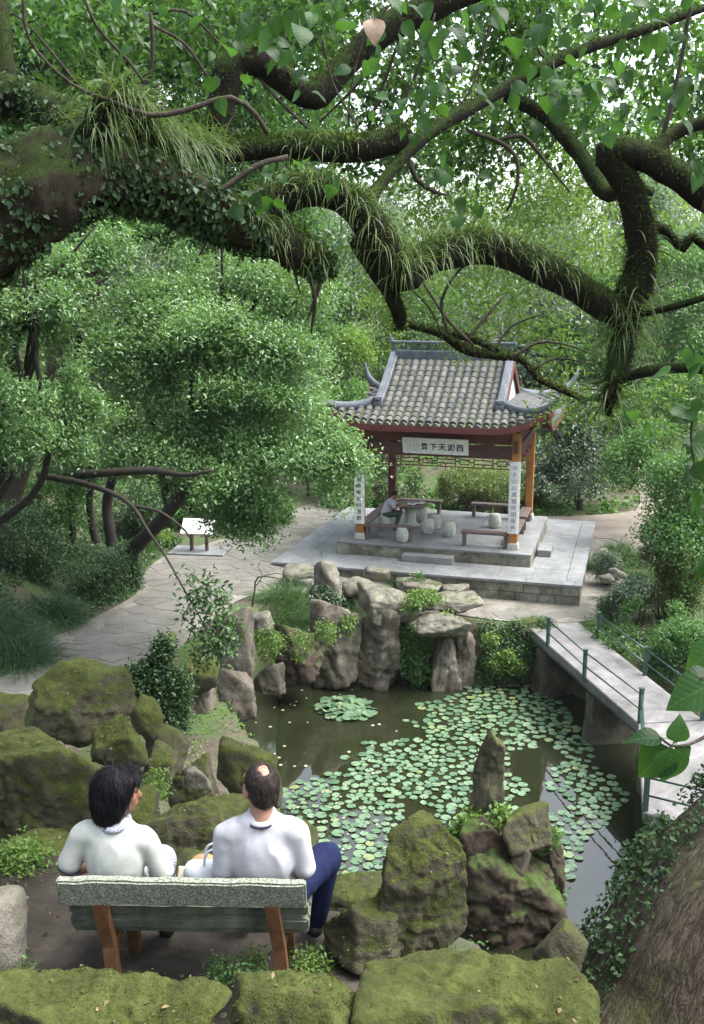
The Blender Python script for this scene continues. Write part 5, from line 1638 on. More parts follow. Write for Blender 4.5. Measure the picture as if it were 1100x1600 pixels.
bk = bk.build('paper_folder', M_cream); bk.location = ((281 - 550) / FPX * 5.15, 4.72, LEDGE + 0.44); bk.rotation_euler = (0, 0.25, 0.25)
tag(bk, 'cream folder leaning on the bench back beside the woman', 'folder')
# ------------------------------------------------------------------ the old mossy tree whose limbs hang over the view
old = empty('old_tree', A(-60, 330, 5.2) * np.array([1, 1, 0]) + np.array([-0.6, 0, 7.0]), 0, 'huge old tree with dark mossy limbs arching across the top of the view', 'tree')
M_bark_main = bark_mat('brown_limb_bark', (0.008, 0.0065, 0.0045), (0.05, 0.041, 0.029), [(0.008, 0.016, 0.003), (0.04, 0.064, 0.013)], 0.08, 1.6)
LIMBS = {}
def limb(key, pts, n=14, amp=0.16, mat=None, name='limb', parent=None, step=0.045):
    P = [A(a, b, Y) for a, b, r, Y in pts]; R = [r * MPP(a, b, Y) for a, b, r, Y in pts]
    P, R = resample(P, R, step)
    LIMBS[key] = (P, R)
    V, F = tube_arrays(P, R, n, sum(map(ord, key)) % 97, amp, 6.0)
    return par(pydata(name, V, F, mat or M_bark_old, None, True), parent or old)
base_ = np.array(old.location)
P, R = resample([base_ + (0, 0, -1.0), base_ + (0.0, 0, 1.5), base_ + (-0.1, 0, 3.4), base_ + (-0.05, 0, 5.6), base_ + (-.3, .1, 8.5)], [.5, .36, .33, .25, .2], 0.1)
V, F = tube_arrays(P, R, 20, 3, 0.12, 3.0); par(pydata('trunk', V, F, M_bark_old, None, True), old)
limb('main', [(-190, 470, 95, 5.2), (-40, 352, 88, 5.2), (70, 288, 74, 5.3), (170, 266, 54, 5.5), (280, 303, 42, 5.7), (380, 352, 36, 5.9), (445, 384, 31, 6.0), (478, 396, 27, 6.05), (500, 408, 18, 6.05), (514, 424, 9, 6.05), (520, 436, 2, 6.05)], 48, 0.34, M_bark_main)
limb('arch', [(380, 352, 28, 5.95), (430, 312, 28, 6.0), (500, 298, 24, 6.05), (556, 322, 26, 6.1), (592, 375, 29, 6.15), (628, 428, 27, 6.2), (672, 402, 27, 6.3), (750, 386, 27, 6.4), (820, 406, 26, 6.45), (900, 448, 24, 6.5), (962, 484, 24, 6.55), (990, 455, 26, 6.55), (1003, 385, 24, 6.5), (985, 300, 22, 6.45), (950, 238, 22, 6.4), (1005, 245, 22, 6.4), (1060, 275, 23, 6.4), (1130, 318, 24, 6.4), (1260, 330, 30, 6.3)], 18)
limb('stub', [(985, 470, 26, 6.55), (975, 530, 20, 6.55), (963, 580, 17, 6.5), (955, 615, 14, 6.5), (950, 650, 4, 6.5)], 14, 0.25)
limb('back', [(-60, 150, 34, 6.8), (0, 150, 32, 6.8), (60, 160, 28, 6.8), (130, 205, 28, 6.4), (165, 245, 24, 5.9)], 14)
limb('post', [(-30, -80, 22, 7.2), (0, 30, 17, 7.0), (8, 110, 16, 6.9), (10, 160, 14, 6.85)], 12)
limb('knee', [(150, 262, 26, 5.4), (150, 200, 22, 5.3), (172, 150, 20, 5.3), (205, 165, 20, 5.4), (235, 215, 18, 5.6), (300, 232, 14, 5.9), (350, 235, 10, 6.2)], 14)
limb('hook', [(338, 252, 21, 6.3), (343, 190, 22, 6.3), (358, 110, 24, 6.3), (395, 92, 24, 6.35), (440, 122, 22, 6.45), (490, 150, 22, 6.5), (540, 100, 20, 6.6), (600, 48, 22, 6.7), (680, 8, 22, 6.8), (790, -40, 20, 6.9)], 14)
limb('shelf', [(345, 240, 16, 6.3), (400, 232, 18, 6.35), (480, 232, 20, 6.4), (560, 232, 22, 6.45), (615, 218, 22, 6.5), (640, 200, 12, 6.5)], 14)
limb('diagonal', [(570, 322, 11, 6.2), (605, 275, 10, 6.4), (660, 215, 11, 6.6), (730, 172, 11, 6.8), (800, 132, 10, 7.0), (900, 82, 9, 7.2), (1010, 45, 8, 7.4), (1120, 5, 6, 7.6)], 10)
limb('behind', [(790, 150, 10, 8.5), (850, 180, 12, 8.4), (905, 240, 13, 8.2), (945, 300, 14, 8.0), (985, 292, 9, 7.8), (1020, 300, 7, 7.8)], 10)
limb('fork', [(1015, 245, 14, 6.4), (1050, 210, 11, 6.5), (1110, 188, 10, 6.5), (1200, 170, 9, 6.5)], 10)
limb('right_low', [(1004, 345, 9, 6.5), (1040, 362, 8, 6.6), (1068, 388, 8, 6.6), (1080, 370, 7, 6.6), (1120, 398, 7, 6.6)], 10)
limb('right_thin', [(1000, 492, 5, 6.5), (1050, 480, 6, 6.4), (1110, 462, 6, 6.3)], 8)
limb('right_bow', [(968, 592, 8, 6.5), (1010, 580, 9, 6.4), (1060, 574, 9, 6.3), (1115, 580, 9, 6.2), (1200, 600, 8, 6.1)], 10)
limb('drop', [(560, 375, 16, 6.1), (585, 420, 13, 6.2), (612, 460, 12, 6.3), (625, 500, 11, 6.4), (626, 516, 5, 6.4)], 10)
limb('bough', [(640, 508, 5, 7.0), (690, 522, 7, 7.1), (730, 548, 7.5, 7.2), (775, 555, 7, 7.3), (815, 562, 6, 7.4), (842, 592, 5, 7.4), (880, 610, 5, 7.5), (915, 628, 3, 7.6)], 10)
limb('bough2', [(690, 518, 6, 7.1), (735, 528, 7, 7.2), (780, 548, 5, 7.3)], 8)
TW = [[(35, -20, 3), (45, 60, 3), (110, 130, 3), (180, 160, 4), (235, 180, 5), (290, 172, 5), (360, 152, 5), (400, 180, 5), (418, 210, 4)],
      [(18, 20, 2), (50, 45, 2), (120, 130, 3)], [(235, 20, 3), (238, 60, 4), (232, 120, 4), (190, 170, 4), (172, 215, 3)], [(238, 22, 3), (290, 18, 3), (345, 70, 2), (366, 95, 1)],
      [(240, 40, 3), (290, 70, 3), (330, 130, 3), (368, 190, 2), (350, 200, 1)], [(130, -10, 3), (150, 40, 3), (200, 95, 3), (225, 130, 2)], [(95, 175, 3), (150, 225, 4), (200, 250, 5), (240, 185, 4), (260, 160, 3)],
      [(280, 320, 6), (340, 300, 6), (400, 260, 6), (450, 245, 5)], [(505, 60, 2), (520, 130, 2), (560, 200, 2)], [(375, 20, 2), (378, 80, 3), (420, 140, 3), (480, 200, 3)],
      [(640, -10, 3), (600, 70, 3), (560, 130, 3), (500, 190, 2)], [(655, -10, 3), (625, 60, 3), (600, 130, 3), (575, 200, 3)], [(620, -5, 2), (570, 60, 2), (548, 140, 2), (545, 190, 2)], [(680, 20, 2), (660, 90, 3), (630, 160, 3), (600, 215, 3)],
      [(735, 205, 4), (780, 222, 5), (806, 245, 4), (808, 290, 3), (792, 330, 2)], [(780, 220, 4), (815, 212, 5), (850, 250, 3), (890, 300, 2)], [(1080, 0, 4), (1065, 90, 4), (1045, 180, 5), (1030, 230, 5)], [(840, 10, 2), (838, 70, 2), (850, 90, 2)],
      [(705, 180, 2), (740, 130, 2), (770, 20, 2)], [(640, 250, 5), (650, 280, 5), (680, 300, 4), (700, 305, 2)], [(700, 520, 3), (690, 470, 3), (720, 420, 2), (760, 400, 2)], [(740, 540, 3), (700, 500, 3), (660, 440, 2)],
      [(800, 560, 3), (840, 535, 3), (890, 540, 2), (940, 560, 1)], [(720, 545, 3), (755, 500, 3), (790, 460, 2)], [(770, 550, 2), (800, 510, 2), (850, 490, 1)], [(478, 395, 6), (484, 430, 5), (492, 470, 4), (486, 520, 2)], [(500, 410, 8), (500, 440, 5), (488, 480, 3), (480, 500, 1)], [(465, 390, 4), (462, 430, 3), (470, 460, 1)], [(690, 520, 2), (670, 480, 2), (640, 450, 1)], [(830, 580, 3), (870, 560, 2), (930, 570, 1)]]
for k, t in enumerate(TW):
    y0 = 5.1 + (k % 5) * 0.3 if k < 10 else 6.4 + (k % 4) * 0.25
    limb('twig%d' % k, [(a, b, r * 0.85, y0 + 0.04 * i) for i, (a, b, r) in enumerate(t)], 6, 0.1, M_bark, 'twig', step=0.06)

def on_limb(key, t0, t1, n, rng, top=0.2):
    """points on a limb's skin, the more upward-facing side preferred"""
    P, R = LIMBS[key]
    T, N, B = frames(P)
    m = len(P) - 1
    i = np.clip((rng.uniform(t0, t1, n) * m), 0, m - 1e-3)
    i0 = i.astype(int); f = (i - i0)[:, None]
    p = P[i0] * (1 - f) + P[i0 + 1] * f; r = R[i0]
    a = rng.uniform(0, 2 * np.pi, n)
    o = N[i0] * np.cos(a)[:, None] + B[i0] * np.sin(a)[:, None]
    o = np.where((o[:, 2] < top - 1 + rng.random(n))[:, None], o * np.array([1, 1, -1]), o)
    o = unit(o)
    return p + o * (r * 0.97)[:, None], o
rng = np.random.default_rng(3)
# moss fuzz
Vs, Fs, nb = [], [], 0
for key, n in (('main', 5200), ('arch', 8200), ('stub', 900), ('back', 900), ('knee', 1400), ('hook', 2600), ('shelf', 1800), ('diagonal', 900), ('behind', 700), ('drop', 700), ('bough', 1400), ('bough2', 300), ('fork', 300), ('right_low', 300), ('post', 400)):
    p, o = on_limb(key, 0, 1, n, rng, 0.35)
    V, F = blades_arrays(p, o + rng.normal(size=p.shape) * 0.5, rng.uniform(.015, .045, n), rng.uniform(.004, .008, n), rng, 2, 0.5)
    Vs.append(V); Fs.append(F + nb); nb += len(V)
o = par(numpy_obj('moss', np.vstack(Vs), np.vstack(Fs), leafmat('limb_moss', (0.012, 0.022, 0.004), (0.035, 0.06, 0.011), (0.085, 0.12, 0.025), 0.2, 0.8, 0.1), None), old)
o['kind'] = 'stuff'
# epiphytic ferns: long drooping fronds
def hanging_fern(specs, label, length=(.12, .3), width=.0065, seed=0):
    rr = np.random.default_rng(seed); Vs, Fs, nb = [], [], 0
    for key, t0, t1, n in specs:
        p, o = on_limb(key, t0, t1, n, rr, 0.1)
        V, F = blades_arrays(p, o * 0.9 + np.array([0, -0.15, 0.35]) + rr.normal(size=p.shape) * 0.45, rr.uniform(*length, n), width * rr.uniform(.6, 1.2, n), rr, 6, 2.1, 0.25)
        Vs.append(V); Fs.append(F + nb); nb += len(V)
    V = np.vstack(Vs); c = V.mean(0)
    o = numpy_obj('hanging_fern', V - c, np.vstack(Fs), L_FERN); o.location = c
    return tag(o, label, 'fern', 'ferns growing on the old limbs')
hanging_fern([('knee', .12, .75, 900)], 'dense pale green fern mop on the bent stump nearest the left trunk', (.14, .3), seed=1)
hanging_fern([('knee', .75, 1, 260)], 'fern tufts between the bent stump and the hooked limb', (.12, .26), seed=2)
hanging_fern([('back', .45, .9, 110)], 'small fern hanging under the leftmost limb', (.12, .24), seed=3)
hanging_fern([('arch', .02, .2, 620)], 'fern fringe along the rising start of the arching limb', (.1, .24), seed=4)
hanging_fern([('arch', .2, .36, 560)], 'long fern curtain falling from the bend of the arching limb', (.12, .32), seed=5)
hanging_fern([('arch', .36, .47, 260)], 'fern tufts on the mossy crest right of the bend', (.08, .2), seed=6)
hanging_fern([('arch', .5, .64, 60)], 'few curling fern fronds on the sloping part of the arching limb', (.16, .3), .013, seed=7)
hanging_fern([('stub', 0, .4, 260)], 'fern beard hanging where the arching limb meets the upright limb', (.15, .34), seed=8)
hanging_fern([('stub', .7, .95, 70)], 'strap-leaved fern hanging from the broken tip of the limb stub', (.2, .38), .016, seed=9)
hanging_fern([('shelf', .3, .7, 220)], 'short ferns on the level limb under the hook', (.07, .17), seed=10)
hanging_fern([('main', .74, .97, 420)], 'ferns on the tapering end of the main limb below the arch', (.08, .2), seed=11)
# ivy over the main limb and the left trunk
rr = np.random.default_rng(9); Vs, Fs, nb = [], [], 0
for key, t0, t1, n in (('main', 0.0, .97, 9000), ('back', 0, 1, 1600), ('knee', 0, .35, 300), ('hook', 0, .3, 250)):
    p, o = on_limb(key, t0, t1, n, rr, -1.0)
    keep = fbm(p * 3.2, 5, 3) > -0.28 * (1 if key != 'main' else 0.45)
    p, o = p[keep] + o[keep] * rr.uniform(0.0, .03, keep.sum())[:, None], o[keep]; n = len(p)
    L = rr.uniform(.022, .05, n)
    V, F = leaves_arrays(p, unit(rr.normal(size=p.shape) * 0.7 + np.array([0, 0, -0.9])), o + rr.normal(size=p.shape) * 0.4, L, L * .7)
    Vs.append(V); Fs.append(F + nb); nb += len(V)
o = numpy_obj('ivy', np.vstack(Vs), np.vstack(Fs), L_IVY); tag(o, 'small dark ivy leaves creeping over the thick left limb', 'ivy', kind='stuff')

# ------------------------------------------------------------------ single large leaves close to the camera
def big_leaf(kind):
    n = 8; v, f = [], []
    for i in range(n + 1):
        t = i / n
        w = {0: 0.42, 1: 0.34, 2: 0.48}[kind] * (math.sin(math.pi * t ** 0.62) ** 0.9) * (1 - 0.15 * t)
        y = t; z = -0.22 * t * t + 0.05 * math.sin(3 * t)
        wav = 0.03 * math.sin(9 * t + kind)
        v += [(-w, y, z + 0.12 * w + wav), (-w * .5, y + .02, z + 0.05 * w), (0, y + .035, z - .012), (w * .5, y + .02, z + 0.05 * w), (w, y, z + 0.12 * w - wav)]
    for i in range(n):
        for k in range(4):
            f.append((i * 5 + k, i * 5 + k + 1, i * 5 + k + 6, i * 5 + k + 5))
    b = len(v)
    for s in (-.012, .012):
        v += [(s, -0.28, 0.06), (s, 0.02, 0.0)]
    f.append((b, b + 2, b + 3, b + 1))
    me = bpy.data.meshes.new('leaf'); me.from_pydata(v, [], f); me.update()
    me.polygons.foreach_set('use_smooth', np.ones(len(me.polygons), bool))
    me.materials.append(L_BIG)
    return me
def big_mat():
    t = NT('near_leaf_single')
    r = t.n('ShaderNodeObjectInfo').outputs['Random']
    c = t.ramp(r, [(0.0, (0.008, 0.03, 0.008)), (0.5, (0.017, 0.056, 0.014)), (1.0, (0.042, 0.108, 0.03))])
    sp = t.n('ShaderNodeSeparateXYZ'); t.l(t.coord(), sp.inputs[0])
    rib = t.math('SUBTRACT', 1.0, t.math('MULTIPLY', t.math('ABSOLUTE', sp.outputs[0]), 45.0), True)
    vn = t.math('SINE', t.math('MULTIPLY', t.math('SUBTRACT', sp.outputs[1], t.math('MULTIPLY', t.math('ABSOLUTE', sp.outputs[0]), 0.7)), 42.0))
    vein = t.math('MULTIPLY', t.math('GREATER_THAN', vn, 0.95), 0.07)
    c2 = t.mix(t.math('MAXIMUM', t.math('MULTIPLY', rib, 0.35), vein), c, (0.13, 0.24, 0.08))
    c2 = t.mix(0.4, c2, t.ramp(t.noise(6, 4, 0.6), [(0.35, (0.6, 0.65, 0.5)), (0.7, (1.25, 1.2, 1.1))]), 'MULTIPLY')
    t.l(c2, t.b.inputs['Base Color']); t.b.inputs['Roughness'].default_value = 0.5; t.b.inputs['Specular IOR Level'].default_value = 0.22
    t.bump(t.math('ADD', vn, rib), 0.08, 0.01)
    tr = t.n('ShaderNodeBsdfTranslucent'); t.l(t.mix(0.6, c2, (0.08, 0.2, 0.02)), tr.inputs['Color'])
    mx = t.n('ShaderNodeMixShader'); mx.inputs[0].default_value = 0.42
    t.l(t.b.outputs[0], mx.inputs[1]); t.l(tr.outputs[0], mx.inputs[2]); t.l(mx.outputs[0], t.out.inputs['Surface'])
    return t.m
L_BIG = big_mat()
LEAFM = [big_leaf(k) for k in range(3)]
NLEAF = [0]
def put_leaf(p, axis, nrm, L, parent, kind=None, roll=0):
    a = Vector(axis).normalized(); n = Vector(nrm); s = a.cross(n).normalized(); n = s.cross(a)
    M = Matrix((s, a, n)).transposed().to_4x4() @ Matrix.Diagonal((L, L, L, 1)); M.translation = Vector(p)
    o = bpy.data.objects.new('leaf', LEAFM[random.randrange(3) if kind is None else kind]); COL.objects.link(o)
    o.parent = parent; o.matrix_local = Matrix.Translation(-parent.location) @ M
    return o
def leaf_cluster(px, py, Y, n, spread, Lpx, parent, hang=0.8):
    m = MPP(px, py, Y); c = A(px, py, Y)
    for _ in range(n):
        q = c + np.array([random.gauss(0, spread * m), random.gauss(0, spread * m * .8), random.gauss(0, spread * m * .8)])
        ax = unit(np.array([random.gauss(0, .6), random.gauss(-.1, .5), -hang + random.gauss(0, .4)]))
        nr = np.array([random.gauss(0, .5), random.gauss(-.5, .5), 0.7 + random.gauss(0, .3)])
        put_leaf(q, ax, nr, Lpx * m * random.uniform(.7, 1.2), parent); NLEAF[0] += 1
for c in ((500, 35, 3.9, 5, 30, 44), (415, 20, 4.0, 6, 28, 42), (440, 75, 4.2, 4, 18, 34), (560, 20, 4.2, 5, 25, 36), (610, 40, 4.4, 5, 25, 34), (680, 90, 4.6, 8, 34, 30), (640, 150, 4.8, 6, 26, 30), (690, 268, 5.0, 7, 18, 28), (735, 305, 5.0, 5, 14, 26), (735, 335, 5.2, 3, 10, 24),
          (760, 40, 4.4, 9, 40, 34), (850, 30, 4.4, 9, 40, 34), (930, 60, 4.4, 8, 40, 32), (1000, 30, 4.3, 10, 40, 34), (1070, 60, 4.2, 10, 40, 36), (1060, 130, 4.4, 8, 35, 32), (870, 170, 4.9, 8, 26, 32), (910, 130, 4.9, 7, 28, 30), (840, 110, 5.0, 6, 28, 28),
          (600, 170, 5.2, 5, 20, 26), (700, 160, 5.0, 5, 25, 28), (780, 150, 5.0, 6, 26, 28), (960, 150, 4.8, 7, 30, 30), (1015, 175, 4.8, 6, 26, 30), (310, 60, 4.6, 6, 30, 30), (330, 130, 4.8, 4, 20, 28), (250, 30, 4.8, 5, 30, 28), (470, 120, 5.0, 4, 20, 26),
          (420, 280, 5.6, 6, 24, 28), (400, 300, 5.4, 5, 20, 30), (470, 260, 5.6, 4, 20, 26), (540, 270, 5.6, 4, 18, 24), (640, 190, 5.2, 4, 18, 26), (580, 100, 4.8, 4, 20, 28), (1085, 250, 4.5, 4, 20, 32), (720, 20, 4.2, 7, 30, 36), (660, 30, 4.2, 5, 22, 34), (800, 90, 4.6, 7, 30, 30)):
    leaf_cluster(*c, old)
dead = put_leaf(A(583, 28, 3.7), (0.1, -.1, -1), (0.2, -1, 0.2), 40 * MPP(583, 28, 3.7), old, 2)
dead.data = dead.data.copy(); dead.data.materials.clear(); dead.data.materials.append(plain('dead_leaf', [(0.3, (0.25, 0.17, 0.12)), (0.7, (0.42, 0.31, 0.24))], 5, 0.7, 0.3, 0.004)); dead['label'] = 'dead pale brown leaf'

# ------------------------------------------------------------------ the trunk at the lower right
tb_ = A(1050, 1600, 5.0)
rt = empty('leaning_tree', (tb_[0], tb_[1], 5.4), 0, 'leaning tree at the lower right with thick furrowed trunk and ivy edge', 'tree')
pts = [(1010, 1760, 235, 4.95), (1032, 1640, 182, 5.0), (1062, 1530, 146, 5.1), (1105, 1420, 128, 5.2), (1180, 1315, 108, 5.35), (1290, 1180, 100, 5.5), (1400, 950, 92, 5.6), (1440, 600, 80, 5.7), (1430, 200, 65, 5.8), (1400, -200, 45, 5.9)]
P, R = resample([A(a, b, Y) for a, b, r, Y in pts], [r * MPP(1000, 1400, 5.0) * 1.0 for a, b, r, Y in pts], 0.035)
LIMBS['lean'] = (P, R)
n = 64
T, N, B = frames(P); ang = np.linspace(0, 2 * np.pi, n, endpoint=False)
off = N[:, None] * np.cos(ang)[None, :, None] + B[:, None] * np.sin(ang)[None, :, None]
flare = 1 + 0.0 * ang[None] + 0.16 * np.clip(1 - np.arange(len(P)) / 26, 0, 1)[:, None] * np.cos(ang * 5 + 1)[None]
V = (P[:, None] + off * (R[:, None] * flare)[:, :, None]).reshape(-1, 3)
dd = fbm(V * 2.2, 5, 3) * 0.10 + 0.03 * fbm(V * np.array([16, 16, 5]), 6, 4)
kn = A(975, 1500, 4.66); kd = np.linalg.norm((V - kn) * np.array([1, .8, 1]), axis=1)
dd = dd + 0.16 * np.exp(-(kd / 0.1) ** 2) - 0.14 * np.exp(-(kd / 0.045) ** 2)
V = V + off.reshape(-1, 3) * (dd * np.repeat(R, n))[:, None]
F = []
for i in range(len(P) - 1):
    for k in range(n):
        F.append((i * n + k, i * n + (k + 1) % n, (i + 1) * n + (k + 1) % n, (i + 1) * n + k))
tr_ = pydata('trunk', V, F, M_trunk, None, True)
uv = tr_.data.uv_layers.new(name='UVMap'); cum = np.concatenate([[0], np.cumsum(np.linalg.norm(np.diff(P, axis=0), axis=1))])
buf = []
for i in range(len(P) - 1):
    for k in range(n):
        for (a, b) in ((i, k), (i, k + 1), (i + 1, k + 1), (i + 1, k)): buf += [b / n, cum[a] / 2.2]
uv.data.foreach_set('uv', np.array(buf, np.float32))
par(tr_, rt)
limb('rt_a', [(1440, 560, 40, 5.7), (1300, 420, 30, 5.9), (1180, 350, 22, 6.1), (1100, 320, 10, 6.3)], 12, 0.12, M_bark, parent=rt)
limb('rt_twig', [(1240, 1060, 6, 2.6), (1150, 1120, 4, 2.4), (1100, 1152, 3, 2.25), (1070, 1165, 2.4, 2.2), (1048, 1165, 2, 2.2), (1032, 1152, 1.6, 2.2)], 6, 0.05, M_bark, 'twig', rt, 0.02)
limb('rt_twig2', [(1240, 1060, 6, 2.6), (1170, 1040, 4, 2.4), (1120, 1046, 2.5, 2.2), (1095, 1060, 1.5, 2.1)], 6, 0.05, M_bark, 'twig', rt, 0.02)
def leaf_px(p0, p1, Y, face, kind, parent, dy=0.0):
    a, b = A(p0[0], p0[1], Y), A(p1[0], p1[1], Y + dy)
    L = np.linalg.norm(b - a)
    put_leaf(a, b - a, face, L, parent, kind); NLEAF[0] += 1
leaf_px((1046, 1168), (996, 1216), 2.2, (-.3, -1, .5), 2, rt)
leaf_px((1050, 1168), (1040, 1228), 2.18, (.1, -1, .7), 2, rt)
leaf_px((1058, 1164), (1075, 1206), 2.2, (.3, -1, .6), 0, rt)
leaf_px((1056, 1160), (1064, 1118), 2.2, (0, -.7, .8), 0, rt)
leaf_px((1036, 1154), (974, 1152), 2.2, (-.1, -.3, 1), 1, rt)
leaf_px((1110, 1058), (1062, 1052), 2.15, (.2, -.5, 1), 0, rt)
leaf_px((1108, 1072), (1040, 1104), 2.1, (-.2, -.7, .8), 2, rt)
leaf_px((1120, 1010), (1070, 1050), 2.3, (-.2, -.9, .6), 0, rt)
leaf_px((1018, 1152), (1000, 1184), 2.25, (-.3, -.8, .3), 1, rt)
limb('rt_twig3', [(1240, 560, 6, 3.4), (1150, 600, 4, 3.2), (1090, 640, 3, 3.1), (1080, 690, 2, 3.1), (1088, 740, 1.5, 3.1)], 6, 0.05, M_bark, 'twig', rt, 0.03)
for c in ((1070, 630, 3.1, 5, 20, 40), (1085, 700, 3.1, 6, 22, 46), (1095, 560, 3.3, 5, 20, 36), (1090, 760, 3.0, 3, 14, 44), (1000, 655, 4.2, 2, 14, 30), (1060, 670, 3.4, 3, 16, 34), (1092, 870, 3.2, 2, 10, 40)):
    leaf_cluster(*c, rt, 0.6)
# ivy running up the trunk's left edge
rr = np.random.default_rng(19)
p, o = on_limb('lean', 0.02, 0.33, 26000, rr, -1.0)
cen = np.array(LIMBS['lean'][0]); 
s_ = o @ unit(np.array([-1.0, 0.25, 0.35]))
keep = (s_ > 0.72) & (fbm(p * 5, 3, 3) > -0.2)
p, o = p[keep][:2600], o[keep][:2600]
p = p + o * rr.uniform(.02, .11, len(p))[:, None]
L = rr.uniform(.022, .05, len(p))
V, F = leaves_arrays(p, unit(rr.normal(size=p.shape) + o * .4 + np.array([0, 0, -.3])), o + rr.normal(size=p.shape) * .5 + np.array([0, 0, .5]), L, L * .7)
tag(numpy_obj('ivy', V, F, L_IVY), 'ragged ivy fringe along the left edge of the leaning trunk', 'ivy', kind='stuff')
p, o = on_limb('lean', 0.06, 0.3, 9000, rr, -1.0)
keep = (np.abs(fbm(p * np.array([3, 3, 1.2]), 8, 3)) < 0.035) | (fbm(p * 3, 12, 2) > 0.5)
p, o = p[keep], o[keep]; p = p + o * 0.02
L = rr.uniform(.012, .026, len(p))
V, F = leaves_arrays(p, unit(rr.normal(size=p.shape)), o + rr.normal(size=p.shape) * .3, L, L * .8)
tag(numpy_obj('creeper', V, F, L_MID), 'tiny creeper leaves scattered over the bark of the leaning trunk', 'creeper', kind='stuff')
# ------------------------------------------------------------------ trees
def px_clumps(lst, Y0, depth=0.8, rs=1.0):
    out = []
    for q in lst:
        px, py, rx, ry = q[:4]; Y = q[4] if len(q) > 4 else Y0
        c = A(px, py, Y); m = MPP(px, py, Y) * rs
        out.append((c[0], c[1], c[2], rx * m, rx * m * depth, ry * m))
    return np.array(out)
def tree(name, label, base, clumps, mat, leaf, n_tw, per=7, spread=0.14, seed=1, trunk_r=0.2, bark=None, group=None, branches=True, cat='tree', **kw):
    o = empty(name, base, 0, label, cat, group)
    rr = np.random.default_rng(seed)
    C = np.asarray(clumps); b = np.asarray(base, float)
    top = C[:, :3].mean(0); 
    mid = b * 0.45 + top * 0.55 + rr.normal(size=3) * 0.2
    P, R = resample([b - (0, 0, .3), b * .8 + mid * .2 + rr.normal(size=3) * .1, mid, top], [trunk_r * 1.3, trunk_r, trunk_r * .75, trunk_r * .35], 0.3)
    V, F = tube_arrays(P, R, 10, seed, 0.15, 3.0)
    par(pydata('trunk', V, F, bark or M_bark, None, True), o)
    if branches:
        mb = MB()
        for c in C[:16]:
            k = rr.integers(len(P) // 3, len(P))
            e = c[:3] + np.array([0, 0, -.1]) * c[5]
            m_ = (P[k] + e) / 2 + rr.normal(size=3) * .12 * np.linalg.norm(e - P[k]) + np.array([0, 0, .1])
            Q, r = resample([P[k], m_, e, e + (e - m_) * .35], [R[k] * .6, R[k] * .4, R[k] * .22, R[k] * .06 + .004], 0.35)
            mb.tube(Q, r, 6)
        q = mb.build('branches', bark or M_bark, None, True); par(q, o); q['kind'] = 'stuff'
    par(crown('crown', clumps, n_tw, per, spread, leaf, mat, None, seed, **kw), o)
    return o
M_barkd = plain('dark_twig_bark', [(0.3, (0.012, 0.01, 0.008)), (0.7, (0.035, 0.03, 0.024))], 9, 0.9, 0.4, 0.01)
# big camphor in the middle left
b_ = on(165, 885)
cam_cl = px_clumps([(330, 430, 80, 55, 23), (420, 470, 90, 60, 22), (250, 500, 95, 70, 22), (340, 540, 110, 70, 21), (430, 560, 72, 56, 21), (190, 560, 90, 70, 22), (240, 630, 110, 65, 21), (380, 640, 115, 65, 20.5), (450, 640, 64, 46, 20.5), (525, 705, 44, 32, 20.3), (300, 710, 100, 50, 21), (430, 725, 95, 50, 20.3), (520, 735, 55, 34, 20.2), (180, 690, 80, 50, 22), (470, 785, 65, 34, 20.2), (380, 790, 70, 34, 20.6), (455, 830, 40, 24, 20.2), (310, 800, 50, 30, 21), (548, 722, 34, 24, 20.2), (290, 470, 60, 40, 23.5), (390, 420, 55, 35, 24), (215, 762, 50, 26, 20.6), (180, 765, 56, 34, 20.4), (385, 825, 46, 30, 20.2), (410, 840, 48, 26, 20.1), (470, 862, 28, 20, 20.1), (250, 715, 70, 40, 20.8), (160, 740, 60, 36, 21), (360, 745, 70, 40, 20.3), (500, 690, 50, 34, 20.4)], 21)
tree('camphor_tree', 'large bright green camphor tree spreading over the path beside the pavilion', b_, np.vstack([split(cam_cl, 6, .52, 4), px_clumps([(330, 600, 190, 130, 22.5), (230, 520, 100, 90, 23), (400, 700, 110, 70, 21.5)], 22)]), L_CAMPHOR, 0.095, 20500, 10, 0.15, 21, 0.22, M_barkd, low=0.2, inner=0.62, gaps=0.9, thr=-0.06)
cam2 = px_clumps([(40, 430, 90, 60, 18), (100, 480, 80, 60, 18), (20, 520, 90, 70, 18), (110, 570, 75, 55, 18.5), (30, 610, 95, 60, 18), (100, 650, 80, 50, 18.5), (20, 690, 80, 50, 18), (95, 710, 70, 40, 18.5), (-80, 560, 100, 120, 18), (140, 400, 60, 45, 19)], 18)
tree('camphor_tree', 'camphor tree at the left edge below the thick limb', on(-60, 950), np.vstack([split(cam2, 6, .52, 5), px_clumps([(40, 560, 110, 110, 18.8), (60, 450, 70, 60, 19), (70, 680, 80, 40, 18.8)], 19)]), L_CAMPHOR, 0.085, 13000, 10, 0.12, 22, 0.2, M_barkd, low=0.2, inner=0.62, gaps=0.9, thr=-0.08)
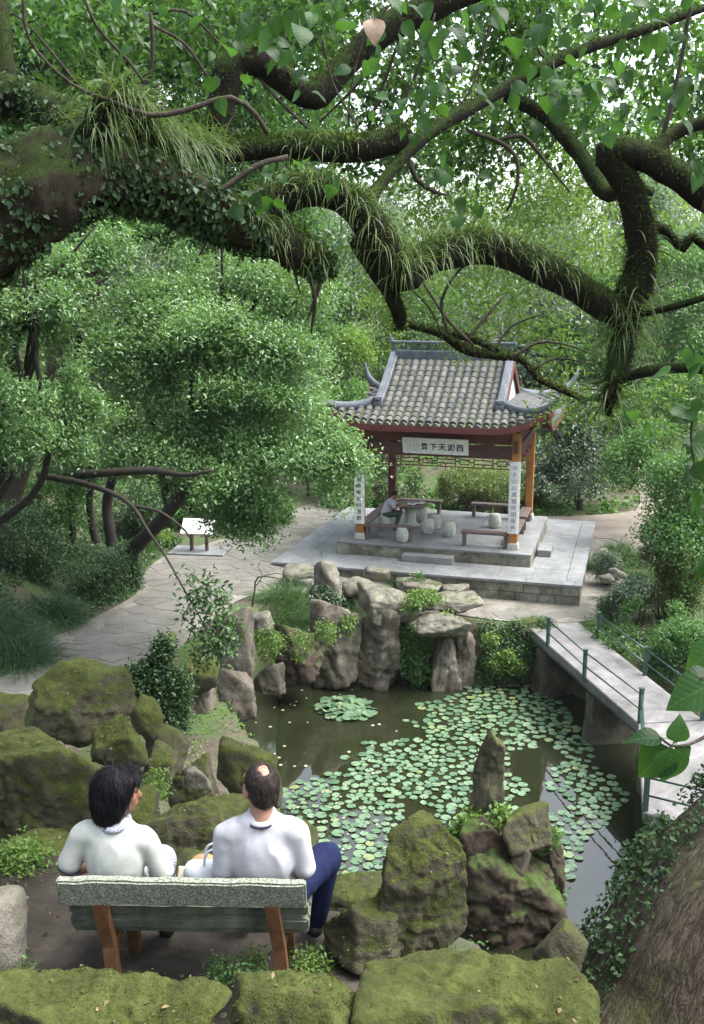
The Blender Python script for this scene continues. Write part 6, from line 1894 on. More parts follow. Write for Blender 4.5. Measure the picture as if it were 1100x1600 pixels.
# drooping branch of the middle tree reaching over the path
drp = empty('drooping_branch', A(140, 755, 19.5), 0, 'long thin bare branch with sparse dark leaves drooping over the path', 'branch')
def branch(pts, parent, name='limb', n=7, mat=None):
    P, R = resample([A(a, b, Y) for a, b, r, Y in pts], [0.8 * r * MPP(a, b, Y) for a, b, r, Y in pts], 0.15)
    V, F = tube_arrays(P, R, n, 4, 0.12, 5)
    par(pydata(name, V, F, mat or M_barkd, None, True), parent); return P
D1 = branch([(60, 742, 7, 20), (140, 758, 6, 19.5), (200, 785, 4.5, 19), (232, 830, 3, 18.5), (262, 875, 2.2, 18), (286, 918, 1.8, 17.6), (318, 975, 1.4, 17.4), (338, 1020, 1.5, 17.2)], drp)
D2 = branch([(292, 930, 2.5, 17.6), (320, 920, 2, 17.5), (350, 950, 1.5, 17.4), (366, 985, 1, 17.3)], drp)
D3 = branch([(120, 742, 9, 20), (180, 738, 8, 19.6), (240, 735, 8, 19.5), (290, 742, 5, 19.4), (330, 735, 3, 19.3)], drp)
D4 = branch([(205, 790, 4, 19), (250, 800, 3, 18.8), (290, 830, 2, 18.6), (300, 850, 1, 18.6)], drp)
cl = px_clumps([(322, 925, 20, 26, 17.5), (335, 960, 20, 24, 17.4), (312, 1000, 12, 18, 17.3), (300, 955, 12, 18, 17.5), (358, 978, 12, 16, 17.3), (345, 1010, 16, 20, 17.2), (285, 905, 10, 14, 17.8), (352, 935, 10, 10, 17.4), (318, 1030, 12, 14, 17.2), (360, 1005, 14, 14, 17.2)], 17.4, 1.0)
par(crown('leaves', cl, 230, 4, 0.10, 0.13, L_DARK, None, 31, inner=0.2, thr=-0.5, low=0.9, droop=0.2), drp)
# trees behind, upper left
up_cl = px_clumps([(50, 70, 150, 90, 24), (200, 60, 130, 90, 25), (330, 130, 120, 90, 26), (90, 200, 130, 80, 23), (240, 200, 120, 80, 25), (380, 250, 110, 70, 27), (300, 330, 110, 60, 27), (60, 330, 110, 70, 22), (440, 90, 100, 80, 28), (460, 200, 90, 70, 28), (150, 330, 100, 60, 24), (420, 350, 80, 50, 28), (-90, 150, 120, 160, 23), (120, -40, 200, 60, 25), (380, -20, 160, 60, 27), (20, 20, 120, 80, 22), (250, 10, 110, 70, 24), (420, 20, 90, 70, 26), (160, 120, 120, 80, 25)], 25)
tree('tall_tree', 'tall leafy tree filling the upper left behind the mossy limbs', (-9.5, 26, float(zg(-9.5, 26))), up_cl, L_MID, 0.15, 17000, 8, 0.22, 23, 0.35, low=0.6, thr=-.25)
# hillside trees behind everything
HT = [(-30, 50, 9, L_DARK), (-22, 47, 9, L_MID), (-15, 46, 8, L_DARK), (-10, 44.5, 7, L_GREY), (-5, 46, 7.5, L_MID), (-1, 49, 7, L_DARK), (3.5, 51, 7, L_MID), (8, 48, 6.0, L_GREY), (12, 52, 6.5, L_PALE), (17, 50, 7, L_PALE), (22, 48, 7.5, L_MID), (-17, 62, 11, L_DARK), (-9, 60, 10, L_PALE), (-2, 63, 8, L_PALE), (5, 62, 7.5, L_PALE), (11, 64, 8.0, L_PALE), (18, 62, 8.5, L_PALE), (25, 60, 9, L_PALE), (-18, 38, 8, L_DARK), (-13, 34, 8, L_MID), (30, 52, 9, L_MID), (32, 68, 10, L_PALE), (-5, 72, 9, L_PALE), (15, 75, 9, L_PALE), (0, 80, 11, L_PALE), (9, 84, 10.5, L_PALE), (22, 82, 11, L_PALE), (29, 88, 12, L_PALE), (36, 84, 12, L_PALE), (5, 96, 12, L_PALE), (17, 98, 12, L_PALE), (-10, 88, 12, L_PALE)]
def where(px, far):
    if px < 60: s = 'at the left edge behind the thick limb'
    elif px < 330: s = 'behind the left part of the big camphor tree'
    elif px < 480: s = 'above the top of the big camphor tree'
    elif px < 580: s = 'left of the roof ridge under the fern curtain'
    elif px < 700: s = 'above the left half of the roof ridge'
    elif px < 800: s = 'above the right half of the roof ridge'
    elif px < 900: s = 'beyond the right roof horn'
    elif px < 985: s = 'left of the broken limb stub'
    elif px < 1060: s = 'just right of the upright limb'
    else: s = 'at the right edge behind the limbs'
    return s
for k, (x, y, h, mt) in enumerate(HT):
    rr = np.random.default_rng(100 + k)
    z = float(zg(x, y)); w = h * rr.uniform(.33, .42)
    cl = [(x + rr.normal() * w * .45, y + rr.normal() * w * .4, z + h * rr.uniform(.3, .85), w * rr.uniform(.42, .6), w * rr.uniform(.42, .6), h * rr.uniform(.14, .2)) for _ in range(10)]
    cl.append((x, y, z + h * .88, w * .5, w * .5, h * .16)); cl.append((x, y - w * .4, z + h * .25, w * .8, w * .6, h * .2))
    kind = {L_DARK.name: 'dark green', L_MID.name: 'mid green', L_PALE.name: 'pale hazy', L_GREY.name: 'grey-green'}[mt.name]
    px = 550 + FPX * x / (y * CT)
    row = 'lower' if y < 48 else 'slope' if y < 56 else 'upper slope' if y < 70 else 'hilltop' if y < 86 else 'farthest skyline'
    if px < -120 or px > 1220: continue
    tree('hillside_tree', '%s %s tree %s' % (kind, row, where(px, y)), (x, y, z), cl, mt, 0.2 + 0.002 * y, 950, 8, 0.32, 200 + k, 0.16, None, kind + ' hillside trees', False, low=0.5)
# yellow-green feathery shrubs on the slope left of the roof
for k, (px, py, rx, ry, Y, mt, lb) in enumerate(((545, 560, 38, 45, 40, L_LIME, 'feathery yellow-green shrub on the slope left of the roof'), (590, 505, 40, 40, 42, L_LIME, 'yellow-green shrub just above the left end of the ridge'), (515, 500, 40, 40, 41, L_MID, 'mid green shrub on the slope under the hanging limb'), (480, 620, 40, 40, 39, L_LIME, 'pale yellow-green shrub beside the left horn of the roof'), (640, 480, 45, 35, 44, L_DARK, 'dark shrub on the slope above the roof ridge'), (560, 640, 45, 40, 38.5, L_MID, 'mid green shrub behind the rear left roof corner'))):
    c = px_clumps([(px, py, rx, ry), (px - rx * .5, py + ry * .6, rx * .7, ry * .6), (px + rx * .5, py + ry * .5, rx * .7, ry * .7), (px, py + ry * 1.2, rx, ry * .8)], Y)
    tree('shrub', lb, (c[0][0], c[0][1], float(zg(c[0][0], c[0][1]))), c, mt, 0.15, 900, 7, 0.2, 300 + k, 0.05, None, None, True, 'shrub')
# trees to the right of the pavilion
tree('grey_green_tree', 'rounded grey-green tree right behind the pavilion beside the dirt track', on(905, 795), px_clumps([(880, 690, 50, 45, 39), (930, 690, 45, 40, 39), (850, 720, 40, 40, 38.5), (905, 740, 55, 35, 38), (860, 755, 35, 25, 38), (945, 735, 30, 35, 38.5), (900, 640, 45, 35, 39.5)], 38.5), L_GREY, 0.15, 3600, 8, 0.16, 41, 0.12)
tree('right_tree', 'dense dark tree at the right edge leaning over the track', on(1120, 900), px_clumps([(1010, 640, 60, 40, 36), (1085, 620, 60, 50, 34), (960, 670, 40, 34, 36), (1100, 690, 60, 50, 30), (1040, 700, 65, 40, 31), (985, 725, 46, 36, 31), (1080, 760, 70, 55, 25.5), (1050, 780, 48, 45, 26.5), (1060, 840, 60, 45, 25), (1110, 860, 60, 60, 24.5), (1075, 830, 45, 35, 26)], 26.5), L_MID, 0.11, 7500, 8, 0.15, 42, 0.22, low=0.6)
tree('right_tree', 'taller mid-green tree behind the broken limb stub on the right', (12.5, 46.5, float(zg(12.5, 46.5))), px_clumps([(1000, 520, 70, 45, 47), (930, 560, 60, 45, 47), (1070, 500, 70, 50, 46), (1000, 570, 70, 40, 46), (900, 600, 40, 35, 47), (1060, 430, 60, 45, 47), (1110, 560, 60, 60, 45), (960, 460, 50, 40, 48), (860, 540, 50, 45, 48)], 46), L_MID, 0.2, 4200, 8, 0.2, 43, 0.2, low=0.6)
# the airy crown hanging from the old tree's lower boughs
for k, (cl, n, mt, lf) in enumerate((([(560, 440, 60, 40, 9), (640, 450, 70, 45, 9.5), (740, 470, 80, 45, 10), (830, 500, 70, 50, 10), (890, 560, 60, 50, 10), (860, 640, 40, 24, 9.5), (910, 630, 45, 30, 9.5), (480, 440, 50, 30, 9), (800, 420, 90, 40, 10.5), (930, 400, 60, 50, 10.5), (690, 340, 80, 40, 11), (870, 330, 90, 60, 11), (1050, 360, 60, 50, 10), (1040, 620, 50, 50, 9), (720, 520, 50, 24, 9.5), (960, 520, 40, 50, 10)], 1500, L_LIME, 0.06),)):
    o = crown('crown', px_clumps(cl, 10, 1.2), n, 5, 0.10, lf, mt, None, 60 + k, inner=0.1, thr=-0.05, low=0.9, gaps=1.6); par(o, old)
near = px_clumps([(120, 30, 170, 60, 9), (320, 50, 140, 60, 9.5), (480, 50, 110, 60, 8), (640, 50, 110, 70, 10), (790, 60, 120, 70, 10), (950, 70, 130, 80, 9), (1070, 110, 90, 90, 9), (700, 140, 100, 60, 11), (860, 170, 100, 60, 11), (600, 130, 70, 50, 10), (480, 170, 60, 40, 9), (1040, 20, 100, 50, 8.5), (740, 230, 80, 50, 11.5), (960, 190, 80, 50, 10), (620, 240, 60, 40, 10), (1080, 230, 60, 60, 9.5), (540, 230, 60, 40, 10), (640, -60, 500, 60, 9), (1180, 150, 80, 160, 9)], 9.5, 1.0)
o = crown('crown', near, 5200, 5, 0.14, 0.085, L_MID, None, 71, inner=0.1, thr=-0.06, low=0.9, gaps=1.3, aspect=.6); par(o, old)
o = crown('crown', near, 2200, 5, 0.14, 0.09, L_DARK, None, 72, inner=0.1, thr=0.0, low=0.9, gaps=1.2, aspect=.6); par(o, old)

lace = px_clumps([(640, 330, 80, 50, 13), (740, 300, 90, 60, 13.5), (830, 320, 90, 60, 13), (920, 280, 90, 60, 12.5), (1010, 330, 80, 60, 12), (1080, 300, 70, 60, 12), (860, 230, 90, 50, 13), (700, 230, 90, 50, 13), (960, 400, 60, 40, 13), (780, 390, 70, 36, 14), (680, 120, 120, 60, 12), (860, 110, 120, 60, 12), (1030, 180, 90, 70, 11.5), (780, 180, 80, 50, 12.5)], 13, 1.0)
o = crown('crown', lace, 2300, 5, 0.13, 0.075, L_LIME, None, 73, inner=0.1, thr=0.0, low=0.9, gaps=1.1, aspect=.6); par(o, old)
# ------------------------------------------------------------------ shrubs, grasses, ivy, lilies
def shrub(label, clumps, mat, leaf, n, per=7, spread=0.07, seed=1, name='shrub', **kw):
    C = np.asarray(clumps); c = C[:, :3].mean(0)
    base = np.array([c[0], c[1], float(zg(c[0], c[1]))])
    o = empty(name, base, 0, label, 'shrub')
    mb = MB(); rr = np.random.default_rng(seed)
    for q in C:
        mb.tube([base + rr.normal(size=3) * .05, (base + q[:3]) / 2 + rr.normal(size=3) * .06, q[:3]], [.03, .022, .01], 5)
    par(mb.build('stems', M_bark, None, True), o)
    par(crown('foliage', C, n, per, spread, leaf, mat, None, seed, **kw), o)
    return o
def dome(label, px, py, rx, ry, Y, mat, leaf, n, seed, **kw):
    return shrub(label, px_clumps([(px, py, rx, ry), (px - rx * .35, py + ry * .3, rx * .62, ry * .7), (px + rx * .35, py + ry * .3, rx * .62, ry * .7), (px - rx * .4, py + ry * .95, rx * .6, ry * .6), (px + rx * .4, py + ry * .95, rx * .6, ry * .6), (px, py + ry * 1.0, rx * .7, ry * .6)], Y), mat, leaf, int(n * 1.35), 7, 0.07, seed, **kw)
# clipped hedge seen through the pavilion
hq = on(755, 800)
hc = (A(752, 763, 38.0)); 
hed = empty('clipped_hedge', (hc[0], hc[1], float(zg(hc[0], hc[1]))), 0, 'rounded clipped hedge behind the pavilion benches', 'hedge')
par(crown('foliage', px_clumps([(735, 762, 52, 30, 38), (770, 766, 52, 30, 38), (720, 772, 36, 22, 38), (790, 776, 32, 22, 38)], 38, 0.9), 4600, 7, 0.05, 0.07, leafmat('hedge_leaf', (0.05, 0.09, 0.02), (0.1, 0.16, 0.035), (0.19, 0.25, 0.07), 0.25, 0.4, 0.5), None, 81, inner=0.85, thr=-2, low=0.3, droop=-.4), hed)
par(MB().lathe(hc + np.array([0, 0, -1.4]), [(0.9, 0), (1.0, .5), (0.8, 1.2), (0.3, 1.5)], 16).build('twiggy_core', M_bark), hed)
dome('bush with yellow new tips at the path edge on the right', 1038, 898, 55, 48, 25.2, leafmat('tipped_leaf', (0.03, 0.065, 0.02), (0.08, 0.13, 0.03), (0.22, 0.24, 0.07), 0.3, 0.4), 0.075, 2600, 82)
dome('low dark shrub beside the path above the bridge end', 962, 950, 26, 22, 25.0, L_DARK, 0.07, 900, 83)
dome('wide layered shrub behind the far bridge railing', 1020, 965, 62, 28, 23.6, L_MID, 0.07, 1900, 84)
dome('shrub leaning over the railing at the right edge', 1070, 1010, 55, 40, 22.2, L_MID, 0.075, 1900, 85)
dome('grey-green shrub in front of the tipped bush', 1000, 925, 40, 22, 24.6, L_GREY, 0.07, 1000, 86)
dome('dark undergrowth shrub below the far railing posts', 985, 1020, 42, 26, 23.2, L_DARK, 0.075, 1300, 87)
dome('shrub at the right edge above the second railing', 1100, 945, 50, 45, 24, L_MID, 0.075, 1500, 88)
dome('small round shrub at the right side of the terrace', 948, 882, 22, 18, 28.3, L_GREY, 0.06, 700, 89)
# shady bank at the left of the path
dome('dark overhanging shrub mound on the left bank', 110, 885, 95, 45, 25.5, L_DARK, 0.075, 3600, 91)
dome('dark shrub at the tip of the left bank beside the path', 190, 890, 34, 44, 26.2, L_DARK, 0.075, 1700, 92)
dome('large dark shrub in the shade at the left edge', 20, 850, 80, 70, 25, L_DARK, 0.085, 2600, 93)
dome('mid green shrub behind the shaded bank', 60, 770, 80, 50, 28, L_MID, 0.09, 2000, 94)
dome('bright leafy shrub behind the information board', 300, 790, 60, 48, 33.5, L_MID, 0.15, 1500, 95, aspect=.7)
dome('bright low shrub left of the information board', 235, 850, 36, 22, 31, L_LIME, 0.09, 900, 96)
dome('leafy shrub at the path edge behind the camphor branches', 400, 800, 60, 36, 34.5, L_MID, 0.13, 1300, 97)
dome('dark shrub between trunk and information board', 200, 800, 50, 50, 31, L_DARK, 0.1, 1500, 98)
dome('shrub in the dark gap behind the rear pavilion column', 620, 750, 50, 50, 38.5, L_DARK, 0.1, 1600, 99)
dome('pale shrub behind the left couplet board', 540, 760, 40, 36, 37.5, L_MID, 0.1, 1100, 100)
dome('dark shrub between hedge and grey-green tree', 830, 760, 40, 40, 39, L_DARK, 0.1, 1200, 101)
# dark trunks standing in the left shade
for k, (pts, lb) in enumerate((([(178, 880, 12, 27), (172, 830, 11, 27), (168, 780, 10, 27), (190, 700, 8, 26)], 'dark bare trunk in the shade behind the left bank'), ([(115, 860, 7, 28), (112, 800, 6, 28), (100, 740, 5, 28)], 'thin pale trunk in the shade at the far left'), ([(150, 850, 8, 28.5), (140, 790, 7, 28.5), (146, 720, 6, 28)], 'slim dark trunk between the two shaded trunks'))):
    o = empty('understory_tree', A(*pts[0][:2], pts[0][3]), 0, lb, 'tree')
    branch(pts, o, 'trunk', 8)
    par(crown('crown', px_clumps([(pts[-1][0], pts[-1][1] - 10, 40, 24, pts[-1][3]), (pts[-1][0] + 25, pts[-1][1] + 10, 30, 20, pts[-1][3])], 27), 350, 7, 0.12, 0.09, L_DARK, None, 110 + k), o)
# grass tufts
def tuft(label, px, py, rpx, hpx, Y=None, n=420, mat=None, seed=0, droop=1.7, wid=0.012, z=None, name='grass_tuft'):
    rr = np.random.default_rng(seed + 500)
    p0 = on(px, py) if Y is None else A(px, py, Y)
    m = MPP(px, py, p0[1])
    q = np.column_stack([rr.normal(0, rpx * m * .4, n), rr.normal(0, rpx * m * .4, n), np.zeros(n)])
    gz = zg(q[:, 0] + p0[0], q[:, 1] + p0[1]) if Y is None else np.full(n, p0[2])
    q[:, 2] = np.clip(gz - p0[2], -.4, .4) if Y is None else 0
    d = np.column_stack([q[:, 0] * 1.2 / (rpx * m) , q[:, 1] * 1.2 / (rpx * m), np.full(n, 0.9)]) + rr.normal(size=(n, 3)) * .35
    V, F = blades_arrays(q, d, hpx * m * rr.uniform(.8, 1.7, n), wid * rr.uniform(.7, 1.2, n) * (1 if Y is None or Y > 10 else .5), rr, 5, droop, .2)
    o = numpy_obj(name, V, F, mat or L_GRASS); o.location = p0
    return tag(o, label, 'grass tuft')
L_GDARK = leafmat('dark_grass', (0.01, 0.032, 0.012), (0.022, 0.064, 0.023), (0.045, 0.105, 0.038), 0.25, 0.4)
T_ = [('bushy grass tuft between the flat stones in front of the terrace', 600, 892, 26, 26, 700), ('wide grass tuft at the foot of the terrace wall', 638, 918, 34, 24, 800), ('grass tuft at the foot of the upright standing stone', 535, 948, 18, 30, 420), ('thick grass tuft on top of the bank beside the reedy twigs', 432, 948, 34, 34, 800), ('long grass spilling down the bank left of the standing stone', 458, 960, 30, 46, 700), ('small grass tuft behind the standing stone', 505, 882, 16, 22, 320),
      ('round grass tuft right of the terrace near the path', 985, 876, 26, 26, 700), ('grass tuft behind the small pale stones', 965, 862, 24, 22, 500), ('grass on the bank behind the pavilion right column', 850, 795, 40, 18, 700), ('grass tuft behind the rear bench under the hedge', 690, 800, 40, 14, 600), ('grass strip under the clipped hedge at the rear', 640, 798, 30, 16, 500), ('dark grass mound at the left edge of the path', 30, 1030, 55, 60, 1500), ('dark grass tuft at the foot of the left bank', 88, 962, 34, 44, 900), ('grass on the left bank beside the path bend', 150, 930, 30, 30, 600), ('dark grass tuft on the slope at the left edge', -10, 985, 50, 60, 900), ('grass tuft left of the information board', 225, 862, 26, 22, 450), ('grass by the bridge end beside the first right post', 945, 985, 22, 30, 500), ('grass strip along the right side wall of the terrace', 922, 890, 10, 26, 300), ('low grass tuft on the bank above the bridge beam', 838, 972, 26, 12, 400)]
for k, (lb, px, py, r, h, n) in enumerate(T_):
    tuft(lb, px, py, r, h, None, n, L_GDARK if 'dark' in lb else L_GRASS, k)
tuft('fresh grass tuft growing beside the right bench leg', 492, 1530, 34, 34, 4.85, 260, L_FERN, 41, 1.0, .012)
tuft('grass tuft at the left edge below the round stone', 25, 1540, 30, 30, 4.3, 160, L_FERN, 42, 1.2, .012)
tuft('few grass blades behind the broad boulder near the water', 700, 1500, 26, 24, 4.9, 120, L_GRASS, 43, 1.2, .01)
# leafy weeds
def weeds(label, lst, Y, leaf, n, mat, seed, spread=.05, cat='weed', name='weeds'):
    o = crown(name, px_clumps(lst, Y, 1.0), n, 6, spread, leaf, mat, None, seed, inner=.3, thr=-.3, low=.6, aspect=.6)
    return tag(o, label, cat, kind='stuff')
weeds('bright leafy weeds in front of the shaded rock on the left', [(30, 1350, 42, 24), (60, 1370, 40, 16), (10, 1385, 30, 16)], 5.9, .035, 520, L_LIME, 121)
weeds('leafy weeds at the left edge of the terrace', [(15, 1520, 40, 22), (40, 1490, 24, 14)], 4.5, .03, 260, L_MID, 122, .04)
weeds('small weeds between the two front boulders', [(340, 1522, 20, 8), (372, 1524, 20, 8)], 4.4, .022, 80, L_MID, 123, .03)
weeds('small weeds under the bench', [(480, 1510, 30, 14), (400, 1500, 16, 8)], 4.8, .025, 110, L_LIME, 124, .03)
weeds('leafy plants round the foot of the stone post on the island', [(745, 1290, 30, 12), (785, 1276, 16, 14), (720, 1300, 14, 8)], 14.6, .11, 150, L_LIME, 125, .06)
weeds('ferns on the right flank of the island rock', [(862, 1330, 16, 34), (870, 1390, 12, 20), (810, 1340, 8, 16)], 14.5, .08, 260, L_MID, 126, .05)
weeds('weeds on the near shore beside the wedge rock', [(735, 1490, 34, 10), (700, 1482, 16, 8)], 5.6, .03, 130, L_MID, 127, .03)
weeds('moss and weeds in the crack behind the woman', [(232, 1240, 24, 16), (250, 1215, 12, 12)], 7.2, .035, 120, L_LIME, 128, .04)
weeds('weeds on the pond corner rocks', [(420, 1010, 24, 30), (300, 1120, 14, 20), (400, 1000, 14, 14), (470, 1010, 20, 26), (510, 990, 18, 20)], 21.5, .07, 380, L_LIME, 129, .06)
weeds('hanging plants in the gap between the overhanging rocks', [(640, 1020, 30, 44), (655, 1050, 24, 26), (600, 1000, 14, 26)], 24.3, .09, 700, L_MID, 130, .06)
weeds('small ferns on the overhanging rocks', [(700, 968, 10, 8), (640, 950, 16, 12), (660, 935, 30, 10), (545, 975, 14, 20)], 24.0, .08, 260, L_LIME, 131, .05)
# ivy sheets
def ivy_patch(label, lst, Y, n, seed, leaf=.07, mat=None):
    o = crown('ivy', px_clumps(lst, Y, .5), n, 6, .07, leaf, mat or L_IVY, None, seed, inner=.8, thr=-.6, low=.5, aspect=.75, droop=.5)
    return tag(o, label, 'ivy', kind='stuff')
ivy_patch('dark ivy clothing the bank below the pointed rock', [(240, 1075, 30, 45), (266, 1120, 22, 44), (212, 1065, 18, 22), (256, 1025, 14, 30), (225, 1110, 20, 24), (280, 1080, 14, 30)], 16.2, 2300, 141, .06)
ivy_patch('ivy and creepers hanging down the bank beside the bridge', [(760 + 15 * (k % 7), 985 + 20 * (k // 7) + 5 * (k % 3), 15, 15, 24.6 - .1 * (k // 7)) for k in range(28)], 24.4, 1900, 142, .065, L_DARK)
ivy_patch('bright creepers above the water left of the bridge', [(775, 1040, 12, 10), (792, 1030, 12, 9), (808, 1044, 10, 8), (850, 1005, 10, 12), (765, 1000, 9, 10)], 24.1, 330, 143, .07, L_LIME)
ivy_patch('ivy round the foot of the standing stone', [(508, 935, 22, 14), (495, 925, 12, 12)], 25.0, 320, 144, .07, L_GREY)
ivy_patch('creepers on the terrace wall', [(640, 915, 12, 7), (655, 905, 5, 8)], 27.2, 90, 145, .06, L_MID)
# ground cover over slopes and banks
rr = np.random.default_rng(77)
def cover(name, label, x0, x1, y0, y1, n, leaf, mat, seed, thr=-0.2, up=.05):
    rr = np.random.default_rng(seed)
    x, y = rr.uniform(x0, x1, n), rr.uniform(y0, y1, n)
    d1 = poly_sd(PATH, x, y); d2 = poly_sd(POND, x, y); d3 = poly_sd(DIRT, x, y); d4 = poly_sd(LED, x, y)
    q = np.column_stack([x, y, x * 0])
    lu, lv = (x - PC[0]) * UU[0] + (y - PC[1]) * UU[1], (x - PC[0]) * VV[0] + (y - PC[1]) * VV[1]
    inter = (lu > -4.7) & (lu < 4.65) & (lv > -4.3) & (lv < 4.0)
    keep = (d1 > .12) & (d2 > .1) & (d3 > .1) & (d4 > .05) & ~inter & (fbm(q * .9, seed, 3) > thr)
    x, y = x[keep], y[keep]; z = zg(x, y)
    p = np.column_stack([x, y, z + np.abs(rr.normal(0, up, len(x)))])
    L = leaf * rr.uniform(.6, 1.3, len(x))
    V, F = leaves_arrays(p, rr.normal(size=p.shape) * np.array([1, 1, .4]) + np.array([0, 0, .3]), np.array([0, 0, 1]) + rr.normal(size=p.shape) * .45, L, L * .6)
    tag(numpy_obj(name, V, F, mat), label, 'ground cover', kind='stuff')
cover('ground_cover', 'low leafy ground cover on the left bank', -16, -5.5, 13, 38, 60000, .12, L_DARK, 151, up=.1)
cover('ground_cover', 'low leafy ground cover on the slope behind the pavilion', -16, 26, 35, 60, 60000, .22, L_MID, 152, up=.2)
cover('ground_cover', 'low leafy ground cover on the right bank', 6, 17, 17, 38, 70000, .1, L_MID, 153, up=.12)
cover('ground_cover', 'moss and small leaves along the pond bank', -5, 8, 14, 27, 26000, .06, L_LIME, 154, -.05, .03)
cover('ground_cover', 'small weeds on the rockery mound', -5, 4, 3, 14, 16000, .035, L_MID, 155, .05, .02)
# bare twigs standing in the bank
tw = empty('bare_shrub', A(395, 950, 22.6), 0, 'leafless forked twigs standing on the bank beside the path', 'shrub')
branch([(394, 948, 2, 22.6), (398, 922, 1.8, 22.6), (403, 902, 1.5, 22.6), (440, 905, 1, 22.5), (455, 918, .5, 22.5)], tw, 'stem', 5, M_bark)
branch([(403, 903, 1.2, 22.6), (430, 896, .8, 22.7), (462, 902, .5, 22.7)], tw, 'twig', 5, M_bark)
branch([(400, 915, 1, 22.6), (410, 900, .8, 22.5), (402, 885, .5, 22.5)], tw, 'twig', 5, M_bark)
# fallen leaf on the boulder
fl = put_leaf(A(868, 1532, 3.95), (0.9, .2, -.1), (0, -.5, 1), 0.075, bench, 2); fl.parent = None; fl.matrix_world = Matrix.Translation(Vector(A(866, 1527, 3.9))) @ Matrix.Rotation(-1.2, 4, 'Z') @ Matrix.Diagonal((.07, .07, .07, 1))
fl.data = dead.data; fl.name = 'fallen_leaf'; tag(fl, 'pale pinkish fallen leaf on the broad front boulder', 'leaf')

# ------------------------------------------------------------------ water lilies
def pad_mesh(k):
    n = 15; v = [(0, 0, -.01)]; a0 = .16
    for i in range(n):
        a = a0 + (2 * math.pi - 2 * a0) * i / (n - 1)
        r = 1 + .04 * math.sin(5 * a + k)
        v.append((r * math.cos(a), r * math.sin(a), .03 + .05 * math.sin(3 * a + k * 2) * (k != 0)))
    f = [(0, i, i + 1) for i in range(1, n)]
    me = bpy.data.meshes.new('lily_pad'); me.from_pydata(v, [], f); me.update(); me.materials.append(M_pad1)
    return me, np.array(v), f
def pad_mat():
    t = NT('floating_pad')
    k = t.math('FRACT', t.math('ADD', t.n('ShaderNodeObjectInfo').outputs['Random'], t.math('MULTIPLY', t.island(), 5.3)))
    c = t.ramp(k, [(0.0, (0.055, 0.112, 0.06)), (0.45, (0.098, 0.168, 0.096)), (0.95, (0.14, 0.212, 0.125)), (1.0, (0.17, 0.2, 0.07))])
    t.l(t.mix(0.4, c, t.ramp(t.noise(9, 4, .6), [(0.35, (.7, .75, .65)), (0.7, (1.2, 1.15, 1.1))]), 'MULTIPLY'), t.b.inputs['Base Color'])
    t.b.inputs['Roughness'].default_value = 0.32; t.b.inputs['Specular IOR Level'].default_value = 0.6
    return t.m
M_pad1 = pad_mat()
PADS = [pad_mesh(k) for k in range(4)]
BED = np.array([G(*p)[:2] for p in [(600, 1112), (690, 1098), (740, 1074), (850, 1072), (868, 1098), (905, 1152), (932, 1200), (978, 1240), (960, 1264), (915, 1300), (895, 1345), (870, 1400), (700, 1400), (600, 1385), (500, 1362), (478, 1335), (486, 1290), (440, 1236), (520, 1210), (560, 1165), (640, 1160), (690, 1150), (640, 1128)]])
def lilies(label, poly, n_try, r0, r1, seed, raised=0.0, limit=300, mind=0.62):
    rr = np.random.default_rng(seed)
    c = poly.mean(0)
    o = empty('water_lilies', (c[0], c[1], 0), 0, label, 'water lilies')
    lo, hi = poly.min(0), poly.max(0)
    pts = []
    X = rr.uniform(lo, hi, (n_try, 2)); sd = poly_sd(poly, X[:, 0], X[:, 1])
    gap = fbm(np.column_stack([X * .75, X[:, 0] * 0]), seed, 3)
    isl_c = np.array(A(797, 1370, 14.5)[:2])
    for q, s, g in zip(X, sd, gap):
        edge_ = sstep(0.15, -0.9, s)
        if s > 0.1 or rr.random() > 0.3 + 0.7 * edge_ or g < -0.3: continue
        if np.hypot(*(q - isl_c)) < 0.8: continue
        r = rr.uniform(r0, r1)
        if all((q[0] - p[0]) ** 2 + (q[1] - p[1]) ** 2 > (mind * (r + p[2])) ** 2 for p in pts): pts.append((q[0], q[1], r))
    pts.sort(key=lambda p: math.hypot(p[0], p[1]))
    V, F, nb = [], [], 0
    for k, (x, y, r) in enumerate(pts):
        me, v, f = PADS[rr.integers(4)]
        tilt = abs(rr.normal(0, .06)) + raised * rr.random()
        M = Matrix.Translation((x, y, .012 + .014 * rr.random() + raised * .25 * rr.random())) @ Matrix.Rotation(rr.uniform(0, 6.28), 4, 'Z') @ Matrix.Rotation(tilt, 4, 'X') @ Matrix.Diagonal((r, r, r, 1))
        if k < limit:
            q = bpy.data.objects.new('lily_pad', me); COL.objects.link(q); q.parent = o; q.matrix_local = Matrix.Translation(-o.location) @ M
        else:
            V.append(np.c_[v, np.ones(len(v))] @ np.array(M).T[:, :3]); F += [tuple(i + nb for i in t) for t in f]; nb += len(v)
    if V:
        q = pydata('lily_pads', np.vstack(V), F, M_pad1); par(q, o); q['kind'] = 'stuff'
    return len(pts)
NP1 = lilies('broad carpet of floating round lily pads across the right half of the pond', BED, 26000, .065, .122, 5, limit=292, mind=.92)
SMALL = smooth_poly(np.array([G(*p)[:2] for p in [(498, 1105), (540, 1094), (582, 1106), (570, 1122), (530, 1124)]]), 3)
lilies('small separate clump of raised lily pads in open water', SMALL, 1500, .1, .15, 6, .35, 200, .5)
FARB = np.array([G(*p)[:2] for p in [(1060, 1090), (1110, 1080), (1160, 1120), (1130, 1170), (1085, 1130)]])
lilies('lily pads beyond the bridge at the right edge', FARB, 500, .1, .14, 7)
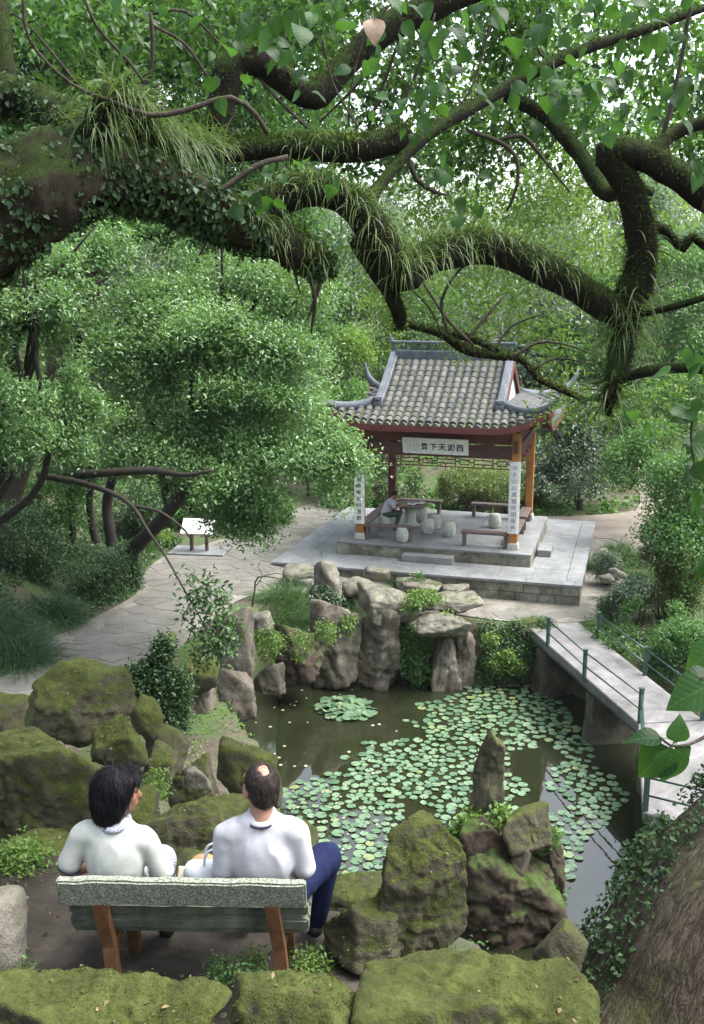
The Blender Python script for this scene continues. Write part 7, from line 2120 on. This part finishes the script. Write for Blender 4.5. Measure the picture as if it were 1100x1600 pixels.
# drift on the water
rr = np.random.default_rng(8); V, F, nb = [], [], 0
for _ in range(90):
    q = G(rr.uniform(330, 620), rr.uniform(1060, 1330)); 
    if poly_sd(POND, q[:1], q[1:2])[0] > -.2: continue
    me, v, f = PADS[0]; r = rr.uniform(.02, .045); V.append(v * r + np.array([q[0], q[1], .008])); F += [tuple(i + nb for i in t) for t in f]; nb += len(v)
tag(pydata('floating_leaves', np.vstack(V), F, plain('drift_leaf', [(0.3, (.2, .17, .1)), (.7, (.45, .42, .33))], 3, .7, 0)), 'tiny pale fallen leaves drifting on the open water', 'leaves', kind='stuff')
rr = np.random.default_rng(18); V, F, nb = [], [], 0
for _ in range(260):
    q = on(rr.uniform(60, 560), rr.uniform(880, 1110)) if rr.random() < .6 else G(rr.uniform(800, 1080), rr.uniform(960, 1250), BZ + .01)
    if q[2] > 1.3 and (poly_sd(PATH, q[:1], q[1:2])[0] < -.1):
        me, v, f = PADS[1]; r = rr.uniform(.025, .05); V.append(v * np.array([r, r * .6, r]) + np.array([q[0], q[1], float(zg(q[0], q[1])) + .062])); F += [tuple(i + nb for i in t) for t in f]; nb += len(v)
tag(pydata('fallen_leaves', np.vstack(V), F, plain('litter_leaf', [(0.3, (.08, .06, .03)), (.7, (.3, .25, .14))], 3, .8, 0)), 'scattered fallen leaves on the paved path', 'leaves', kind='stuff')

# litter and pebbles on the trodden earth round the bench
rr = np.random.default_rng(28); x, y = rr.uniform(-2.7, 2.5, 900), rr.uniform(3.1, 5.8, 900)
k = poly_sd(LED, x, y) < -.03; x, y = x[k], y[k]; n = len(x)
p = np.column_stack([x, y, zg(x, y) + .016]); L = rr.uniform(.015, .045, n)
V, F = leaves_arrays(p, rr.normal(size=(n, 3)) * np.array([1, 1, .1]), np.array([0, 0, 1.0]) + rr.normal(size=(n, 3)) * .25, L, L * .55)
tag(numpy_obj('leaf_litter', V, F, leafmat('dry_litter', (0.03, 0.02, 0.012), (0.09, 0.065, 0.035), (0.2, 0.15, 0.09), 0.1, 0.8, 0.1)), 'dry leaf litter on the trodden earth round the bench', 'leaves', kind='stuff')
n = 140; x, y = rr.uniform(-2.5, 2.4, n), rr.uniform(3.2, 5.7, n); k = poly_sd(LED, x, y) < -.05; V, F, nb = [], [], 0
for a, b in zip(x[k], y[k]):
    v, f = ICO[2]; r = rr.uniform(.006, .022); V.append(v * r * np.array([1.2, 1, .6]) * rr.uniform(.8, 1.2, (len(v), 1)) + np.array([a, b, float(zg(a, b)) + .014])); F.append(f + nb); nb += len(v)
tag(numpy_obj('pebbles', np.vstack(V), np.vstack(F), M_rock_grey, None, True), 'small pebbles on the earth round the bench', 'pebbles', kind='stuff')
# ------------------------------------------------------------------ damp air between here and the hillside
def haze():
    x0, x1, y0, y1, z0, z1 = -75, 75, -20, 150, -2.2, 36
    o = MB().box(((x0 + x1) / 2, (y0 + y1) / 2, (z0 + z1) / 2), (x1 - x0, y1 - y0, z1 - z0)).build('haze')
    m = bpy.data.materials.new('damp_air'); m.use_nodes = True; t = m.node_tree
    for n in list(t.nodes):
        if n.type != 'OUTPUT_MATERIAL': t.nodes.remove(n)
    v = t.nodes.new('ShaderNodeVolumePrincipled')
    v.inputs['Density'].default_value = HAZE; v.inputs['Color'].default_value = (0.9, 0.95, 1.0, 1); v.inputs['Anisotropy'].default_value = 0.2
    t.links.new(v.outputs[0], [n for n in t.nodes if n.type == 'OUTPUT_MATERIAL'][0].inputs['Volume'])
    o.data.materials.append(m)
    tag(o, 'faint pale haze in the damp air', 'haze', kind='stuff')
HAZE = 0.00018
haze()
